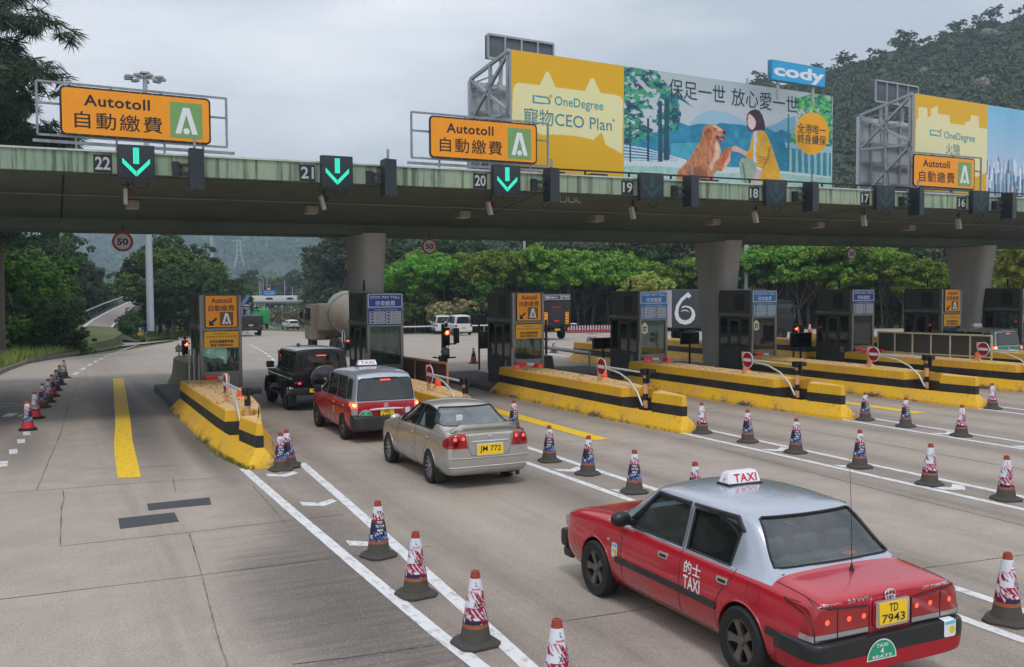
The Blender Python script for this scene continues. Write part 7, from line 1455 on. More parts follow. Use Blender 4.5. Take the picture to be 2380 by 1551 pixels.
def railing(pts, h, n, m, mp, label, solid=True, top=.06):
    r = empty('railing', pts[0], 0, label, 'railing'); o = Vector(pts[0]); A_, B_ = Vector(pts[0])-o, Vector(pts[1])-o; z = Vector((0, 0, h))
    b = MB(); b.bar(A_+z, B_+z, top); b.bar(A_+Vector((0, 0, .08)), B_+Vector((0, 0, .08)), .04); b.build('rail', m, r)
    for k in range(n+1): p = A_.lerp(B_, k/n); b = MB(); b.bar(p, p+z, .055); b.build('post', m, r)
    if solid: b = MB(); d = (B_-A_).normalized()*.03; b.bar(A_+Vector((0, 0, .1)), A_+z*.98, .012) if False else b.add([A_+Vector((0, 0, .12)), B_+Vector((0, 0, .12)), B_+z*.97, A_+z*.97, A_+Vector((.02, .02, .12)), B_+Vector((.02, .02, .12)), B_+z*.97+Vector((.02, .02, 0)), A_+z*.97+Vector((.02, .02, 0))], [(0, 1, 2, 3), (7, 6, 5, 4), (0, 4, 5, 1), (3, 2, 6, 7)]); b.build('infill_panel', mp, r)
    return r
rust = mat('rusty_steel', srgb(176, 124, 98), .7, var=.3, sc=6, dirt=.7, dcol=srgb(84, 40, 26)); rp = mat('rusty_panel', srgb(58, 46, 44), .7, var=.3, sc=2, dirt=.7, dcol=srgb(120, 60, 38), bump=.2)
a, b_ = G(975, 925, .19, False), G(1046, 960, .3, False); railing(((10.15, 33.6, .19), (10.15, 25.6, .3)), 1.02, 6, rust, rp, 'rusty peach railing with dark infill panels beside the second booth')
pale = mat('pale_green_paint', srgb(182, 182, 158), .6, var=.15, sc=6, dirt=.5, dcol=srgb(120, 84, 40)); mesh_p = mat('smoked_panel', srgb(62, 62, 58), .5, var=.15)
cx = CX0(5); a = G(2035, 862, .86, False); railing(((cx+.55, 28.4, .8), (cx+.55, 23.3, .86)), .84, 6, pale, mesh_p, 'pale painted railing with smoked panels standing on the sixth barrier block')
# display boards on posts and black concrete block, camera arm
for (px, py, Y, w, h, l) in ((1402, 798, 31.5, .9, .42, 'small dark display board on a post left of the fourth booth'), (1603, 786, 33.5, .9, .5, 'small dark display board on a post left of the middle pier'), (1861, 790, 31.8, 1.1, .60, 'small dark display board on a post right of the fifth booth'), (2158, 770, 34.5, 1.1, .45, 'small dark display board on a post right of the sixth booth'), (1113, 743, 36, .7, .4, 'grey plate on a post left of the third booth'), (1135, 790, 36, .8, .7, 'dark cabinet on a post against the third booth')):
    p = AY(px, py, Y); r = empty('display_board', (p.x, Y, p.z), 0, l, 'display board', 'display boards on posts beside the booths'); b = MB(); b.box(-w/2, w/2, -.06, .06, -h/2, h/2, .02); b.build('screen_box', black if 'grey' not in l else MATS['box_grey'], r); b = MB(); b.bar((0, 0, -h/2), (0, 0, -p.z+.15), .06); b.build('post', black, r); b = MB(); b.box(-w/2+.04, w/2-.04, -.068, -.061, -h/2+.04, h/2-.04); b.build('screen', mat('screen_dark', srgb(20, 22, 26), .2), r)
r = empty('concrete_block', (15.6, 31.2, .19), 0, 'black sloping concrete block right of the third booth', 'concrete block'); b = MB(); b.prism([(-.85, 0), (.75, 0), (.45, .35), (.32, .86), (-.5, .86), (-.62, .35)], -1.4, 1.2, 'x'); 
b = MB(); b.prism([(-.75, 0), (.75, 0), (.48, .32), (.38, .86), (-.38, .86), (-.48, .32)], -.9, 1.1, 'y'); b.build('block', mat('block_black', srgb(46, 46, 46), .8, var=.2, dirt=.3), r)
r = empty('camera_post', (16.1, 31.0, .19), 0, 'dark camera post with a curved arm beside the black concrete block', 'camera post'); b = MB(); b.bar((0, 0, .86), (0, 0, 2.1), .07); b.build('post', dsteel, r); b = MB(); b.tube([(-.9, 0, 1.85), (-.85, 0, 1.6), (-.6, 0, 1.48), (-.05, 0, 1.42)], .03, 8); b.build('arm', dsteel, r); b = MB(); b.box(-.98, -.82, -.1, .1, 1.82, 1.98, .02); b.build('camera_head', dsteel, r)
# clutter of the service island left of booth three
r = empty('service_post', (13.0, 33.2, .19), 0, 'dark post with a round camera dome and cables beside the rusty railing', 'post'); b = MB(); b.bar((0, 0, 0), (0, 0, 1.95), .09); b.build('post', black, r); b = MB(); b.ell((.05, -.08, .95), (.16, .16, .16)); b.build('camera_dome', mat('dome_grey', srgb(140, 142, 140), .3), r); b = MB(); b.box(-.15, .15, -.1, .1, .2, .8, .03); b.build('cabinet', black, r)
b = MB(); b.tube([(-.4, 0, .75), (-.1, -.05, .7), (.5, 0, .72)], .03, 6); b.tube([(0, 0, 1.5), (.2, -.1, 1.2), (.1, -.05, .9)], .02, 5); b.build('cable', black, r)
r = empty('planter_wall', (4.75, 36.8, 0), 0, 'rounded worn concrete nose behind the first booth, yellow paint left on it', 'concrete block'); b = MB(); P = [(-.6, -2.2), (-.72, -1.0), (-.7, .6), (-.45, 1.8), (0, 2.2), (.45, 1.8), (.6, .6), (.6, -2.2)]; ring(b, off(ccw(P), .18), 0, ccw(P), .4); ring(b, ccw(P), .4, off(ccw(P), -.06), .95); cap(b, off(ccw(P), -.06), .951); b.build('block', mat('worn_nose', srgb(128, 126, 104), .85, var=.3, sc=1.5, dirt=.7, bump=.3), r, 40)
# rear barriers beyond the booths
for i, (x0, y0, y1) in enumerate(((22.35, 35.6, 40.2), (27.3, 35.6, 41), (32.3, 35.6, 41), (37.5, 35.6, 41))):
    r = empty('rear_barrier', (x0, y0, 0), 0, 'striped barrier block beyond the booths, %s from the left' % ['first', 'second', 'third', 'fourth'][i], 'barrier', 'striped barrier blocks beyond the booths'); L = [(0, 0), (1.3, 0), (1.3, y1-y0), (.3, y1-y0+.6), (0, y1-y0)]
    b = MB(); ring(b, off(ccw(L), .25), 0, ccw(L), .34); b.build('sloping_base', BY, r); b = MB(); ring(b, ccw(L), .341, ccw(L), .60); b.build('black_band', BK, r); b = MB(); ring(b, ccw(L), .601, off(ccw(L), -.03), .86); cap(b, off(ccw(L), -.03), .8601); b.build('yellow_band', BY, r)
# banner wrapped block beside the off-roader
r = empty('banner_barrier', (8.55, 36.3, 0), 0, 'low barrier wrapped in a red and white printed banner, left of the off-roader', 'barrier'); b = MB(); ring(b, off(ccw([(-.5, -1.6), (.5, -1.6), (.5, 1.8), (-.5, 1.8)]), .15), 0, ccw([(-.5, -1.6), (.5, -1.6), (.5, 1.8), (-.5, 1.8)]), .3); b.build('foot', kerbM, r)
def fb(U, Z): C = np.zeros(U.shape+(3,)); C[:] = (190, 188, 196); s_ = fbm(U*2+Z*1.5, Z-U*.6, 5, 9); C[s_ > .52] = (140, 20, 50); C[s_ < .40] = (60, 56, 70); return C
q = picture('printed_banner', r, -1.6, 1.8, .3, 1.1, 60, 24, fb, 0); q.rotation_euler = (0, 0, R(90)); q.location = (-.5, 0, 0); q = picture('printed_banner', r, -.5, .5, .3, 1.1, 30, 24, fb, -1.6); b = MB(); b.box(-.49, .49, -1.59, 1.79, .3, 1.08); b.build('core', white_p, r)
seated((9.3, 30.2, .62+.1), R(-90), mat('shirt_green', srgb(70, 120, 96), .8), 'toll clerk with a face mask sitting in the second booth', mask=True)
seated((27.2+2.0, 30.25, .72), R(-90), mat('shirt_green2', srgb(80, 140, 104), .8), 'toll clerk sitting in the sixth booth')
# ================================================================== masts, road signs, overpass, sign gantry
mw = mat('mast_white', srgb(168, 176, 184), .5, .1, var=.06)
def mast(base, h, r0, label, head=None, lean=0):
    r = empty('light_mast', tuple(base), 0, label, 'mast', 'tall light masts'); b = MB(); b.lathe([(r0, -.5), (r0*.92, h*.35), (r0*.6, h)], 12); b.build('pole', mw, r, 60)
    if head == 'crown':
        b = MB()
        for k in range(9): a = k*2*math.pi/9; b.bar((0, 0, h-.3), (1.25*math.cos(a), 1.25*math.sin(a), h-.15), .06)
        b.lathe([(.45, h+.1), (.5, h+.15), (.45, h+.3), (.1, h+.35)], 14); b.build('head_frame', steel, r)
        for k in range(9): a = k*2*math.pi/9; b = MB(); b.at((1.5*math.cos(a), 1.5*math.sin(a), h-.28), a); b.prism([(-.35, -.22), (.35, -.3), (.38, .0), (-.25, .18)], -.24, .24, 'y') if False else b.box(-.36, .36, -.24, .24, -.14, .12, .05); b.build('floodlight_head', mat('flood_grey', srgb(150, 156, 164), .4), r)
    elif head: b = MB(); b.bar((0, 0, h), (head, 0, h+.15), .12); b.box(head-.5, head+.4, -.2, .2, h+.08, h+.24, .04); b.build('lamp_arm', mw, r)
    return r
p = D(350, 757, 92); mast((p.x, p.y, p.z), 23.3, .34, 'tallest white light mast at left, crowned by a ring of floodlights', 'crown')
p = D(494, 672, 150); mast((p.x, p.y, p.z-4), 24, .32, 'thin white mast between the blue hill and the canopy, behind the trees')
p = D(731, 683, 230); mast((p.x, p.y, p.z-6), 15.2, .22, 'white street lamp mast on the overpass, tallest there', 2.)
p = D(1734, 690, 95); mast((p.x, p.y, p.z-3), 24, .22, 'white mast right of the middle pier, rising behind the canopy')
p = D(1219, 650, 110); mast((p.x, p.y, p.z-6), 24, .16, 'thin white mast among the bright green trees')
for k, (px, t_) in enumerate(((603, 652), (607, 655), (612, 650), (621, 648), (628, 660), (662, 650), (722, 645), (680, 668), (700, 670))):
    p = D(px, 690, 245); mast((p.x, p.y, p.z), (690-t_)/2270*245, .12, 'thin distant lamp post standing on the overpass, one of a cluster')
r = empty('overpass', tuple(D(690, 695, 245)), 0, 'grey concrete overpass crossing the road in the distance', 'bridge'); o = D(690, 695, 245); th = math.atan2((D(820, 690, 245)-D(560, 690, 245)).y, (D(820, 690, 245)-D(560, 690, 245)).x); r.rotation_euler = (0, 0, th)
ovc = mat('overpass_concrete', srgb(104, 108, 108), .9, var=.12, sc=.3); b = MB(); b.box(-22, 60, 0, 9, -1.1, .7); b.build('deck', ovc, r); b = MB(); b.bar((-22, -.1, 1.5), (60, -.1, 1.5), .12); [b.bar((x, -.1, .7), (x, -.1, 1.5), .08) for x in range(-22, 61, 3)]; b.build('parapet_rail', steel, r); b = MB(); b.box(11, 14, .5, 8, -7, -1.1); b.build('abutment', ovc, r); b = MB(); b.box(-24, -17, .5, 8, -7, -1.1); b.build('abutment', ovc, r); b = MB(); b.box(33, 36, .5, 8, -7, -1.1); b.build('abutment', ovc, r)
o = D(627, 695, 195); th2 = th; r = empty('sign_gantry', tuple(o), th, 'white sign gantry over the distant road with three dark signal slots and a blue sign', 'sign gantry'); w_ = (690-563)/2270*195/2
b = MB(); b.box(-w_, w_, -.3, .3, -.55, .65, .05); b.build('beam', mat('gantry_white', srgb(214, 218, 222), .5), r); b = MB(); b.box(w_, w_+4.2, -.15, .15, -.55, -.35); b.bar((w_+4.1, 0, -.5), (w_+4.1, 0, -7), .3); b.build('outrigger', mw, r)
for k in (-1, 0, 1): b = MB(); b.prism([(k*4.1-.6, -.15), (k*4.1+.6, -.15), (k*4.1+.75, .05), (k*4.1+.4, .25), (k*4.1-.4, .25), (k*4.1-.75, .05)], -.33, -.301, 'y'); b.build('signal_slot', INK, r)
b = MB(); b.bar((-w_+.2, 0, -.5), (-w_+.2, 0, -7), .35); b.build('column', mw, r)
b = MB(); b.box(-1.3, 1.3, -.4, -.31, .75, 1.75); s = b.build('blue_sign', BLU2, r); b = MB(); text_fit(b, '大老山隧道', -1.0, 1.0, .88, 1.28, -.405); text_fit(b, 'Tate’s Cairn', -1.0, 1.0, 1.38, 1.62, -.405); b.build('lettering', INKW, s); b = MB(); b.ell((-.1, -.3, 2.0), (.2, .1, .15), 8, 6); b.build('red_light', lampL, r)
# steel rails beside the slip road, signs at its foot, gore marker
def guard(pts, label, h=.75):
    r = empty('guard_rail', tuple(pts[0]), 0, label, 'guard rail', 'guard rails along the roads'); o = Vector(pts[0]); P = [Vector(p)-o for p in pts]; b = MB()
    for a, c in zip(P[:-1], P[1:]): b.tube([a+Vector((0, 0, h)), c+Vector((0, 0, h))], .085, 6)
    b.build('rail', mat('rail_galv', srgb(172, 176, 178), .5, .3, var=.1), r); b = MB()
    for a, c in zip(P[:-1], P[1:]):
        n = max(1, int((c-a).length/3))
        for k in range(n+1): q = a.lerp(c, k/n); b.bar(q, q+Vector((0, 0, h)), .06)
    b.build('posts', MATS['rail_galv'], r); return r
guard([p+(p-q).normalized()*.6 for p, q in zip(cl_[1:], cr_[1:])], 'galvanised guard rail on the outer side of the climbing slip road')
guard([p+(p-q).normalized()*.5 for p, q in zip(cr_[2:], cl_[2:])], 'short guard rail on the inner side of the slip road')
guard([G(370, 784), G(400, 779), G(450, 775)], 'white guard rail on the verge left of the first booth')
guard([G(600, 737), G(680, 752), G(735, 768)], 'guard rail along the distant road below the overpass', .9)
gp = [D(x, 750, 98) for x in (935, 1050, 1200, 1340)]
guard([Vector((p.x, p.y, zg(p.y))) for p in gp], 'guard rail in front of the shrubs behind the white minivans')
guard([G(1262, 833, .3), G(1370, 850, .3)], 'low white rail right of the third booth', .5)
p = G(333, 786); r = empty('road_sign', (p.x, p.y, zg(p.y)), 0, 'pole with a round red-ringed blank sign and small blue plate at the slip road', 'road sign'); hh = lambda py: CH-(py-674)/2270*(p.y*.903+p.x*.43)
b = MB(); b.bar((0, 0, 0), (0, 0, hh(712)-p.z), .08); b.build('post', steel, r)
for nm, pts, m, y in (('red_ring', circ(0, hh(722)-p.z, .45), MATS['disc_red'], -.06), ('white_face', circ(0, hh(722)-p.z, .37), white_p, -.075), ('text_plate', rrect(-.55, .55, hh(752)-p.z, hh(742)-p.z, .05), mat('plate_grey', srgb(150, 152, 156), .5), -.06), ('blue_plate', rrect(-.45, .4, hh(767)-p.z, hh(757)-p.z, .04), mat('plate_navy', srgb(30, 50, 110), .5), -.06)): b = MB(); b.prism(pts, y, y+.014, 'y'); b.build(nm, m, r)
p = G(303, 778); r = empty('warning_triangle', (p.x, p.y, zg(p.y)), 0, 'grey-backed warning triangle above a small 40 disc, left of the white mast', 'road sign'); b = MB(); b.bar((0, 0, 0), (0, 0, 3.6), .07); b.build('post', steel, r); b = MB(); b.box(-.55, .55, -.05, -.03, 2.55, 3.6, .004); b.build('backing', mat('backing_grey', srgb(110, 110, 104), .6), r); b = MB(); b.prism([(-.42, 2.62), (.42, 2.62), (0, 3.4)], -.07, -.055, 'y'); t_ = b.build('triangle', INK, r); b = MB(); b.prism([(-.30, 2.69), (.30, 2.69), (0, 3.25)], -.08, -.0705, 'y'); b.build('triangle_face', mat('face_grey', srgb(140, 138, 130), .5), t_); b = MB(); b.prism(circ(0, 2.15, .34), -.07, -.04, 'y'); d_ = b.build('disc', INK, r); b = MB(); b.prism(circ(0, 2.15, .26), -.08, -.0705, 'y'); b.build('disc_face', MATS['face_grey'], d_)
p = G(326, 788); r = empty('gore_marker', (p.x, p.y, zg(p.y)), 0, 'short white and yellow marker box at the tip of the slip road verge', 'marker'); b = MB(); b.box(-.3, .15, -.1, .1, .75, 1.15, .02); b.build('white_box', white_p, r); b = MB(); b.box(-.25, .25, -.12, .08, .1, .7, .02); b.build('yellow_box', YEL, r); b = MB(); b.bar((.3, 0, 0), (.3, 0, 1.2), .07); b.build('post', white_p, r)
# ================================================================== trees, hills, haze
def crown_mesh(name, n, blobs, size, m, flat_=.35, seed=0, needle=False, pal=None):
    """leaf faces in clumps through the volume of several ellipsoids; Col = how pale the clump is"""
    r = np.random.default_rng(seed); w = np.array([b[3]*b[4]*b[5] for b in blobs])**.8; w /= w.sum(); nc = max(12, int(n/46))
    bi = r.choice(len(blobs), nc, p=w); B = np.array(blobs)[bi]; d = r.normal(size=(nc, 3)); d /= np.linalg.norm(d, axis=1)[:, None]; d[:, 2] = np.where(d[:, 2] < -.35, -d[:, 2]*.6, d[:, 2])
    rad = r.random(nc)**.33*.98; C = B[:, :3]+d*rad[:, None]*B[:, 3:6]; cr = (.22+.30*r.random(nc))*B[:, 3:6].mean(1)*.62; tone = r.random(nc)
    ci = r.integers(0, nc, n); dd = r.normal(size=(n, 3)); dd /= np.linalg.norm(dd, axis=1)[:, None]; q = r.random(n)**.45; P = C[ci]+dd*(q*cr[ci])[:, None]*np.array([1, 1, .62])
    s = size*(.6+.8*r.random(n)); 
    if needle: ax = dd*np.array([1, 1, .4])+np.array([0, 0, -.9])*r.random(n)[:, None]; ax /= np.linalg.norm(ax, axis=1)[:, None]; t = np.cross(ax, r.normal(size=(n, 3))); t /= np.linalg.norm(t, axis=1)[:, None]; a, b = ax*s[:, None]*1.8, t*s[:, None]*.13
    else:
        nn = dd*.8+np.array([0, 0, flat_])*1.2+r.normal(size=(n, 3))*.5; nn /= np.linalg.norm(nn, axis=1)[:, None]; t = np.cross(nn, r.normal(size=(n, 3))); t /= np.linalg.norm(t, axis=1)[:, None]; a, b = t*s[:, None], np.cross(nn, t)*s[:, None]*.55
    V = np.stack([P-a*.5, P+b*.5-a*.05, P+a*.5, P-b*.5+a*.05], 1).reshape(-1, 3); F = np.arange(4*n).reshape(n, 4); tc = np.repeat(tone[ci], 4)
    return np_mesh(name, V, F, m, np.stack([tc]*3, 1))
bark = mat('bark', srgb(92, 84, 74), .9, var=.3, sc=3, bump=.5)
def trunk_mesh(h, r0, blobs, seed=0, multi=1):
    rr = random.Random(seed); b = MB()
    for k in range(multi):
        x0 = (k-(multi-1)/2)*.5; top = (x0*2+rr.uniform(-.4, .4), rr.uniform(-.4, .4), h); pts = [(x0, 0, -.4), (x0*1.3+rr.uniform(-.15, .15), rr.uniform(-.1, .1), h*.35), (x0*1.6+rr.uniform(-.2, .2), rr.uniform(-.2, .2), h*.7), top]; b.tube(pts, [r0, r0*.8, r0*.62, r0*.3], 8)
        for bl in blobs[:6]:
            c = Vector(bl[:3]); s_ = Vector(pts[2]).lerp(Vector(pts[1]), rr.random()); m_ = s_.lerp(c, .5)+Vector((0, 0, -.2)); b.tube([s_, m_, c], [r0*.42, r0*.26, r0*.08], 6)
    o = b.build('trunk', bark, None, 60); me = o.data; bpy.data.objects.remove(o); return me
LM = {'bright': leaf_mat('leaf_bright', srgb(62, 100, 30), srgb(96, 134, 40), srgb(134, 166, 54)), 'mid': leaf_mat('leaf_mid', srgb(48, 80, 32), srgb(78, 110, 44), srgb(104, 134, 54)), 'dark': leaf_mat('leaf_dark', srgb(36, 56, 34), srgb(58, 80, 44), srgb(80, 104, 56)), 'casu': leaf_mat('leaf_needle', srgb(44, 60, 48), srgb(64, 82, 62), srgb(84, 104, 76), .1), 'yellow': leaf_mat('leaf_yellow', srgb(120, 136, 50), srgb(158, 166, 70), srgb(170, 172, 96)), 'grey': leaf_mat('leaf_grey', srgb(66, 78, 62), srgb(92, 100, 78), srgb(108, 112, 90)), 'pink': leaf_mat('leaf_shrub', srgb(84, 112, 50), srgb(130, 140, 84), srgb(190, 150, 136))}
VAR = {}
def variant(kind, seed):
    key = (kind, seed)
    if key in VAR: return VAR[key]
    r = random.Random(seed*7+len(kind)); s = kind
    if kind == 'umbrella': bl = [(r.uniform(-2.6, 2.6), r.uniform(-2.6, 2.6), r.uniform(4.0, 6.3), r.uniform(1.7, 2.6), r.uniform(1.7, 2.6), r.uniform(.8, 1.3)) for _ in range(9)]; n, sz, m, h = 14000, .27, 'bright', 4.4
    elif kind == 'round': bl = [(r.uniform(-1.6, 1.6), r.uniform(-1.6, 1.6), r.uniform(2.4, 6.2), r.uniform(1.3, 2.1), r.uniform(1.3, 2.1), r.uniform(1., 1.7)) for _ in range(9)]; n, sz, m, h = 11000, .26, 'mid', 4.5
    elif kind == 'forest': bl = [(r.uniform(-2, 2), r.uniform(-2, 2), r.uniform(1.5, 8), r.uniform(1.5, 2.4), r.uniform(1.5, 2.4), r.uniform(1.2, 2.0)) for _ in range(13)]; n, sz, m, h = 12000, .30, 'dark', 7
    elif kind == 'yellow': bl = [(r.uniform(-1.5, 1.5), r.uniform(-1.5, 1.5), r.uniform(2, 6), r.uniform(1.2, 1.8), r.uniform(1.2, 1.8), r.uniform(1, 1.6)) for _ in range(8)]; n, sz, m, h = 6500, .32, 'yellow', 4
    elif kind == 'grey': bl = [(r.uniform(-2, 2), r.uniform(-2, 2), r.uniform(1.5, 7), r.uniform(1.2, 2.), r.uniform(1.2, 2.), r.uniform(1.2, 2.0)) for _ in range(10)]; n, sz, m, h = 6500, .34, 'grey', 6
    elif kind == 'shrub': bl = [(r.uniform(-.7, .7), r.uniform(-.7, .7), r.uniform(.6, 1.5), r.uniform(.6, 1.), r.uniform(.6, 1.), r.uniform(.5, .8)) for _ in range(6)]; n, sz, m, h = 2600, .20, 'pink', .9
    elif kind == 'casu': bl = [(r.uniform(-2.2, 2.2), r.uniform(-2.2, 2.2), 6+k*1.1, r.uniform(1.5, 2.7), r.uniform(1.5, 2.7), r.uniform(.9, 1.3)) for k in range(14)]; n, sz, m, h = 34000, .36, 'casu', 19
    elif kind == 'near': bl = [(r.uniform(-1.8, 1.8), r.uniform(-1.8, 1.8), r.uniform(1.2, 6.5), r.uniform(1.2, 1.9), r.uniform(1.2, 1.9), r.uniform(1., 1.6)) for _ in range(12)]; n, sz, m, h = 15000, .24, 'mid', 5
    c = crown_mesh('crown', n, bl, sz, LM[m], seed=seed, needle=(kind == 'casu')); VAR[key] = (c, trunk_mesh(h, .16 if kind != 'shrub' else .05, bl, seed, 3 if kind == 'umbrella' else 1)); return VAR[key]
def tree(kind, p, s, label, group, seed=0, rz=None, sx=1., cat='tree', m=None):
    c, t = variant(kind, seed); r = empty({'shrub': 'shrub', 'casu': 'casuarina_tree'}.get(kind, 'broadleaf_tree'), tuple(p), rz if rz is not None else random.uniform(0, 6.28), label, cat, group, sc=(s*sx, s*sx, s)); link('crown', c, r); link('trunk', t, r); return r
# ---- left slope: land rising behind the verge
def lz(x, y): 
    e = np.interp(y, [40, 60, 90, 130, 200, 300], [-8, -2.5, 1.5, 9, 8, 2]); d = e-x; return zg(y)-.3+max(0, d)*.42*min(1, max(0, (y-35)/30))
hM = grass_material('undergrowth', (.018, .03, .012), (.035, .05, .02), (.05, .06, .025))
o = grid_sheet('left_slope', list(np.linspace(-90, 16, 30)), list(np.linspace(36, 300, 36)), lambda x, y: lz(x, y), hM); tag(o, kind='structure')
rnd = random.Random(5)
gl_ = 'trees on the left slope'
lim = lambda d: np.interp(d, [55, 60, 66, 86, 104, 124, 146, 170], [250, 225, 172, 178, 205, 242, 280, 310])
TL = ['lowest of the slope trees at the verge', 'bushy tree rising behind the verge grass', 'bright bushy tree left of the slip road mouth', 'leafy tree at the foot of the slip road rail']
for k in range(60):
    d = 57+k*1.75+rnd.uniform(-1, 1); s = rnd.uniform(.75, 1.25); e_ = lim(d)-s*4.5*2270/d; px = e_-(0 if k % 3 == 0 else rnd.uniform(0, 1)*(e_+160)); p = D(px, 760, d); z = lz(p.x, p.y)
    tree(['near', 'forest', 'near', 'round'][k % 4] if d < 95 else ['forest', 'round', 'grey'][k % 3], (p.x, p.y, z-1.5*s), s, TL[k//3] if k % 3 == 0 and k < 12 else 'dense dark green tree in the mass on the left slope', gl_, k % 4)
for k in range(26):
    d = 56+k*1.2; e_ = lim(d)-88; px = e_-k % 3*50-rnd.uniform(0, 60); p = D(px, 790, d); tree('forest', (p.x, p.y, lz(p.x, p.y)-1.0), .48, 'low bushy growth at the foot of the slope trees', 'low growth on the left slope', k % 4, cat='shrub')
# taller ones seen over the canopy
p = D(20, 800, 50); tree('casu', (p.x-.3, p.y, 0), 1.0, 'tall casuarina with drooping needles at the top left corner', gl_, 1, .3); p = D(-35, 800, 46); tree('casu', (p.x+.2, p.y, 0), 1.12, 'taller casuarina cut off by the left edge of the photo', gl_, 2, 1.2)
p = D(78, 760, 63); tree('near', (p.x-.6, p.y, 6.5), 1.05, 'broadleaf crown showing over the canopy left of the amber sign', gl_, 5); p = D(30, 760, 60); tree('near', (p.x, p.y, 6.5), 1.25, 'broadleaf crown over the canopy at the left edge', gl_, 6); p = D(140, 760, 66); tree('near', (p.x, p.y, 6.5), .62, 'small broadleaf crown beside the amber sign post', gl_, 7)
# right of the mast: rounded crowns stepping down to the road
F2 = [(372, 752, 106, 'round', 1.35), (405, 752, 104, 'round', 1.25), (440, 750, 110, 'round', 1.2), (475, 750, 118, 'forest', 1.0), (345, 750, 112, 'forest', 1.0), (510, 748, 126, 'round', .98), (540, 745, 138, 'forest', .80), (560, 742, 150, 'forest', .72), (390, 745, 118, 'forest', 1.25), (430, 745, 124, 'forest', 1.15), (490, 745, 138, 'forest', 1.05), (520, 740, 150, 'round', .9), (455, 755, 100, 'forest', .75), (400, 757, 98, 'forest', .7), (500, 752, 112, 'forest', .7)]
for k in range(14): F2.append((345+k*15, 757, 98+k*3.6, 'forest', .55))
for k, (px, py, d, kind, s) in enumerate(F2): p = D(px, py, d); p.z -= 1.0; tree(kind, p, s, 'rounded green tree between the tall mast and the first booth', 'trees right of the tall mast', k % 4)
# ---- middle distance, beyond the overpass
for k in range(26):
    px = 562+k*9.6+rnd.uniform(-4, 4); d = rnd.uniform(270, 330); p = D(px, 690, d); tree(['round', 'forest', 'grey', 'umbrella'][k % 4], (p.x, p.y, p.z-3.5-rnd.random()*2), 1.0+.5*rnd.random(), 'small distant tree behind the overpass', 'distant trees behind the overpass', k % 3)
for k in range(12):
    px = 745+k*6; p = D(px, 700, 190-k*3); tree(['grey', 'forest'][k % 2], (p.x, p.y, p.z-4), 1.2+.06*k, 'greyish tree between the overpass and the first pier', 'trees left of the first pier', k % 3)
for k in range(22):
    px = 645+k*6; p = G(px, 733+k*.8); p = D(px, 735-k*.2, 215-k*3); tree(['shrub', 'grey', 'shrub'][k % 3], (p.x, p.y, zg(p.y)), [1.9, .55, 1.6][k % 3], 'roadside shrub below the overpass', 'roadside shrubs below the overpass', k % 3, cat='shrub')
# earth bank carrying the slip road
V = []
for a, b in zip(cl_, cr_):
    d = (a-b); d.z = 0; d.normalize(); zb = lambda q: zg(q.y)-.6; w1 = max(.3, (a.z-zb(a))*1.2); w2 = max(.3, (b.z-zb(b))*1.2); V += [tuple(Vector((a.x, a.y, zb(a)))+d*(w1+.8)), tuple(a+d*.8-Vector((0, 0, .05))), tuple(b-d*.8-Vector((0, 0, .05))), tuple(Vector((b.x, b.y, zb(b)))-d*(w2+.8))]
F = np.array([(j*4+i, j*4+i+1, (j+1)*4+i+1, (j+1)*4+i) for j in range(len(cl_)-1) for i in range(3)]); tag(link('slip_road_bank', np_mesh('slip_road_bank', np.array(V), F, hM)), kind='structure')
vq = [G(250, 798), G(330, 792), G(470, 778), G(470, 768), G(345, 764), G(290, 778)]
tag(blades('far_verge_grass', [([(p.x, p.y) for p in vq], 9000)], 0, .25, .7, GB, -.05, .05), kind='stuff')
vb = MB(); vb.raw = True; vb.add([(p.x, p.y, zg(p.y)+.012) for p in vq], [tuple(range(6))]); tag(vb.build('far_verge', GR), kind='structure')
for k in range(9): a, b = cl_[2+k % 4], cr_[2+k % 4]; q = b-(a-b).normalized()*(1.2+.5*(k % 3)); tree('forest', (q.x, q.y+k*.6, zg(q.y)-.6), .28+.04*(k % 3), 'low bush on the inner side of the slip road', 'low bushes on the inner side of the slip road', k % 4, cat='shrub')
# ---- the plaza's far edge: row of spreading trees
gr = 'spreading bright green trees behind the plaza'
for k in range(46): px = 915+k*33+rnd.uniform(-12, 12); d = (110 if px < 1500 else 100 if px < 1700 else 100-(px-1700)*.022)+rnd.uniform(-3, 5); p = D(px, 752, d); tree(['round', 'forest', 'umbrella', 'round', 'forest'][k % 5], (p.x, p.y, zg(min(p.y, 110))-1.0), .62+.25*rnd.random(), 'lower green tree filling in below the bright spreading crowns', 'lower trees below the spreading crowns', k % 4)
R1 = [(940, 96, 1.05), (985, 93, 1.1), (1035, 95, 1.2), (1085, 96, 1.15), (1140, 94, 1.22), (1195, 95, 1.12), (1250, 96, 1.2), (1305, 94, 1.25), (1360, 95, 1.18), (1415, 96, 1.15), (1455, 98, .9), (1560, 100, 1.0), (1605, 98, 1.1), (1775, 96, 1.15), (1825, 94, 1.2), (1880, 92, 1.25), (1935, 90, 1.2), (1985, 90, 1.2), (2060, 88, 1.0), (2110, 86, .95), (2160, 86, .8)]
for k, (px, d, s) in enumerate(R1): d += 11 if px < 1500 else 0; p = D(px, 752, d); tree('umbrella', (p.x, p.y, zg(min(p.y, 110))-.3), s*(1.08 if px < 1500 else 1), 'spreading bright green tree behind the plaza', gr, k % 4)
for k, (px, d, s) in enumerate([(1485, 88, .75), (1520, 90, .8), (1700, 96, .9), (2345, 74, 1.0), (2385, 72, 1.1), (2420, 72, 1.2)]): p = D(px, 745, d); tree('yellow', (p.x, p.y, zg(p.y)), s, 'yellow-green tree behind the plaza', 'yellow-green trees behind the plaza', k % 3)
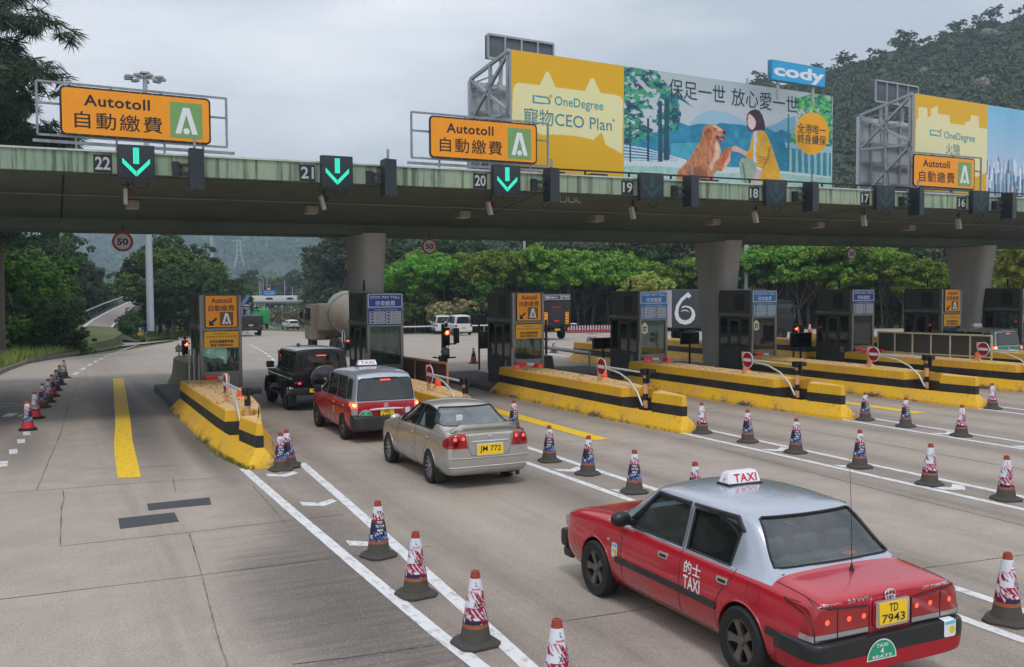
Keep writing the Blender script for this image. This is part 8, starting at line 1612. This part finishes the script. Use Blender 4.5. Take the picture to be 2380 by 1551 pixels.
for k in range(60):
    px = 880+k*26+rnd.uniform(-9, 9); d = rnd.uniform(108, 128)-(px-1500)*.012; p = D(px, 740, d); tree(['forest', 'grey', 'forest', 'round'][k % 4], (p.x, p.y, -2.5+rnd.random()*2), 1.05+.35*rnd.random(), 'dark tree in the mass behind the bright row', 'dark trees behind the bright row', k % 4)
for k, (px, py, d, kind, s) in enumerate([(965, 757, 101, 'round', .66), (1000, 757, 100, 'shrub', 1.7), (1035, 757, 101, 'shrub', 1.9), (1065, 756, 100, 'shrub', 1.8), (1105, 757, 101, 'near', .78), (1150, 757, 102, 'shrub', 2.0), (1180, 757, 102, 'shrub', 1.8), (940, 758, 102, 'shrub', 1.9)]): p = D(px, py, d); tree(kind, (p.x, p.y, zg(p.y)), s, ['dark rounded shrub right of the second booth', 'flowering shrub left of the white vans', 'flowering shrub behind the white vans', 'flowering shrub above the white vans', 'bright round tree left of the third booth', 'pale shrub at the edge of the third booth', 'shrub hidden by the third booth', 'low shrub right of the second booth sign'][k], 'shrubs along the far guard rail', k % 3, cat='shrub')
# ---- hills
def ridge(px_list, dist, name, zlow, m, back=60, n=90, front=.45, amp=3.):
    P = []
    xs = np.linspace(px_list[0][0], px_list[-1][0], n); yv = np.interp(xs, [a for a, b in px_list], [b for a, b in px_list]); rows = 16; V = []
    for j in range(rows+1):
        t = j/rows; dd = dist*(front+(1-front)*t)
        for x, y in zip(xs, yv):
            top = D(x, y, dist); q = D(x, 672, dd); z = zlow+(top.z-zlow)*(t**1.15); V.append((q.x, q.y, z+amp*(vnoise(np.array(q.x/14.), np.array(q.y/14.), 1., 3)-.5)*(1 if 0 < j < rows else .4)))
    for x, y in zip(xs, yv): q = D(x, 672, dist*1.25); V.append((q.x, q.y, zlow-5))
    V = np.array(V, float); F = np.array([(j*n+i, j*n+i+1, (j+1)*n+i+1, (j+1)*n+i) for j in range(rows+1) for i in range(n-1)]); o = link(name, np_mesh(name, V, F, m, smooth=True)); tag(o, kind='structure'); return V, n, rows
def forest_on(V, n, rows, name, cnt, size, m, lift, col_seed=1, rockz=None):
    r = np.random.default_rng(col_seed); G_ = V[:n*(rows+1)].reshape(rows+1, n, 3); k = max(1, cnt//26)
    a, b = r.random(k)*(rows-.01), r.random(k)*(n-1.01); i, j = a.astype(int), b.astype(int); fa, fb_ = (a-i)[:, None], (b-j)[:, None]
    C = (G_[i, j]*(1-fa)+G_[i+1, j]*fa)*(1-fb_)+(G_[i, j+1]*(1-fa)+G_[i+1, j+1]*fa)*fb_; tone = r.random(k)
    cs = size*(2.0+2.6*r.random(k)); ci = r.integers(0, k, cnt); dd = r.normal(size=(cnt, 3)); dd /= np.linalg.norm(dd, axis=1)[:, None]; dd[:, 2] = abs(dd[:, 2]); P = C[ci]+dd*cs[ci][:, None]*np.array([1, 1, .9])*(r.random(cnt)**.4)[:, None]+np.array([0, 0, lift])
    nn = dd+r.normal(size=(cnt, 3))*.5; nn /= np.linalg.norm(nn, axis=1)[:, None]; t = np.cross(nn, r.normal(size=(cnt, 3))); t /= np.linalg.norm(t, axis=1)[:, None]; s = size*(.6+.8*r.random(cnt))[:, None]; A_, B_ = t*s, np.cross(nn, t)*s*.7
    VV = np.stack([P-A_, P+B_, P+A_, P-B_], 1).reshape(-1, 3); tc = np.repeat(tone[ci], 4); o = link(name, np_mesh(name, VV, np.arange(4*cnt).reshape(cnt, 4), m, np.stack([tc]*3, 1))); tag(o, kind='stuff'); return G_
hillM = grass_material('hill_undergrowth', (.020, .032, .016), (.034, .046, .024), (.05, .055, .035)); LH = leaf_mat('hill_leaf', srgb(44, 64, 42), srgb(60, 82, 50), srgb(86, 106, 62), .12)
rg = [(860, 560), (1000, 510), (1200, 430), (1400, 330), (1600, 240), (1740, 196), (1760, 188), (1800, 200), (1860, 196), (1925, 160), (1965, 152), (2010, 148), (2060, 120), (2100, 112), (2140, 112), (2190, 92), (2240, 78), (2300, 62), (2340, 52), (2380, 34), (2500, -20), (2700, -60)]
V, n, rows = ridge([(a, b+8) for a, b in rg], 330, 'rocky_hill', -4, hillM, amp=5.); GH = forest_on(V, n, rows, 'hillside_forest', 300000, .48, LH, .3)
rt_ = [(1762, 190), (1782, 188), (1960, 152), (1975, 150), (2090, 100), (2102, 104), (2150, 108), (2200, 92), (2225, 84), (2262, 72), (2290, 62), (2310, 50), (2365, 40), (1860, 196), (1895, 176), (2035, 140)]
for k, (px, py) in enumerate(rt_): p = D(px, py+10, 326); tree(['grey', 'round', 'forest'][k % 3], (p.x, p.y, p.z-3.0), .9+.25*rnd.random(), 'tree standing out on the hill ridge against the sky', 'trees along the hill ridge', k % 3)
rockM = mat('granite', srgb(140, 134, 132), .9, var=.3, sc=.5, dirt=.8, dcol=srgb(62, 60, 56), bump=.8)
bmh = bmesh.new(); bmh.from_mesh(bpy.data.objects['rocky_hill'].data); bvh_h = BVHTree.FromBMesh(bmh); bmh.free()
for k, (px, py, w, h) in enumerate([(2305, 90, 46, 18), (2330, 72, 22, 10), (2278, 206, 34, 24), (2240, 212, 16, 9), (2180, 296, 9, 9), (2140, 172, 10, 16)]):
    hit = bvh_h.ray_cast(Vector((0, 0, CH)), ray(px, py).normalized()); p = hit[0] if hit[0] is not None else D(px, py, 290); d = (p-Vector((0, 0, CH))).length; s_ = d/2270; bm = bmesh.new(); bmesh.ops.create_icosphere(bm, subdivisions=5, radius=1)
    for v in bm.verts:
        c = v.co; n_ = float(fbm(np.array(c.x*1.1+k*3+9), np.array(c.z*1.5+c.y*1.1+9), 1.2, k)); n2 = float(fbm(np.array(c.x*5+k+20), np.array(c.z*4+c.y*3+20), 1., k+4)); n3 = abs(n2-.5)*2; f = .55+.85*n_-.22*(1-n3)**3
        v.co = Vector((c.x*w*s_*.62*f, c.y*4.5*f, c.z*h*s_*.75*f+.35*abs(c.x)*h*s_*.2))
    b = MB(); b.bm(bm); o = b.build('rock_outcrop', rockM, None, 30); o.location = p; o.rotation_euler = (0, R(18), -YAW); tag(o, ['largest grey rock face near the top right of the hill', 'small rock just above the largest rock face', 'wide cracked rock face right of the small rooftop sign', 'small rock left of the wide cracked one', 'narrow pale boulder low on the hill above the billboard', 'tall pale rock amid the hill trees'][k], 'rock', 'rocks on the hill')
blueM = grass_material('far_hill_green', (.030, .045, .026), (.045, .06, .034), (.06, .07, .045))
V, n, rows = ridge([(-300, 600), (100, 560), (300, 520), (500, 470), (700, 455), (900, 470), (1100, 520), (1400, 560), (1900, 600)], 1500, 'far_hill', -12, blueM, amp=14., front=.55); forest_on(V, n, rows, 'far_hill_forest', 110000, 2.4, LH, 1., 5)
bmh = bmesh.new(); bmh.from_mesh(bpy.data.objects['far_hill'].data); hit = BVHTree.FromBMesh(bmh).ray_cast(Vector((0, 0, CH)), ray(556, 624).normalized()); bmh.free(); pp = hit[0] if hit[0] is not None else D(556, 624, 900); dp = pp.dot(fw)
r = empty('pylon', tuple(pp), 0, 'pale lattice power pylon on the far hill', 'pylon'); b = MB(); H_ = 66*dp/2270
for s1 in (-1, 1):
    for s2 in (-1, 1): b.bar((s1*8.5, s2*6, -12), (s1*2.2, s2*2, H_*.45), .8); b.bar((s1*2.2, s2*2, H_*.45), (s1*1.2, s2*1.2, H_), .7)
for z, w in ((.02, 7.6), (.2, 5.6), (.45, 2.2), (.7, 1.7)): b.bar((-w, 0, H_*z), (w, 0, H_*z), .5)
for z in (.6, .8, .97): b.bar((-6, 0, H_*z), (6, 0, H_*z), .5)
for s1 in (-1, 1): b.bar((s1*7.4, 0, 0), (-s1*4, 0, H_*.3), .3)
b.build('lattice', mat('pylon_grey', srgb(160, 168, 174), .6), r)
# ---- banks and the ground cover behind the plaza
o = grid_sheet('far_bank', list(np.linspace(-30, 260, 40)), list(np.linspace(70, 210, 20)), lambda x, y: -12+11.2*min(1, max(0, ((x*.43+y*.903)-(93 if x > max(22, .34*y) else 400))/9))+max(0, (x*.43+y*.903)-104)*.10*(1 if x > max(26, .34*y) else 0), hM); tag(o, kind='structure')
# ---- humid air
b = MB(); b.box(-1400, 2600, -120, 2600, -25, 190); hz = b.build('haze', None, None, smooth=False) if False else b.build('haze', mat('haze_tmp', (1, 1, 1), var=0), None, smooth=False)
t = bpy.data.materials.new('haze'); t.use_nodes = True; nn_ = t.node_tree; nn_.nodes.clear(); v_ = nn_.nodes.new('ShaderNodeVolumePrincipled'); v_.inputs['Color'].default_value = (.62, .78, .96, 1); v_.inputs['Density'].default_value = .00050; v_.inputs['Anisotropy'].default_value = .2
ou = nn_.nodes.new('ShaderNodeOutputMaterial'); nn_.links.new(v_.outputs[0], ou.inputs['Volume']); hz.data.materials.clear(); hz.data.materials.append(t); tag(hz, kind='stuff')
